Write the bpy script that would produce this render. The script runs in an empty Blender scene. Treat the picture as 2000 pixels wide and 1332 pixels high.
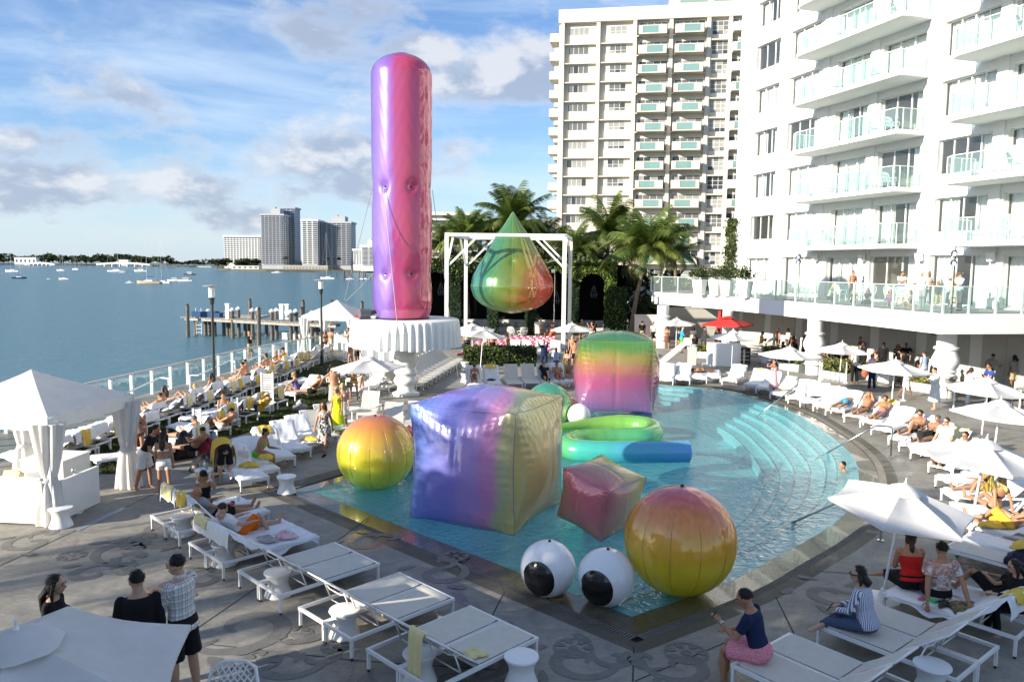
import bpy, bmesh, math, random
import numpy as np
from mathutils import Vector, Matrix, Euler, geometry
R = math.radians
rnd = random.Random(7)
SC = bpy.context.scene
COL = SC.collection

# ------------------------------------------------------------------ camera
CAM_H = 5.6
PITCH = math.atan(147.0 / 1500.0)
ROLL = 0.010
cam = bpy.data.cameras.new('camera')
cam.sensor_width = 36.0
cam.lens = 27.0
cam.clip_start = 0.1
cam.clip_end = 9000.0
camo = bpy.data.objects.new('camera', cam)
COL.objects.link(camo)
CM = Matrix.Rotation(math.pi / 2 - PITCH, 3, 'X') @ Matrix.Rotation(ROLL, 3, 'Z')
camo.matrix_world = Matrix.Translation((0, 0, CAM_H)) @ CM.to_4x4()
SC.camera = camo

# ------------------------------------------------------------------ sun, sky, exposure
SUN_AZ, SUN_EL = 60.0, 18.0            # degrees left of straight behind the camera; degrees up
sdir = Vector((-math.sin(R(SUN_AZ)) * math.cos(R(SUN_EL)), -math.cos(R(SUN_AZ)) * math.cos(R(SUN_EL)), math.sin(R(SUN_EL))))
sl = bpy.data.lights.new('sun', 'SUN')
sl.energy = 4.5
sl.angle = R(0.53)
sl.color = (1.0, 0.91, 0.77)
so = bpy.data.objects.new('sun', sl)
so.rotation_euler = sdir.to_track_quat('Z', 'Y').to_euler()
so.location = (-20, -20, 30)
COL.objects.link(so)
SC.view_settings.view_transform = 'Standard'
SC.view_settings.look = 'None'
SC.view_settings.gamma = 1.0
SC.view_settings.use_curve_mapping = False
SC.view_settings.exposure = 1.22
SC.cycles.use_denoising = True
SC.cycles.max_bounces = 8
SC.cycles.transparent_max_bounces = 24
SC.cycles.caustics_reflective = False
SC.cycles.caustics_refractive = False
SC.cycles.sample_clamp_indirect = 6.0


class NT:
    """tiny node-tree helper"""
    def __init__(s, tree):
        s.t = tree; s.n = tree.nodes; s.l = tree.links
    def node(s, typ, **kw):
        n = s.n.new(typ)
        for k, v in kw.items():
            setattr(n, k, v)
        return n
    def put(s, sock, v):
        if hasattr(v, 'is_output'):
            s.l.new(v, sock)
        elif isinstance(v, (tuple, list)) and len(v) == 3 and sock.type == 'RGBA':
            sock.default_value = (v[0], v[1], v[2], 1)
        else:
            sock.default_value = v
    def math(s, op, a, b=0.0, c=0.0, clamp=False):
        n = s.node('ShaderNodeMath', operation=op, use_clamp=clamp)
        s.put(n.inputs[0], a); s.put(n.inputs[1], b); s.put(n.inputs[2], c)
        return n.outputs[0]
    def vmath(s, op, a, b=(0, 0, 0), out=0):
        n = s.node('ShaderNodeVectorMath', operation=op)
        s.put(n.inputs[0], a)
        if op == 'SCALE': s.put(n.inputs[3], b)
        else: s.put(n.inputs[1], b)
        return n.outputs[out]
    def mix(s, f, a, b, typ='MIX'):
        n = s.node('ShaderNodeMix', data_type='RGBA', blend_type=typ)
        s.put(n.inputs[0], f); s.put(n.inputs[6], a); s.put(n.inputs[7], b)
        return n.outputs[2]
    def noise(s, vec, scale=5.0, detail=4.0, rough=0.55, dist=0.0):
        n = s.node('ShaderNodeTexNoise')
        if vec is not None: s.l.new(vec, n.inputs['Vector'])
        n.inputs['Scale'].default_value = scale; n.inputs['Detail'].default_value = detail
        n.inputs['Roughness'].default_value = rough; n.inputs['Distortion'].default_value = dist
        return n.outputs['Fac']
    def range(s, v, a, b, c=0.0, d=1.0, smooth=False):
        n = s.node('ShaderNodeMapRange')
        if smooth: n.interpolation_type = 'SMOOTHSTEP'
        s.put(n.inputs[0], v)
        for i, q in enumerate((a, b, c, d)): n.inputs[i + 1].default_value = q
        return n.outputs[0]
    def ramp(s, f, stops, interp='LINEAR'):
        n = s.node('ShaderNodeValToRGB')
        n.color_ramp.interpolation = interp
        e = n.color_ramp.elements
        while len(e) < len(stops): e.new(0.5)
        for i, (p, c) in enumerate(stops):
            e[i].position = p; e[i].color = (c[0], c[1], c[2], 1)
        s.put(n.inputs[0], f)
        return n.outputs[0]
    def bump(s, h, strength=0.3, dist=0.02):
        n = s.node('ShaderNodeBump')
        n.inputs['Strength'].default_value = strength; n.inputs['Distance'].default_value = dist
        s.l.new(h, n.inputs['Height'])
        return n.outputs[0]


world = bpy.data.worlds.new('World')
SC.world = world
world.use_nodes = True
w = NT(world.node_tree)
w.n.clear()
sky = w.node('ShaderNodeTexSky', sky_type='NISHITA')
sky.sun_disc = False
sky.sun_elevation = R(SUN_EL)
sky.sun_rotation = math.atan2(sdir.x, sdir.y)
sky.altitude = 0; sky.air_density = 1.0; sky.dust_density = 0.55; sky.ozone_density = 2.4
tc = w.node('ShaderNodeTexCoord')
dirv = tc.outputs['Generated']
sx = w.node('ShaderNodeSeparateXYZ'); w.l.new(dirv, sx.inputs[0])
# cumulus: noise over direction, flattened so that clouds lie in rows
cv = w.vmath('MULTIPLY', dirv, (1.0, 1.0, 1.9))
warp = w.vmath('ADD', cv, (3.7, 1.3, 0.4))
n1 = w.noise(warp, 5.2, 9.0, 0.58, 0.15)
up = w.vmath('ADD', warp, (-0.030, -0.012, 0.050))
n2 = w.noise(up, 5.2, 6.0, 0.54, 0.15)
sm = w.noise(cv, 13.0, 6.0, 0.6, 0.3)
# banks of cloud (directions in the sky), broken up by the noise
def px_dir(x, y):
    return (CM @ Vector(((x - 1000) / 1500.0, (666 - y) / 1500.0, -1.0))).normalized()
bank = None
for (bx, by, br, ba) in ((90, 345, .10, .30), (255, 230, .10, .22), (500, 350, .10, .34), (620, 300, .10, .30), (600, 90, .10, .24),
                         (760, 80, .12, .30), (880, 300, .08, .26), (760, 30, .09, .18), (330, 345, .05, .18), (30, 310, .08, .2), (1020, 160, .07, .14),
                         (700, 380, .10, .22), (470, 420, .08, .14)):
    d = px_dir(bx, by)
    q = w.vmath('SUBTRACT', dirv, tuple(d))
    q = w.vmath('MULTIPLY', q, (1.0, 1.0, 1.7))
    q = w.vmath('LENGTH', q, out=1)
    g = w.math('MULTIPLY', w.range(q, 0.0, br * 1.5, 1.0, 0.0, True), ba)
    bank = g if bank is None else w.math('ADD', bank, g)
bank = w.math('MINIMUM', bank, 0.36)
dens = w.math('ADD', n1, w.math('MULTIPLY', bank, 0.54))
dens = w.math('ADD', dens, w.math('MULTIPLY', w.math('SUBTRACT', sm, 0.5), 0.30))
mask = w.range(dens, 0.50, 0.70, 0.0, 1.0, True)
dens2 = w.math('ADD', n2, w.math('MULTIPLY', bank, 0.54))
lit = w.range(w.math('SUBTRACT', dens, dens2), 0.01, 0.15, 0.0, .9, True)
core = w.range(dens, 0.54, 0.69, 0.0, 1.0, True)
ccol = w.mix(w.math('MULTIPLY', core, 0.92), (5.2, 5.4, 5.8), (2.5, 3.0, 4.0))
ccol = w.mix(lit, ccol, (5.5, 5.6, 5.8))
# thin high cloud veil
hv = w.vmath('MULTIPLY', dirv, (1.0, 2.2, 7.0))
veil = w.range(w.noise(hv, 1.7, 7.0, 0.6, 0.6), 0.40, 0.74, 0.0, 0.62, True)
low = w.range(sx.outputs[2], -0.02, 0.16, 0.62, 0.0, True)
veil = w.math('MAXIMUM', veil, low)
skyc = w.mix(1.0, sky.outputs[0], (.96, 1.09, 1.32), 'MULTIPLY')
c1 = w.mix(veil, skyc, (4.8, 5.8, 7.0))
c2 = w.mix(w.math('MULTIPLY', mask, 0.86), c1, ccol)
bg = w.node('ShaderNodeBackground'); bg.inputs[1].default_value = 0.070
w.l.new(c2, bg.inputs[0])
wo = w.node('ShaderNodeOutputWorld'); w.l.new(bg.outputs[0], wo.inputs[0])


# ------------------------------------------------------------------ placing: photograph measurements -> places in the scene
def ray(x, y):
    return CM @ Vector(((x - 1000.0) / 1500.0, (666.0 - y) / 1500.0, -1.0))
def G(x, y, h=0.0):
    """where the sight line through a photo point meets height h"""
    d = ray(x, y); t = (h - CAM_H) / d.z
    return Vector((d.x * t, d.y * t, h))
def D(x, y, Y):
    """where the sight line through a photo point is Y metres ahead"""
    d = ray(x, y); t = Y / d.y
    return Vector((d.x * t, Y, CAM_H + d.z * t))


# ------------------------------------------------------------------ materials
MATS = {}
def mat(name, color=(.8, .8, .8), rough=.6, metal=0.0, var=.06, vscale=6.0, bump=0.0, bscale=60.0, spec=.4, coat=0.0, color2=None, sheen=0.0, transl=0.0):
    if name in MATS: return MATS[name]
    m = bpy.data.materials.new(name); m.use_nodes = True
    t = NT(m.node_tree)
    b = t.n['Principled BSDF']
    tc = t.node('ShaderNodeTexCoord')
    f = t.noise(tc.outputs['Object'], vscale, 4.0, .6)
    f = t.range(f, .3, .7, 0, 1)
    c2 = color2 or tuple(max(0, c * (1 - 2.2 * var)) for c in color)
    c = t.mix(f, color, c2)
    t.l.new(c, b.inputs['Base Color'])
    b.inputs['Roughness'].default_value = rough
    b.inputs['Metallic'].default_value = metal
    b.inputs['Specular IOR Level'].default_value = spec
    b.inputs['Coat Weight'].default_value = coat
    if sheen: b.inputs['Sheen Weight'].default_value = sheen
    if bump:
        h = t.noise(tc.outputs['Object'], bscale, 3.0, .6)
        t.l.new(t.bump(h, bump, .02), b.inputs['Normal'])
    if transl:
        tr = t.node('ShaderNodeBsdfTranslucent'); t.l.new(c, tr.inputs[0])
        mx = t.node('ShaderNodeMixShader'); mx.inputs[0].default_value = transl
        t.l.new(b.outputs[0], mx.inputs[1]); t.l.new(tr.outputs[0], mx.inputs[2])
        t.l.new(mx.outputs[0], t.n['Material Output'].inputs[0])
    MATS[name] = m
    return m

def fresnel(t, ior, nrm=None):
    ge = t.node('ShaderNodeNewGeometry'); fr = t.node('ShaderNodeFresnel')
    t.l.new(t.math('ADD', t.math('MULTIPLY', ge.outputs['Backfacing'], 1 / ior - ior), ior), fr.inputs[0])
    if nrm is not None: t.l.new(nrm, fr.inputs['Normal'])
    return fr

def glass_mat(name, tint, op=.25, rough=.03, refl=1.0):
    """thin pane: mostly see-through tinted film plus mirror reflection"""
    if name in MATS: return MATS[name]
    m = bpy.data.materials.new(name); m.use_nodes = True
    t = NT(m.node_tree); t.n.remove(t.n['Principled BSDF'])
    tr = t.node('ShaderNodeBsdfTransparent'); tr.inputs[0].default_value = (*tint, 1)
    df = t.node('ShaderNodeBsdfDiffuse'); df.inputs[0].default_value = (*[c * .8 for c in tint], 1)
    gl = t.node('ShaderNodeBsdfGlossy'); gl.inputs['Roughness'].default_value = rough
    fr = fresnel(t, 1.5)
    a = t.node('ShaderNodeMixShader'); a.inputs[0].default_value = op
    t.l.new(tr.outputs[0], a.inputs[1]); t.l.new(df.outputs[0], a.inputs[2])
    b = t.node('ShaderNodeMixShader'); t.l.new(t.math('MULTIPLY', fr.outputs[0], refl), b.inputs[0])
    t.l.new(a.outputs[0], b.inputs[1]); t.l.new(gl.outputs[0], b.inputs[2])
    t.l.new(b.outputs[0], t.n['Material Output'].inputs[0])
    MATS[name] = m
    return m

def cloth_pattern(name, kind, ca, cb, cc=(.1, .1, .1), scale=1.0):
    if name in MATS: return MATS[name]
    m = bpy.data.materials.new(name); m.use_nodes = True
    t = NT(m.node_tree); b = t.n['Principled BSDF']
    b.inputs['Roughness'].default_value = .85; b.inputs['Specular IOR Level'].default_value = .2
    tc = t.node('ShaderNodeTexCoord'); sp = t.node('ShaderNodeSeparateXYZ'); t.l.new(tc.outputs['Object'], sp.inputs[0])
    def bars(sock, freq, width, ph=0.0):
        v = t.math('FRACT', t.math('ADD', t.math('MULTIPLY', sock, freq), ph))
        return t.math('LESS_THAN', v, width)
    if kind == 'stripe':
        a_ = t.math('ARCTAN2', t.math('SUBTRACT', sp.outputs[1], .02), sp.outputs[0]); c = t.mix(bars(a_, 7.5 * scale, .45), ca, cb)
    elif kind == 'plaid':
        an = t.math('MULTIPLY', t.math('ARCTAN2', t.math('SUBTRACT', sp.outputs[1], .02), sp.outputs[0]), .18); a1 = bars(sp.outputs[2], 14 * scale, .28); a2 = bars(an, 14 * scale, .28)
        b1 = bars(sp.outputs[2], 28 * scale, .12, .4); b2 = bars(an, 28 * scale, .12, .4)
        c = t.mix(t.math('MULTIPLY', t.math('ADD', a1, a2), .30), ca, cb)
        c = t.mix(t.math('MULTIPLY', t.math('MAXIMUM', b1, b2), .8), c, cc)
    else:
        n = t.noise(tc.outputs['Object'], 14 * scale, 3.0, .6, 1.5)
        n2 = t.noise(tc.outputs['Object'], 23 * scale, 2.0, .5, 1.0)
        c = t.mix(t.range(n, .47, .53), ca, cb)
        c = t.mix(t.range(n2, .56, .60), c, cc)
    t.l.new(c, b.inputs['Base Color'])
    MATS[name] = m
    return m


# ------------------------------------------------------------------ mesh builder
class MB:
    def __init__(s):
        s.v = []; s.f = []; s.mi = []; s.cur = 0
    def add(s, vs, fs):
        o = len(s.v); s.v.extend([tuple(q) for q in vs])
        for f in fs:
            s.f.append(tuple(i + o for i in f)); s.mi.append(s.cur)
        return s
    def box(s, c, size, rz=0.0, rx=0.0, ry=0.0):
        hx, hy, hz = size[0] / 2, size[1] / 2, size[2] / 2
        vs = [Vector((a * hx, b * hy, d * hz)) for d in (-1, 1) for b in (-1, 1) for a in (-1, 1)]
        if rz or rx or ry:
            m = Euler((rx, ry, rz)).to_matrix(); vs = [m @ q for q in vs]
        c = Vector(c); vs = [q + c for q in vs]
        return s.add(vs, [(0, 2, 3, 1), (4, 5, 7, 6), (0, 1, 5, 4), (2, 6, 7, 3), (0, 4, 6, 2), (1, 3, 7, 5)])
    def box2(s, a, b):
        return s.box([(a[i] + b[i]) / 2 for i in range(3)], [abs(b[i] - a[i]) for i in range(3)])
    def bar(s, a, b, w, h=None, up=(0, 0, 1)):
        """rectangular bar from a to b"""
        h = h or w; a = Vector(a); b = Vector(b); d = (b - a).normalized(); up = Vector(up)
        if abs(d.dot(up)) > .98: up = Vector((0, 1, 0))
        x = d.cross(up).normalized(); y = x.cross(d).normalized()
        vs = []
        for p in (a, b):
            for (i, j) in ((-1, -1), (1, -1), (1, 1), (-1, 1)): vs.append(p + x * (i * w / 2) + y * (j * h / 2))
        return s.add(vs, [(0, 1, 2, 3), (7, 6, 5, 4), (0, 4, 5, 1), (1, 5, 6, 2), (2, 6, 7, 3), (3, 7, 4, 0)])
    def tube(s, pts, r, n=8, cap=True, flat=None):
        pts = [Vector(p) for p in pts]
        rs = r if isinstance(r, (list, tuple)) else [r] * len(pts)
        k = len(pts); vs = []; px = None
        for i, p in enumerate(pts):
            t = (pts[min(i + 1, k - 1)] - pts[max(i - 1, 0)])
            if t.length < 1e-9: t = Vector((0, 0, 1))
            t.normalize()
            if px is None:
                a = Vector((0, 0, 1)) if abs(t.z) < .9 else Vector((1, 0, 0))
                x = t.cross(a).normalized()
            else:
                x = (px - t * px.dot(t))
                x = x.normalized() if x.length > 1e-6 else t.orthogonal().normalized()
            px = x; y = t.cross(x)
            ri = rs[i]; ra, rb = ri if isinstance(ri, (tuple, list)) else (ri, ri)
            for j in range(n):
                q = 2 * math.pi * j / n
                vs.append(p + x * (math.cos(q) * ra) + y * (math.sin(q) * rb))
        fs = []
        for i in range(k - 1):
            for j in range(n):
                fs.append((i * n + j, i * n + (j + 1) % n, (i + 1) * n + (j + 1) % n, (i + 1) * n + j))
        if cap:
            fs.append(tuple(reversed(range(n)))); fs.append(tuple(range((k - 1) * n, k * n)))
        return s.add(vs, fs)
    def loft(s, rings, cap=True):
        n = len(rings[0]); vs = [q for r in rings for q in r]; fs = []
        for i in range(len(rings) - 1):
            for j in range(n):
                fs.append((i * n + j, i * n + (j + 1) % n, (i + 1) * n + (j + 1) % n, (i + 1) * n + j))
        if cap:
            fs.append(tuple(reversed(range(n)))); fs.append(tuple(range((len(rings) - 1) * n, len(rings) * n)))
        return s.add(vs, fs)
    def lathe(s, prof, n=24, c=(0, 0, 0), wob=None):
        rings = []
        for (r, z) in prof:
            ring = []
            for j in range(n):
                a = 2 * math.pi * j / n
                rr = r * (wob(a, z) if wob else 1)
                ring.append((c[0] + rr * math.cos(a), c[1] + rr * math.sin(a), c[2] + z))
            rings.append(ring)
        return s.loft(rings)
    def ball(s, c, r, n=10, m=7, mtx=None):
        r = r if isinstance(r, (tuple, list)) else (r, r, r); c = Vector(c)
        vs = [Vector((0, 0, -r[2]))]
        for i in range(1, m):
            b = -math.pi / 2 + math.pi * i / m
            for j in range(n):
                a = 2 * math.pi * j / n
                vs.append(Vector((r[0] * math.cos(b) * math.cos(a), r[1] * math.cos(b) * math.sin(a), r[2] * math.sin(b))))
        vs.append(Vector((0, 0, r[2])))
        if mtx is not None: vs = [mtx @ q for q in vs]
        vs = [q + c for q in vs]
        fs = [(0, 1 + (j + 1) % n, 1 + j) for j in range(n)]
        for i in range(m - 2):
            o = 1 + i * n
            for j in range(n): fs.append((o + j, o + (j + 1) % n, o + n + (j + 1) % n, o + n + j))
        o = 1 + (m - 2) * n; L = len(vs) - 1
        fs += [(o + j, o + (j + 1) % n, L) for j in range(n)]
        return s.add(vs, fs)
    def prism(s, poly, z0, z1):
        n = len(poly)
        vs = [(p[0], p[1], z0) for p in poly] + [(p[0], p[1], z1) for p in poly]
        tri = geometry.tessellate_polygon([[Vector((p[0], p[1], 0)) for p in poly]])
        fs = [tuple(t) for t in tri] + [tuple(i + n for i in reversed(t)) for t in tri]
        fs += [(i, (i + 1) % n, n + (i + 1) % n, n + i) for i in range(n)]
        return s.add(vs, fs)
    def grid(s, fn, nu, nv):
        vs = [fn(i / nu, j / nv) for j in range(nv + 1) for i in range(nu + 1)]
        fs = [(j * (nu + 1) + i, j * (nu + 1) + i + 1, (j + 1) * (nu + 1) + i + 1, (j + 1) * (nu + 1) + i) for j in range(nv) for i in range(nu)]
        return s.add(vs, fs)
    def mesh(s, name, mats, smooth=False):
        me = bpy.data.meshes.new(name)
        me.from_pydata(s.v, [], s.f)
        for m in (mats if isinstance(mats, (list, tuple)) else [mats]): me.materials.append(m)
        if any(s.mi): me.polygons.foreach_set('material_index', s.mi)
        if smooth is True: me.polygons.foreach_set('use_smooth', [True] * len(s.f))
        elif smooth: 
            me.polygons.foreach_set('use_smooth', [True] * len(s.f))
            me.set_sharp_from_angle(angle=smooth)
        me.update()
        return me
    def build(s, name, mats, parent=None, smooth=False, fixn=False, loc=None, rz=0.0):
        me = s.mesh(name, mats, smooth)
        if fixn:
            b = bmesh.new(); b.from_mesh(me); bmesh.ops.recalc_face_normals(b, faces=b.faces); b.to_mesh(me); b.free()
        return ob(name, me, parent, loc, rz)

def ob(name, me, parent=None, loc=None, rz=0.0):
    o = bpy.data.objects.new(name, me); COL.objects.link(o)
    if parent is not None: o.parent = parent
    if loc is not None: o.location = loc
    if rz: o.rotation_euler = (0, 0, rz)
    return o
def empty(name, loc=(0, 0, 0), rz=0.0):
    return ob(name, None, None, loc, rz)
def tag(o, label, cat, group=None):
    o['label'] = label; o['category'] = cat
    if group: o['group'] = group
    return o
def kind(o, k):
    o['kind'] = k; return o
def thing(name, label, cat, loc=(0, 0, 0), rz=0.0, group=None):
    return tag(empty(name, loc, rz), label, cat, group)
def copy_tree(o, parent=None):
    c = o.copy(); COL.objects.link(c); c.parent = parent
    for ch in list(KIDS.get(o.name, o.children)):
        copy_tree(ch, c)
    return c
KIDS = {}
ORD = ['', 'first', 'second', 'third', 'fourth', 'fifth', 'sixth', 'seventh', 'eighth', 'ninth', 'tenth', 'eleventh', 'twelfth', 'thirteenth', 'fourteenth',
       'fifteenth', 'sixteenth', 'seventeenth', 'eighteenth', 'nineteenth', 'twentieth'] + ['twenty-' + q for q in
       ('first', 'second', 'third', 'fourth', 'fifth', 'sixth', 'seventh', 'eighth', 'ninth')] + ['thirtieth', 'thirty-first', 'thirty-second', 'thirty-third', 'thirty-fourth']

WHITE = mat('white_paint', (.80, .80, .78), .45, var=.03, vscale=2.0)
WALL = mat('white_wall_paint', (.72, .72, .705), .75, var=.035, vscale=.35, bump=.05, bscale=8, color2=(.65, .655, .645))
WALLG = mat('grey_panel_paint', (.46, .45, .41), .7, var=.04, vscale=.6)
CREAM = mat('cream_stucco', (.62, .58, .49), .85, var=.05, vscale=.15)
FABRIC = mat('white_canvas', (.82, .81, .79), .85, var=.05, vscale=3, bump=.45, bscale=5, spec=.2, transl=.35)
TOWEL = mat('white_towelling', (.82, .82, .82), .95, var=.04, vscale=9, bump=.35, bscale=90, spec=.1)
YTOWEL = mat('yellow_towelling', (.80, .55, .10), .95, var=.07, vscale=9, bump=.4, bscale=80, spec=.1)
PYTOWEL = mat('pale_yellow_towelling', (.80, .70, .36), .95, var=.05, vscale=9, bump=.4, bscale=80, spec=.1)
SLING = mat('beige_mesh_sling', (.62, .585, .51), .8, var=.04, vscale=7, bump=.12, bscale=160, spec=.2)
ALU = mat('white_aluminium', (.78, .78, .77), .35, var=.03, vscale=3)
STEEL = mat('polished_steel', (.62, .62, .60), .18, metal=1.0, var=.03)
PLASTIC = mat('white_plastic', (.80, .80, .79), .32, var=.02, spec=.5)
BLACK = mat('black_paint', (.018, .018, .02), .45, var=.1)
RUBBER = mat('black_rubber', (.02, .02, .02), .7, var=.1)
WOOD = mat('weathered_wood', (.40, .37, .32), .85, var=.15, vscale=3)
PILE = mat('dark_piling_wood', (.16, .14, .115), .85, var=.2, vscale=3)
GLASS = glass_mat('green_glass', (.91, .98, .965), .04)
GLASSR = glass_mat('railing_glass', (.84, .945, .93), .07)
PANE = glass_mat('window_glass', (.96, .98, .975), .02, refl=1.2)
CURT = mat('white_curtain', (.80, .80, .77), .9, var=.05)
DARKIN = mat('dark_interior', (.07, .065, .055), .9, var=.2, vscale=.7)
FRAME = mat('window_frame_white', (.74, .75, .73), .4, var=.02)
BARK = mat('palm_bark', (.22, .17, .12), .9, var=.2, vscale=8, bump=.4, bscale=25)
# ================================================================== SETTING
def poly_offset(pts, d, closed=True):
    """offset a polygon outward (positive d) in the plane"""
    n = len(pts); area = sum(pts[i][0] * pts[(i + 1) % n][1] - pts[(i + 1) % n][0] * pts[i][1] for i in range(n))
    sgn = 1 if area > 0 else -1; out = []
    for i in range(n):
        p0, p1, p2 = Vector(pts[i - 1]), Vector(pts[i]), Vector(pts[(i + 1) % n])
        a = (p1 - p0).normalized(); b = (p2 - p1).normalized()
        na = Vector((a.y, -a.x)) * sgn; nb = Vector((b.y, -b.x)) * sgn
        m = (na + nb); m = m / max(.25, (1 + na.dot(nb)))
        out.append(p1 + m * d)
    return out
def flat(pts, z, holes=()):
    """sheet with holes -> MB"""
    loops = [[Vector((p[0], p[1], 0)) for p in q] for q in (pts, *holes)]
    tri = geometry.tessellate_polygon(loops)
    mb = MB(); vs = [(p.x, p.y, z) for q in loops for p in q]
    fs = []
    for t in tri:
        a, b, c = (Vector(vs[i]) for i in t)
        fs.append(tuple(t) if (b - a).cross(c - a).z > 0 else tuple(reversed(t)))
    return mb.add(vs, fs)
def strip(mb, a, b, za, zb, closed=True):
    n = len(a); vs = [(p[0], p[1], za) for p in a] + [(p[0], p[1], zb) for p in b]
    return mb.add(vs, [(i, (i + 1) % n, n + (i + 1) % n, n + i) for i in range(n if closed else n - 1)])
def dense(pts, step, closed=True):
    out = []; n = len(pts)
    for i in range(n if closed else n - 1):
        a, b = Vector(pts[i]), Vector(pts[(i + 1) % n]); k = max(1, int((b - a).length / step))
        out += [a.lerp(b, j / k) for j in range(k)]
    if not closed: out.append(Vector(pts[-1]))
    return out
def smooth_curve(pts, sub=6):
    out = []; n = len(pts)
    for i in range(n - 1):
        p0 = Vector(pts[max(i - 1, 0)]); p1 = Vector(pts[i]); p2 = Vector(pts[i + 1]); p3 = Vector(pts[min(i + 2, n - 1)])
        for j in range(sub):
            t = j / sub
            out.append(.5 * ((2 * p1) + (p2 - p0) * t + (2 * p0 - 5 * p1 + 4 * p2 - p3) * t * t + (3 * p1 - p0 - 3 * p2 + p3) * t ** 3))
    out.append(Vector(pts[-1]))
    return out

SEA_Z = -1.3
# --- pool outline
pA = G(607, 957).xy; pB = G(1234, 1202).xy; pC = G(1288, 751).xy
arc = [pB] + [G(x, y).xy for x, y in ((1424, 1134), (1525, 1081), (1592, 1045), (1650, 1003), (1676, 955), (1671, 900), (1640, 865), (1604, 838), (1556, 808), (1500, 786), (1440, 768), (1370, 757))] + [pC]
arc = smooth_curve(arc, 5)
POOL = [pA] + arc
POOL = [Vector(p) for p in POOL]
EDGE1 = poly_offset(POOL, .50)
EDGE2 = poly_offset(POOL, .68)
EDGE3 = poly_offset(POOL, .95)

# --- deck material: worn grey concrete
def concrete(name, base, dark, wet=0.0):
    m = bpy.data.materials.new(name); m.use_nodes = True
    t = NT(m.node_tree); b = t.n['Principled BSDF']
    tc = t.node('ShaderNodeTexCoord'); v = tc.outputs['Object']
    a = t.noise(v, .45, 6, .6, .4); c = t.noise(v, 2.6, 8, .68, .8); e = t.noise(v, 22, 5, .65)
    f = t.math('ADD', t.math('MULTIPLY', t.range(a, .35, .65), .5), t.math('MULTIPLY', t.range(c, .36, .64), .5))
    col = t.mix(f, dark, base)
    col = t.mix(t.math('MULTIPLY', t.range(e, .5, .72), .30), col, tuple(q * .55 for q in dark))
    # brushed swirl streaks
    st = t.vmath('MULTIPLY', v, (1.2, 5.0, 1.0)); sw = t.noise(st, 1.6, 6, .7, 2.2)
    col = t.mix(t.math('MULTIPLY', t.range(sw, .52, .66), .34), col, tuple(min(1, q * 1.35) for q in base))
    stain = t.range(t.noise(v, .8, 7, .7, 1.5), .60, .72)
    col = t.mix(t.math('MULTIPLY', stain, .45), col, (.07, .065, .05))
    wetm = t.range(t.noise(v, .33, 5, .62, 1.2), .54, .60)
    if not wet: col = t.mix(t.math('MULTIPLY', wetm, .42), col, (.055, .056, .055))
    t.l.new(col, b.inputs['Base Color'])
    b.inputs['Specular IOR Level'].default_value = .4
    if wet: b.inputs['Roughness'].default_value = .22; b.inputs['Coat Weight'].default_value = .45; b.inputs['Coat Roughness'].default_value = .03
    else: t.l.new(t.math('SUBTRACT', t.range(a, .4, .62, .55, .85), t.math('MULTIPLY', wetm, .34)), b.inputs['Roughness'])
    h = t.math('ADD', t.math('MULTIPLY', c, .7), t.math('MULTIPLY', e, .35))
    t.l.new(t.bump(h, .22 if wet else .28, .02), b.inputs['Normal'])
    return m
CONC = concrete('deck_concrete', (.33, .308, .262), (.165, .158, .142))
CONCW = concrete('wet_ledge_concrete', (.13, .115, .075), (.055, .048, .030), 1.0)
CONCD = concrete('stained_gutter_concrete', (.12, .11, .085), (.07, .062, .045))

RAILP = [Vector(p) for p in ((-19.6, 6), (-17.6, 17), (-15.5, 31), (-14.2, 40.6), (-12.1, 48.4), (-10.6, 58))]
land = [Vector((-19.8, -14))] + [p + Vector((-.25, 0)) for p in RAILP] + [Vector((-9.6, 75)), Vector((-6, 140)), Vector((120, 170)), Vector((120, -14))]
lawn = [Vector(p) for p in ((-13.2, 19.9), (-9.95, 19.9), (-8.9, 24.5), (-7.7, 29.0), (-7.3, 33), (-7.6, 41), (-10.4, 45), (-11.9, 36), (-12.8, 27))]
deck = flat(land, 0.0, (EDGE3, lawn)).build('deck', CONC); kind(deck, 'structure')
sk = MB(); strip(sk, land, land, 0.0, -4.0); kind(sk.build('sea_wall', CONC), 'structure')

# pool: wet overflow ledge, slotted grate, dark gutter strip
z_w = -.012
lb = MB(); strip(lb, POOL, EDGE1, -.016, -.040); kind(lb.build('pool_ledge', CONCW), 'structure')
lb = MB(); strip(lb, EDGE2, EDGE3, -.004, .0); kind(lb.build('pool_gutter', CONCD), 'structure')
lb = MB(); strip(lb, EDGE1, EDGE2, -.075, -.075); strip(lb, EDGE1, EDGE1, -.04, -.075); strip(lb, EDGE2, EDGE2, -.075, -.004)
gb = lb.build('drain_channel', RUBBER); kind(gb, 'structure')
GRATE = mat('grate_bar_grey', (.20, .19, .17), .6, var=.15, vscale=3)
sl_in = dense(EDGE1, .055); gr = MB()
bar_me = None
near = []
e2 = [Vector(p) for p in EDGE2]
def seg_out(p):
    best = None
    for i in range(len(e2)):
        a, b = e2[i], e2[(i + 1) % len(e2)]; d = b - a; t = max(0, min(1, (p - a).dot(d) / d.length_squared)); q = a + d * t
        if best is None or (q - p).length < best[0]: best = ((q - p).length, q)
    return best[1]
sl_pts = [(p, seg_out(p)) for p in sl_in]
for (p, q) in sl_pts:
    gr.bar((p.x, p.y, -.022), (q.x, q.y, -.012), .022, .02)
go = gr.build('grate_bars', GRATE, gb); kind(go, 'stuff')

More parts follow.
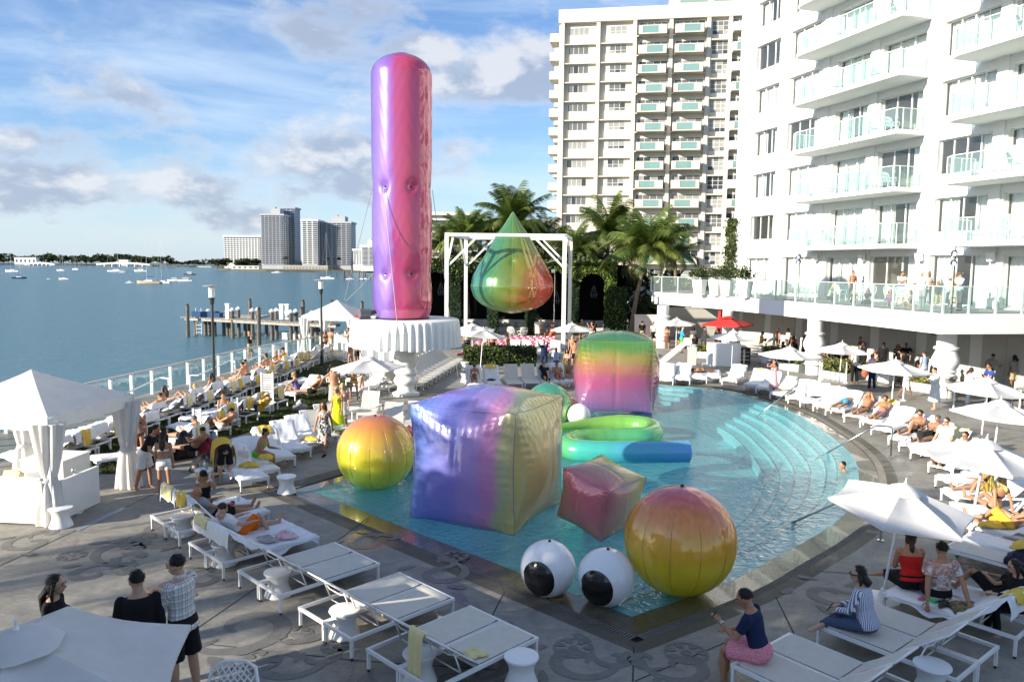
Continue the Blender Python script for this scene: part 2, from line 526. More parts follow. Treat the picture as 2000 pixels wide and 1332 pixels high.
# pool basin with curved steps
def pool_tile(name, base, dark):
    m = bpy.data.materials.new(name); m.use_nodes = True
    t = NT(m.node_tree); b = t.n['Principled BSDF']
    tc = t.node('ShaderNodeTexCoord'); v = tc.outputs['Object']
    f = t.range(t.noise(v, 7, 4, .6), .35, .65)
    br = t.node('ShaderNodeTexVoronoi'); br.inputs['Scale'].default_value = 14; t.l.new(v, br.inputs[0])
    col = t.mix(f, base, dark); col = t.mix(t.math('MULTIPLY', br.outputs['Color'], .10), col, (.8, .95, .95))
    t.l.new(col, b.inputs['Base Color']); b.inputs['Roughness'].default_value = .5
    return m
PT = pool_tile('aqua_pool_plaster', (.27, .69, .74), (.20, .60, .67))
PD = mat('dark_nosing_tile', (.05, .11, .12), .5, var=.15)
PS = pool_tile('pale_step_plaster', (.22, .58, .62), (.17, .50, .56))
fl = MB(); fl.cur = 0
rings = [POOL]
narc = len(POOL) - 1
def inner(d):
    """the pool outline moved in by d along the curved side only"""
    full = poly_offset(POOL, -d); out = [Vector(p) for p in full]
    ab = (pB - pA).normalized(); ac = (pC - pA).normalized()
    out[0] = pA.copy()
    # ends of the arc stay on the two straight sides
    out[1] = pA + ab * max(.1, (out[1] - pA).dot(ab)); out[-1] = pA + ac * max(.1, (out[-1] - pA).dot(ac))
    return out
zs = [-.05, -.20, -.36, -.52, -.68, -.84]
prev = POOL; zprev = -.02
def tiles_along(a, b):
    out = []
    for i in range(len(a) - 1):
        n_ = max(1, int((Vector(a[i + 1]) - Vector(a[i])).length / .22))
        for j in range(n_):
            u0, u1 = (j + .08) / n_, (j + .92) / n_
            out.append(((a[i].lerp(a[i + 1], u0), a[i].lerp(a[i + 1], u1)), (b[i].lerp(b[i + 1], u0), b[i].lerp(b[i + 1], u1))))
    return out
basin = MB(); nose = MB()
for k, z in enumerate(zs):
    strip(basin, prev, prev, zprev, z)
    cur = inner(.42 * (k + 1) + (.15 if k == 0 else 0))
    a = prev[1:]; b = cur[1:]
    basin.cur = 1
    strip(basin, a, b, z, z, closed=False)
    basin.cur = 0
    # dark tile line along the step edge
    b2 = inner(.42 * (k + 1) + (.15 if k == 0 else 0) - .05)[1:]
    for (p1, p2) in tiles_along(b2, b): nose.add([(q_.x, q_.y, z + .006) for q_ in (*p1, *reversed(p2))], [(0, 1, 2, 3)])
    prev = cur; zprev = z
strip(basin, prev, prev, zprev, -1.25)
fb = flat(prev, -1.25); o = len(basin.v); basin.v += fb.v; basin.f += [tuple(i + o for i in f) for f in fb.f]; basin.mi += [0] * len(fb.f)
po = basin.build('pool_basin', [PT, PS]); kind(po, 'structure')
kind(nose.build('step_edge_tiles', PD, po), 'structure')

def water_mat(name, ior, tint, bumps, rough=.0, base=None, murk=None):
    m = bpy.data.materials.new(name); m.use_nodes = True
    t = NT(m.node_tree); t.n.remove(t.n['Principled BSDF'])
    tc = t.node('ShaderNodeTexCoord'); v = tc.outputs['Object']; h = None
    for (sc, amp, det, st) in bumps:
        vv = t.vmath('MULTIPLY', v, st); n = t.math('MULTIPLY', t.noise(vv, sc, det, .6, .6), amp)
        h = n if h is None else t.math('ADD', h, n)
    bp = t.bump(h, 1.0, 1.0)
    fr = fresnel(t, ior, bp)
    gl = t.node('ShaderNodeBsdfGlossy'); gl.inputs['Roughness'].default_value = rough; t.l.new(bp, gl.inputs['Normal'])
    if base:
        u = t.node('ShaderNodeBsdfDiffuse'); u.inputs[0].default_value = (*base, 1)
    else:
        u = t.node('ShaderNodeBsdfTransparent'); u.inputs[0].default_value = (*tint, 1)
    mx = t.node('ShaderNodeMixShader'); t.l.new(fr.outputs[0], mx.inputs[0]); t.l.new(u.outputs[0], mx.inputs[1]); t.l.new(gl.outputs[0], mx.inputs[2])
    t.l.new(mx.outputs[0], t.n['Material Output'].inputs[0])
    if murk:
        d_ = t.node('ShaderNodeBsdfDiffuse'); d_.inputs[0].default_value = (*murk, 1); m2 = t.node('ShaderNodeMixShader'); m2.inputs[0].default_value = .34
        t.l.new(u.outputs[0], m2.inputs[1]); t.l.new(d_.outputs[0], m2.inputs[2]); t.l.new(m2.outputs[0], mx.inputs[1])
    return m
PW = water_mat('pool_water', 1.55, (.80, .97, .98), ((2.2, .18, 2, (1, 1, 1)), (6.0, .13, 3, (1, 1, 1)), (16.0, .035, 2, (1, 1, 1))), murk=(.13, .52, .56))
SW = water_mat('sea_water', 1.34, None, ((.10, .75, 4, (1, 2.0, 1)), (.45, .52, 5, (1, 1.6, 1)), (1.6, .42, 5, (1, 1.2, 1))), .12, (.085, .185, .24))
wo_ = flat(POOL, z_w).build('pool_water', PW); kind(wo_, 'structure')
sea = MB()
sea.add([(-6000, -60, SEA_Z), (3000, -60, SEA_Z), (3000, 7000, SEA_Z), (-6000, 7000, SEA_Z)], [(0, 1, 2, 3)])
kind(sea.build('sea', SW), 'structure')
seabed = MB(); seabed.add([(-6000, -60, -4), (3000, -60, -4), (3000, 7000, -4), (-6000, 7000, -4)], [(0, 1, 2, 3)])

# lawn
LAWN = mat('lawn_soil_green', (.055, .07, .022), .95, var=.25, vscale=3, bump=.5, bscale=40)
kind(flat(lawn, -.012).build('lawn', LAWN), 'structure')
GRASS = mat('grass_blade', (.075, .105, .025), .8, var=.25, vscale=1.2, spec=.2)
gm = MB()
lp = [Vector((p.x, p.y)) for p in lawn]
def inside(p, poly):
    c = False; n = len(poly); j = n - 1
    for i in range(n):
        if (poly[i][1] > p[1]) != (poly[j][1] > p[1]) and p[0] < (poly[j][0] - poly[i][0]) * (p[1] - poly[i][1]) / (poly[j][1] - poly[i][1]) + poly[i][0]: c = not c
        j = i
    return c
gr_ = random.Random(3); cnt = 0
while cnt < 26000:
    p = (gr_.uniform(-13.2, -7.2), gr_.uniform(19.9, 45))
    if p[1] > 33 and gr_.random() < .6: continue
    if not inside(p, lp): continue
    a = gr_.uniform(0, 6.28); h = gr_.uniform(.03, .075); ww = .016
    dx, dy = math.cos(a) * ww, math.sin(a) * ww; lx, ly = gr_.uniform(-.03, .03), gr_.uniform(-.03, .03)
    o = len(gm.v); gm.v += [(p[0] - dx, p[1] - dy, -.012), (p[0] + dx, p[1] + dy, -.012), (p[0] + lx, p[1] + ly, h)]
    gm.f.append((o, o + 1, o + 2)); gm.mi.append(0); cnt += 1
kind(gm.build('grass', GRASS), 'stuff')

# deck joints and the stained ornament of scrolls
JOINT = mat('deck_joint_dark', (.05, .05, .048), .9)
jm = MB()
def ribbon(mb, pts, w0, w1=None, z=.004, shape=None):
    pts = [Vector(p) for p in pts]; n = len(pts); L = []; Rr = []
    for i, p in enumerate(pts):
        t = (pts[min(i + 1, n - 1)] - pts[max(i - 1, 0)]).normalized(); nn = Vector((-t.y, t.x)); u = i / (n - 1)
        ww = shape(u) if shape else (w0 + ((w1 if w1 is not None else w0) - w0) * u)
        L.append(p + nn * ww / 2); Rr.append(p - nn * ww / 2)
    strip(mb, Rr, L, z, z, closed=False)
for a, b in (((0, 1105), (310, 960)), ((380, 1230), (600, 1080)), ((380, 1255), (700, 1290)), ((700, 1290), (1000, 1310)), ((960, 1205), (985, 1155)), ((1238, 1262), (1236, 1332)), ((1515, 1165), (1552, 1240)),
             ((1590, 1115), (1760, 1125)), ((1450, 1240), (1240, 1330)), ((640, 1070), (720, 1010)), ((1760, 960), (2000, 1000)), ((1700, 870), (1990, 900)), ((500, 940), (600, 970)), ((830, 760), (900, 765)),
             ((1500, 770), (1700, 700)), ((600, 850), (780, 840)), ((880, 700), (1130, 700)), ((1300, 700), (1480, 720))):
    ribbon(jm, [G(*a).xy, G(*b).xy], .022, z=.004)
kind(jm.build('deck_joints', JOINT), 'structure')
STAIN = concrete('ornament_stain', (.195, .186, .168), (.125, .121, .114))
om = MB()
def spiral(c, r0, r1, a0, turns, w, n=40, k=1):
    pts = []
    for i in range(n + 1):
        u = i / n; a = R(a0) + k * turns * 2 * math.pi * u; r = r0 + (r1 - r0) * u ** .8
        pts.append((c[0] + r * math.cos(a), c[1] + r * math.sin(a)))
    ribbon(om, pts, w, shape=lambda u: w * (.35 + 1.1 * math.sin(math.pi * min(1, u * 1.05)) ** .8) + .02, z=.005 + OZ())
_oz = [0]
def OZ():
    _oz[0] += 1; return .0006 * (_oz[0] % 6)
def blob(c, rx, ry, a, z=None):
    z = .009 + OZ() * .6; pts = []
    for i in range(18):
        q = 2 * math.pi * i / 18; x = rx * math.cos(q); y = ry * math.sin(q) * (1 + .35 * math.cos(q))
        pts.append((c[0] + x * math.cos(a) - y * math.sin(a), c[1] + x * math.sin(a) + y * math.cos(a)))
    om.add([(p[0], p[1], z) for p in pts], [tuple(range(18))])
def rosette(c, r):
    for k in range(7):
        a = 2 * math.pi * k / 7
        blob((c[0] + r * .72 * math.cos(a), c[1] + r * .72 * math.sin(a)), r * .26, r * .2, a)
    ribbon(om, [(c[0] + r * math.cos(2 * math.pi * i / 24), c[1] + r * math.sin(2 * math.pi * i / 24)) for i in range(25)], r * .18, z=.0075)
    blob(c, r * .26, r * .26, 0)
for (x, y, r, a0, k) in ((480, 1225, .95, 200, 1), (560, 1290, .6, 20, -1), (330, 1050, .8, 120, 1), (245, 1075, .7, 300, -1), (180, 1120, .55, 10, 1), (860, 1120, .6, 90, -1), (930, 1290, .6, 240, 1), (720, 1060, .55, 40, 1),
                         (1330, 1300, .55, 160, 1), (1620, 1160, .6, 30, -1), (60, 1060, .6, 90, 1), (640, 1120, .5, 300, -1), (400, 1130, .55, 60, 1), (1130, 1290, .6, 10, -1), (960, 1240, .4, 200, 1)):
    c = G(x, y).xy
    spiral(c, r, r * .18, a0, 1.1 * 1.0, .15 * r + .03, k=k)
    spiral((c.x + r * .9 * math.cos(R(a0)), c.y + r * .9 * math.sin(R(a0))), r * .55, r * .1, a0 + 150, .9, .12 * r + .02, k=-k)
    for j in range(4):
        a = R(a0 + 70 * j); blob((c.x + r * 1.15 * math.cos(a), c.y + r * 1.15 * math.sin(a)), r * .30, r * .12, a + .9)
for (x, y, r) in ((575, 1240, .26), (265, 1062, .28), (510, 1290, .27), (1340, 1275, .3), (655, 1262, .2), (890, 1085, .24), (1120, 1265, .28), (140, 1085, .24)): rosette(G(x, y).xy, r)
kind(om.build('deck_ornament', STAIN), 'structure')
# drain cover strip near the cabana
dm = MB(); ribbon(dm, [G(149, 1036).xy, G(243, 992).xy], .14, z=.006)
kind(dm.build('drain_cover', mat('drain_cover_blue_grey', (.26, .30, .36), .4, var=.1, vscale=20)), 'structure')

# ------------------------------------------------------------------ HOTEL
hotel = thing('hotel_building', 'long white hotel with glass balconies above the pool terrace', 'hotel')
P0 = Vector((16.33, 56.5)); HD = Vector((.297, -.955)).normalized(); HN = Vector((-HD.y, HD.x)) * -1
if HN.x > 0: HN = -HN
HA = math.atan2(HD.y, HD.x)
def HP(u, out, z):
    p = P0 + HD * u + HN * out
    return Vector((p.x, p.y, z))
# local frame: x along facade (u), y = -out, z up. matrix placed by rotation HA: local +y points to HN*-1?
yl = Vector((-math.sin(HA), math.cos(HA)))
YS = 1 if yl.dot(HN) > 0 else -1
hotel.location = (P0.x, P0.y, 0); hotel.rotation_euler = (0, 0, HA)
FL = [6.93 + 2.9 * k for k in range(7)]
UMAX = 31.0
cols = [(1.58, 4.24, .62, 2.28), (5.29, 8.19, .45, 2.28), (9.79, 12.45, .02, 2.25), (13.41, 16.37, .02, 2.25), (17.5, 20.6, .55, 2.28), (21.4, 25.2, .02, 2.25), (26.2, 29.6, .02, 2.25)]
wm = MB()
def wall_run(z0, z1, openings, d0=0.0, d1=.38):
    """facade wall between z0 and z1 with openings (u0,u1,za,zb)"""
    ys = sorted((YS * -d0, YS * -d1)); u = 0.0
    for (a, b, za, zb) in openings:
        wm.box2((u, ys[0], z0), (a, ys[1], z1))
        if za > z0 + .005: wm.box2((a, ys[0], z0), (b, ys[1], za))
        if zb < z1 - .005: wm.box2((a, ys[0], zb), (b, ys[1], z1))
        u = b
    wm.box2((u, ys[0], z0), (UMAX, ys[1], z1))
for f in FL: wall_run(f, f + 2.9, [(a, b, f + s, f + h) for a, b, s, h in cols])
TF = 3.8
tcols = [(1.2, 3.9, .9, 2.5), (5.3, 8.2, .05, 2.55), (9.6, 12.3, .05, 2.5), (13.2, 16.5, .05, 2.55), (17.4, 20.9, .05, 2.55), (21.6, 25.2, .05, 2.5), (26.2, 29.6, .05, 2.5)]
wall_run(TF, FL[0], [(a, b, TF + s, TF + h) for a, b, s, h in tcols])
top = FL[-1] + 2.9
wm.box2((0, YS * -14, top), (UMAX, YS * .08, top + .9))
wm.box2((0, YS * -14, TF - .85), (-.38, YS * -.0, top + .85))            # end wall
wm.box2((0.001, YS * -14, TF), (UMAX, YS * -13.7, top))                  # back wall
for (a, b, s, h) in cols[1:6:2]: pass
for u in (0.75, 4.75, 8.9, 12.93, 16.95, 21.0): wm.box2((u - .28, YS * .0, TF + 2.62), (u + .28, YS * .10, top - .01))   # slim raised piers
for f in [TF] + FL: wm.box2((.002, YS * -13.68, f - .2), (UMAX - .002, YS * -.39, f - .02))   # floors inside
wall = wm.build('wall', WALL, hotel)
# windows
def win_meshes(wid, hgt, n, d):
    fr = MB(); t = .055
    for x in (0, wid - t): fr.box2((x, -.04, 0), (x + t, .04, hgt))
    for z in (0, hgt - t): fr.box2((t, -.04, z), (wid - t, .04, z + t))
    for i in range(1, n):
        x = wid * i / n; fr.box2((x - .03, -.035, t), (x + .03, .035, hgt - t))
    if d: fr.box2((wid / n, -.05, hgt * .45), (wid / n + .05, .06, hgt * .52))
    return fr.mesh('window_frame', FRAME)
def pane_mesh(wid, hgt, n):
    m = MB(); m.box2((.03, -.006, .05), (wid / n - .03, .006, hgt - .05)); return m.mesh('pane', PANE)
def curtain_mesh(wid, hgt, seed, full):
    q = random.Random(seed); m = MB(); spans = [(0.02, wid - .02)] if full == 2 else ([(.02, wid * .36), (wid * .66, wid - .02)] if full == 1 else [(wid * .72, wid - .02)])
    for a, b in spans:
        n = int((b - a) / .05); ph = q.uniform(0, 6)
        m.grid(lambda u, v: (a + (b - a) * u, YS * -(.22 + .035 * math.sin(u * n * 1.1 + ph)), .04 + (hgt - .08) * v), n, 1)
    return m.mesh('curtain', CURT)
cache = {}
def window(parent, u, z, wid, hgt, n, door, q):
    key = (round(wid, 2), round(hgt, 2), n, door)
    if key not in cache: cache[key] = (win_meshes(wid, hgt, n, door), pane_mesh(wid, hgt, n), [curtain_mesh(wid, hgt, s, f) for s, f in ((1, 2), (2, 2), (3, 1), (4, 2), (5, 0))])
    fm, pm, cms = cache[key]
    wo = ob('glass_door' if door else 'window', fm, parent, (u, YS * -.27, z))
    for i in range(n): ob('pane', pm, wo, (wid * i / n, 0, 0))
    ob('curtain', cms[q.choice((0, 1, 3, 0, 2, 4) if q.random() < .93 else (4, 2))], wo, (0, 0, 0))
    rk = ('room',) + key
    if rk not in cache:
        m = MB(); m.grid(lambda a, b: (-.3 + (wid + .6) * a, YS * -2.4, -.1 + (hgt + .2) * b), 1, 1)
        m.grid(lambda a, b: (-.3, YS * -(.15 + 2.25 * a), -.1 + (hgt + .2) * b), 1, 1); m.grid(lambda a, b: (wid + .3, YS * -(.15 + 2.25 * a), -.1 + (hgt + .2) * b), 1, 1)
        cache[rk] = m.mesh('room', mat('room_wall', (.42, .41, .37), .9, var=.1, vscale=.6))
    ob('room', cache[rk], wo, (0, 0, 0))
    return wo
q = random.Random(21)
for f in FL:
    for i, (a, b, s, h) in enumerate(cols): window(hotel, a, f + s, b - a, h - s, 3 if i != 4 else 4, i in (2, 3, 5, 6), q)
for i, (a, b, s, h) in enumerate(tcols): window(hotel, a, TF + s, b - a, h - s, 3, i not in (0,), q)
# balconies
def balcony(u0, u1, out, f, split=None):
    m = MB(); y0, y1 = sorted((0, YS * out)); yin = YS * .003
    lo = [(u0 - .0, yin), (u0 + .0, YS * (out * .86)), (u0 + .6, YS * out), (u1 - .1, YS * out), (u1, YS * (out * .80)), (u1, yin)]
    m.prism(lo, f - .24, f - .0)
    b = m.build('balcony', WALL, hotel, fixn=True)
    post = MB(); post.box2((-.02, -.02, 0), (.02, .02, 1.05)); pm = BAL.setdefault('post', post.mesh('post', ALU))
    line = [(u0 + .06, YS * .10)] + [(u0 + .08, YS * (out * .84)), (u0 + .6, YS * (out - .06)), (u1 - .12, YS * (out - .06)), (u1 - .06, YS * (out * .78)), (u1 - .06, YS * .12)]
    rail = MB()
    for i in range(len(line) - 1):
        a, c = Vector((*line[i], 0)), Vector((*line[i + 1], 0)); L = (c - a).length; n = max(1, round(L / 1.0))
        rail.bar(a + Vector((0, 0, f + 1.06)), c + Vector((0, 0, f + 1.06)), .05, .035)
        ang = math.atan2(c.y - a.y, c.x - a.x)
        for j in range(n):
            p = a.lerp(c, j / n); w_ = L / n
            k = ('gp', round(w_, 2))
            if k not in BAL:
                g = MB(); g.box2((.04, -.006, .10), (w_ - .04, .006, 1.02)); BAL[k] = g.mesh('glass_panel', GLASSR)
            ob('glass_panel', BAL[k], b, (p.x, p.y, f), ang)
            ob('post', pm, b, (p.x, p.y, f))
    ob('post', pm, b, (line[-1][0], line[-1][1], f))
    rail.build('handrail', ALU, b)
    if split:
        d = MB(); d.box2((split - .03, YS * .15, f), (split + .03, YS * (out - .12), f + 1.35)); d.build('privacy_screen', GLASSR, b)
    return b
BAL = {}
for f in FL:
    balcony(8.1, 16.75, 1.95, f, 12.93)
    balcony(19.8, 30.0, 2.15, f, 25.7)
# terrace slab (roof over the poolside restaurant)
te = [G(1274, 570, TF).xy, G(1400, 577.5, TF).xy, G(1550, 589, TF).xy, G(1700, 601, TF).xy, G(1842, 613, TF).xy]
te = smooth_curve(te, 4)
tr_ = G(2000, 613, TF).xy; te2 = te + [tr_, tr_ + (tr_ - te[-1]).normalized() * 14]
back = [HP(UMAX, -.0, 0).xy, HP(-.6, 0, 0).xy, HP(-5.5, .5, 0).xy, te[0] + Vector((2.2, 3.0))]
T_M = hotel.matrix_basis.inverted()
def to_h(p, z): return T_M @ Vector((p[0], p[1], z))
hloop = [to_h(p, 0) for p in te2]; 
hb = [to_h(p, 0) for p in back]
m = MB(); loop = [(p.x, p.y) for p in hloop] + [(p.x, p.y) for p in hb]
m.prism(loop, TF - .85, TF - .002)
ts = m.build('terrace', WALL, hotel, fixn=True)
TILE = mat('terrace_floor_grey', (.33, .33, .32), .7, var=.08)
fm_ = flat([Vector(p) for p in poly_offset([Vector(p) for p in loop], -.12)], TF + .004)
fm_.build('terrace_floor', TILE, ts)
# terrace railing: posts, glass panes, handrail
PG = mat('railing_post_green_grey', (.48, .58, .55), .4, var=.04)
pm = MB(); pm.box2((-.045, -.03, 0), (.045, .03, 1.1)); pm = pm.mesh('post', PG)
line = dense([Vector((p.x, p.y)) for p in hloop], 1.25, closed=False)
inw = []
for i, p in enumerate(line):
    a = line[max(i - 1, 0)]; b = line[min(i + 1, len(line) - 1)]; t = (b - a).normalized(); nn = Vector((-t.y, t.x))
    c = Vector((np.mean([x[0] for x in loop]), np.mean([x[1] for x in loop])))
    if nn.dot(c - p) < 0: nn = -nn
    inw.append(p + nn * .12)
rl = MB()
for i in range(len(inw) - 1):
    a, b = inw[i], inw[i + 1]; L = (b - a).length; ang = math.atan2(b.y - a.y, b.x - a.x)
    if L < .3: continue
    rl.bar((a.x, a.y, TF + 1.12), (b.x, b.y, TF + 1.12), .06, .04)
    ob('post', pm, ts, (a.x, a.y, TF), ang)
    g = MB(); g.box2((.07, -.007, .08), (L - .07, .007, 1.07)); g.build('glass_panel', GLASSR, ts, loc=(a.x, a.y, TF), rz=ang)
rl.build('handrail', PG, ts)
# ground floor under the terrace: panelled wall
gw = MB(); s = YS
gw.box2((-.3, s * -.95, 0), (UMAX - 9.5, s * -.65, TF - .86))
gwo = gw.build('restaurant_wall', WALL, hotel)
pn = MB(); pn.box2((0, 0, 0), (1.30, .04, 2.86)); pn = pn.mesh('wall_panel', WALLG)
u = .2
while u < 20.5:
    for j in range(2): ob('wall_panel', pn, gwo, (u + j * 1.32, s * -.65 + (0 if s > 0 else -.04), .03))
    u += 3.35
# glazed doors at the right end
gd = MB()
for u in (21.4, 22.9, 24.4, 26.2): gd.box2((u - .05, s * -.75, 0), (u + .05, s * -.65, TF - .87))
gd.box2((21.45, s * -.74, 2.35), (28, s * -.66, 2.45))
gdo = gd.build('glass_entrance', WALLG, hotel)
for u in (21.45, 22.95, 24.45): 
    g = MB(); g.box2((u, s * -.71, .05), (u + 1.4, s * -.69, 2.34)); g.build('pane', PANE, gdo)
bk = MB(); bk.box2((20.9, s * -5.2, 0), (30, s * -5.0, TF - .9)); bk.box2((20.7, s * -5.0, 0), (20.9, s * -.96, TF - .9)); bk.build('lobby_wall', WALLG, hotel)
# turned columns under the terrace edge
cprof = [(.40, 0), (.40, .45), (.45, .50), (.51, .56), (.45, .62), (.40, .70), (.49, .80), (.53, .90), (.46, 1.0), (.40, 1.06), (.49, 1.16), (.42, 1.22), (.50, 1.36), (.58, 1.55), (.56, 1.72), (.46, 1.95), (.40, 2.08), (.51, 2.14), (.51, 2.22), (.40, 2.26), (.40, 2.96)]
bcol = MB(); bcol.lathe(cprof, 24); bcol = bcol.mesh('turned_column', WALL, R(40))
def at_h(o, p, z=0.0):
    q_ = to_h(p, z); o.location = q_; return o
for x, yb in ((1293, 679), (1588, 731), (1842, 775)):
    o = ob('turned_column', bcol, hotel); at_h(o, G(x, yb).xy)
m = MB(); m.lathe([(.30, 0), (.30, 2.96)], 18); o = m.build('round_column', WALL, hotel, smooth=R(40)); at_h(o, G(1418, 698).xy)
# wall lanterns on the fascia
def lantern(p, z, name='lantern'):
    m = MB(); m.box((0, 0, .02), (.22, .22, .04)); m.box((0, 0, .47), (.26, .26, .05)); m.box((0, 0, -.05), (.12, .12, .1))
    for a in (-1, 1):
        for b in (-1, 1): m.box((a * .1, b * .1, .24), (.02, .02, .42))
    o = m.build('wall_lantern', BLACK, hotel); at_h(o, p, z)
    g = MB(); g.box((0, 0, .24), (.17, .17, .40)); g.build('lamp_glass', mat('frosted_lamp_glass', (.8, .8, .78), .4, var=.02), o)
lantern(D(1824, 650, 33.0).xy, D(1824, 650, 33.0).z); lantern(D(1276, 590, 55.4).xy, D(1276, 590, 55.4).z)
# exit sign and speakers on the terrace wall
m = MB(); m.box((0, 0, 0), (.05, .42, .24)); o = m.build('exit_sign', mat('exit_sign_red', (.42, .12, .08), .5), hotel, loc=(10.9, YS * -.2, 6.5)); o.rotation_euler = (0, 0, R(90))
for u in (8.9, 12.9, 17.0, 21.2):
    m = MB(); m.box((0, 0, 0), (.25, .3, .42), rx=.2); m.build('wall_speaker', PLASTIC, hotel, loc=(u, YS * .28, 6.25))

# ------------------------------------------------------------------ unseen hotel wing added behind and left of the camera to shade the near deck
def SQ(s_, q_): return Vector((s_ * .866 - q_ * .5, s_ * .5 + q_ * .866))
wing = MB(); c = [SQ(-7.2, -9), SQ(-7.2, 10.4), SQ(-16, 10.4), SQ(-16, -9)]
wing.prism([(p.x, p.y) for p in c], 0, 7.6)
wg = tag(wing.build('shade_wing', WALL, fixn=True), 'low white hotel wing added unseen behind the viewpoint to shade the foreground', 'hotel wing')

# ------------------------------------------------------------------ APARTMENT TOWER
tw = thing('apartment_tower', 'tall cream apartment tower with rows of balconies behind the palms', 'apartment block', (6.64, 120.0, 0))
TA = math.atan2(-.163, .987); tw.rotation_euler = (0, 0, TA)
def tu(px):
    k = (px - 1000) / 1500.0
    return (120 * k - 6.64) / (.987 + .163 * k)
m = MB(); U0, U1 = 0.0, 40.0; ZT = 42.0
m.box2((U0, .6, 0), (U1, 18, ZT)); m.box2((U0 - .05, -.25, ZT), (U1, 18, ZT + 1.9))
m.box2((tu(1290), .0, ZT + 1.9), (U1, 15, ZT + 3.4))
body = m.build('wall', CREAM, tw)
fins = [tu(x) for x in (1090, 1157.5, 1226.5, 1295, 1366, 1407, 1447)]
m = MB(); m.box2((-.28, -.12, 0), (.28, .597, ZT - .003)); fm2 = m.mesh('fin', CREAM)
for u in fins: ob('fin', fm2, tw, (u, 0, 0))
m = MB()
NF = 15; bays = []
for k in range(NF):
    zf = 41.4 - 2.8 * k
    for i in range(len(fins) - 1):
        a, b = fins[i] + .283, fins[i + 1] - .283
        m.box2((a, -.0, zf - 2.62), (b, .597, zf - 2.46)) if i in (0, 1, 4) else m.box2((a, -.1, zf - 1.78), (b, .597, zf - 1.62))
m.build('floor_band', CREAM, tw)
sp = MB()
for k in range(NF):
    zf = 41.4 - 2.8 * k
    for i in (0, 1): sp.box2((fins[i] + 1.1, .18, zf - 2.45), (fins[i + 1] - .29, .597, zf - 1.18))
sp.build('spandrel', CREAM, tw)
GREYP = glass_mat('dull_window_glass', (.50, .54, .54), .35, .1); 
def tower_window(wid, hgt, n, rows):
    f = MB(); f.box2((-.05, -.03, -.05), (wid + .05, .0, hgt + .05)); f = f.mesh('window_frame', FRAME)
    ps = []
    for kk, c in (('dark', (.05, .055, .06)), ('grey', (.15, .155, .15)), ('pale', (.33, .33, .31))):
        p = MB(); wp = wid / n; hp = hgt / rows
        p.box2((.04, -.05, .03), (wp - .04, -.032, hp - .03)); ps.append(p.mesh('pane', mat('tower_glass_' + kk, c, .25, var=.12, vscale=.5, spec=.5)))
    return f, ps, n, rows, wid, hgt
WIN_A = tower_window(3.0, 1.15, 4, 1); WIN_B = tower_window(2.5, 1.5, 3, 2); WIN_C = tower_window(4.2, 1.95, 4, 1); WIN_E = tower_window(2.4, 1.9, 3, 3)
q = random.Random(5)
def tower_win(W, u, z):
    f, ps, n, rows, wid, hgt = W; o = ob('window', f, tw, (u, .59, z)); base = q.choice((0, 1, 1, 2, 2))
    for i in range(n):
        for j in range(rows): ob('pane', ps[base if q.random() < .7 else q.choice((0, 1, 2))], o, (wid / n * i, 0, hgt / rows * j))
bm_ = MB(); bw = 4.1
bm_.box2((0, -1.25, 0), (bw, .59, .16)); bm_.box2((0, -1.25, .16), (.12, .59, 1.25)); bm_.box2((.12, -1.25, 1.13), (bw, -1.13, 1.25)); bm_.box2((2.9, -1.25, .16), (bw, -1.13, 1.13)); bm_.box2((bw - .12, -1.13, .16), (bw, .59, 1.25)); bm_.box2((.12, -1.25, .16), (.6, -1.13, 1.13))
bl = bm_.mesh('balcony', CREAM)
gp = MB(); gp.box2((.6, -1.21, .18), (2.9, -1.17, 1.12)); gp = gp.mesh('glass_panel', glass_mat('teal_balcony_glass', (.40, .64, .62), .5, .08))
bm_ = MB(); bm_.box2((0, -1.25, 0), (bw, .59, .16)); bm_.box2((0, -1.25, .16), (.12, .59, 1.25)); bm_.box2((.12, -1.25, 1.13), (bw, -1.13, 1.25)); bm_.box2((.12, -1.25, .16), (1.3, -1.13, 1.13)); bm_.box2((bw - .12, -1.13, .16), (bw, .59, 1.25)); bm_.box2((3.6, -1.25, .16), (bw, -1.13, 1.13))
bl2 = bm_.mesh('balcony', CREAM)
gp2 = MB(); gp2.box2((1.3, -1.21, .18), (3.6, -1.17, 1.12)); gp2 = gp2.mesh('glass_panel', glass_mat('teal_balcony_glass', (.40, .64, .62), .5, .08))
for k in range(NF):
    zf = 41.4 - 2.8 * k
    tower_win(WIN_A, fins[0] + .9, zf - 1.15); tower_win(WIN_B, fins[1] + 1.7, zf - 1.45)
    for i, off in ((2, .7), (3, .7), (5, .2)):
        tower_win(WIN_C, fins[i] + off, zf - 1.6)
        v = (k + i) % 2
        o = ob('balcony', (bl, bl2)[v], tw, (fins[i] + (.55 if i != 5 else .3), 0, zf - 1.78 + .02)); ob('glass_panel', (gp, gp2)[v], o)
    tower_win(WIN_E, fins[4] + .5, zf - 1.75)
sb = MB(); sb.box2((-1.5, 0, 0), (0, 3.4, .16)); sb.box2((-1.5, 0, .16), (-1.38, 3.4, 1.2)); sb.box2((-1.38, 0, .16), (0, .12, 1.2)); sbm = sb.mesh('side_balcony', CREAM)
for k in range(NF):
    for y in (1.2, 8.0): ob('side_balcony', sbm, tw, (0, y, 41.4 - 2.8 * k - 1.7))
m = MB()
for px in ((1310, 1362), (1373, 1410), (1420, 1446)): m.box2((tu(px[0]), -.03, ZT + 2.2), (tu(px[1]), -.005, ZT + 2.8))
m.build('roof_window', mat('roof_window_green', (.22, .32, .28), .3), tw)
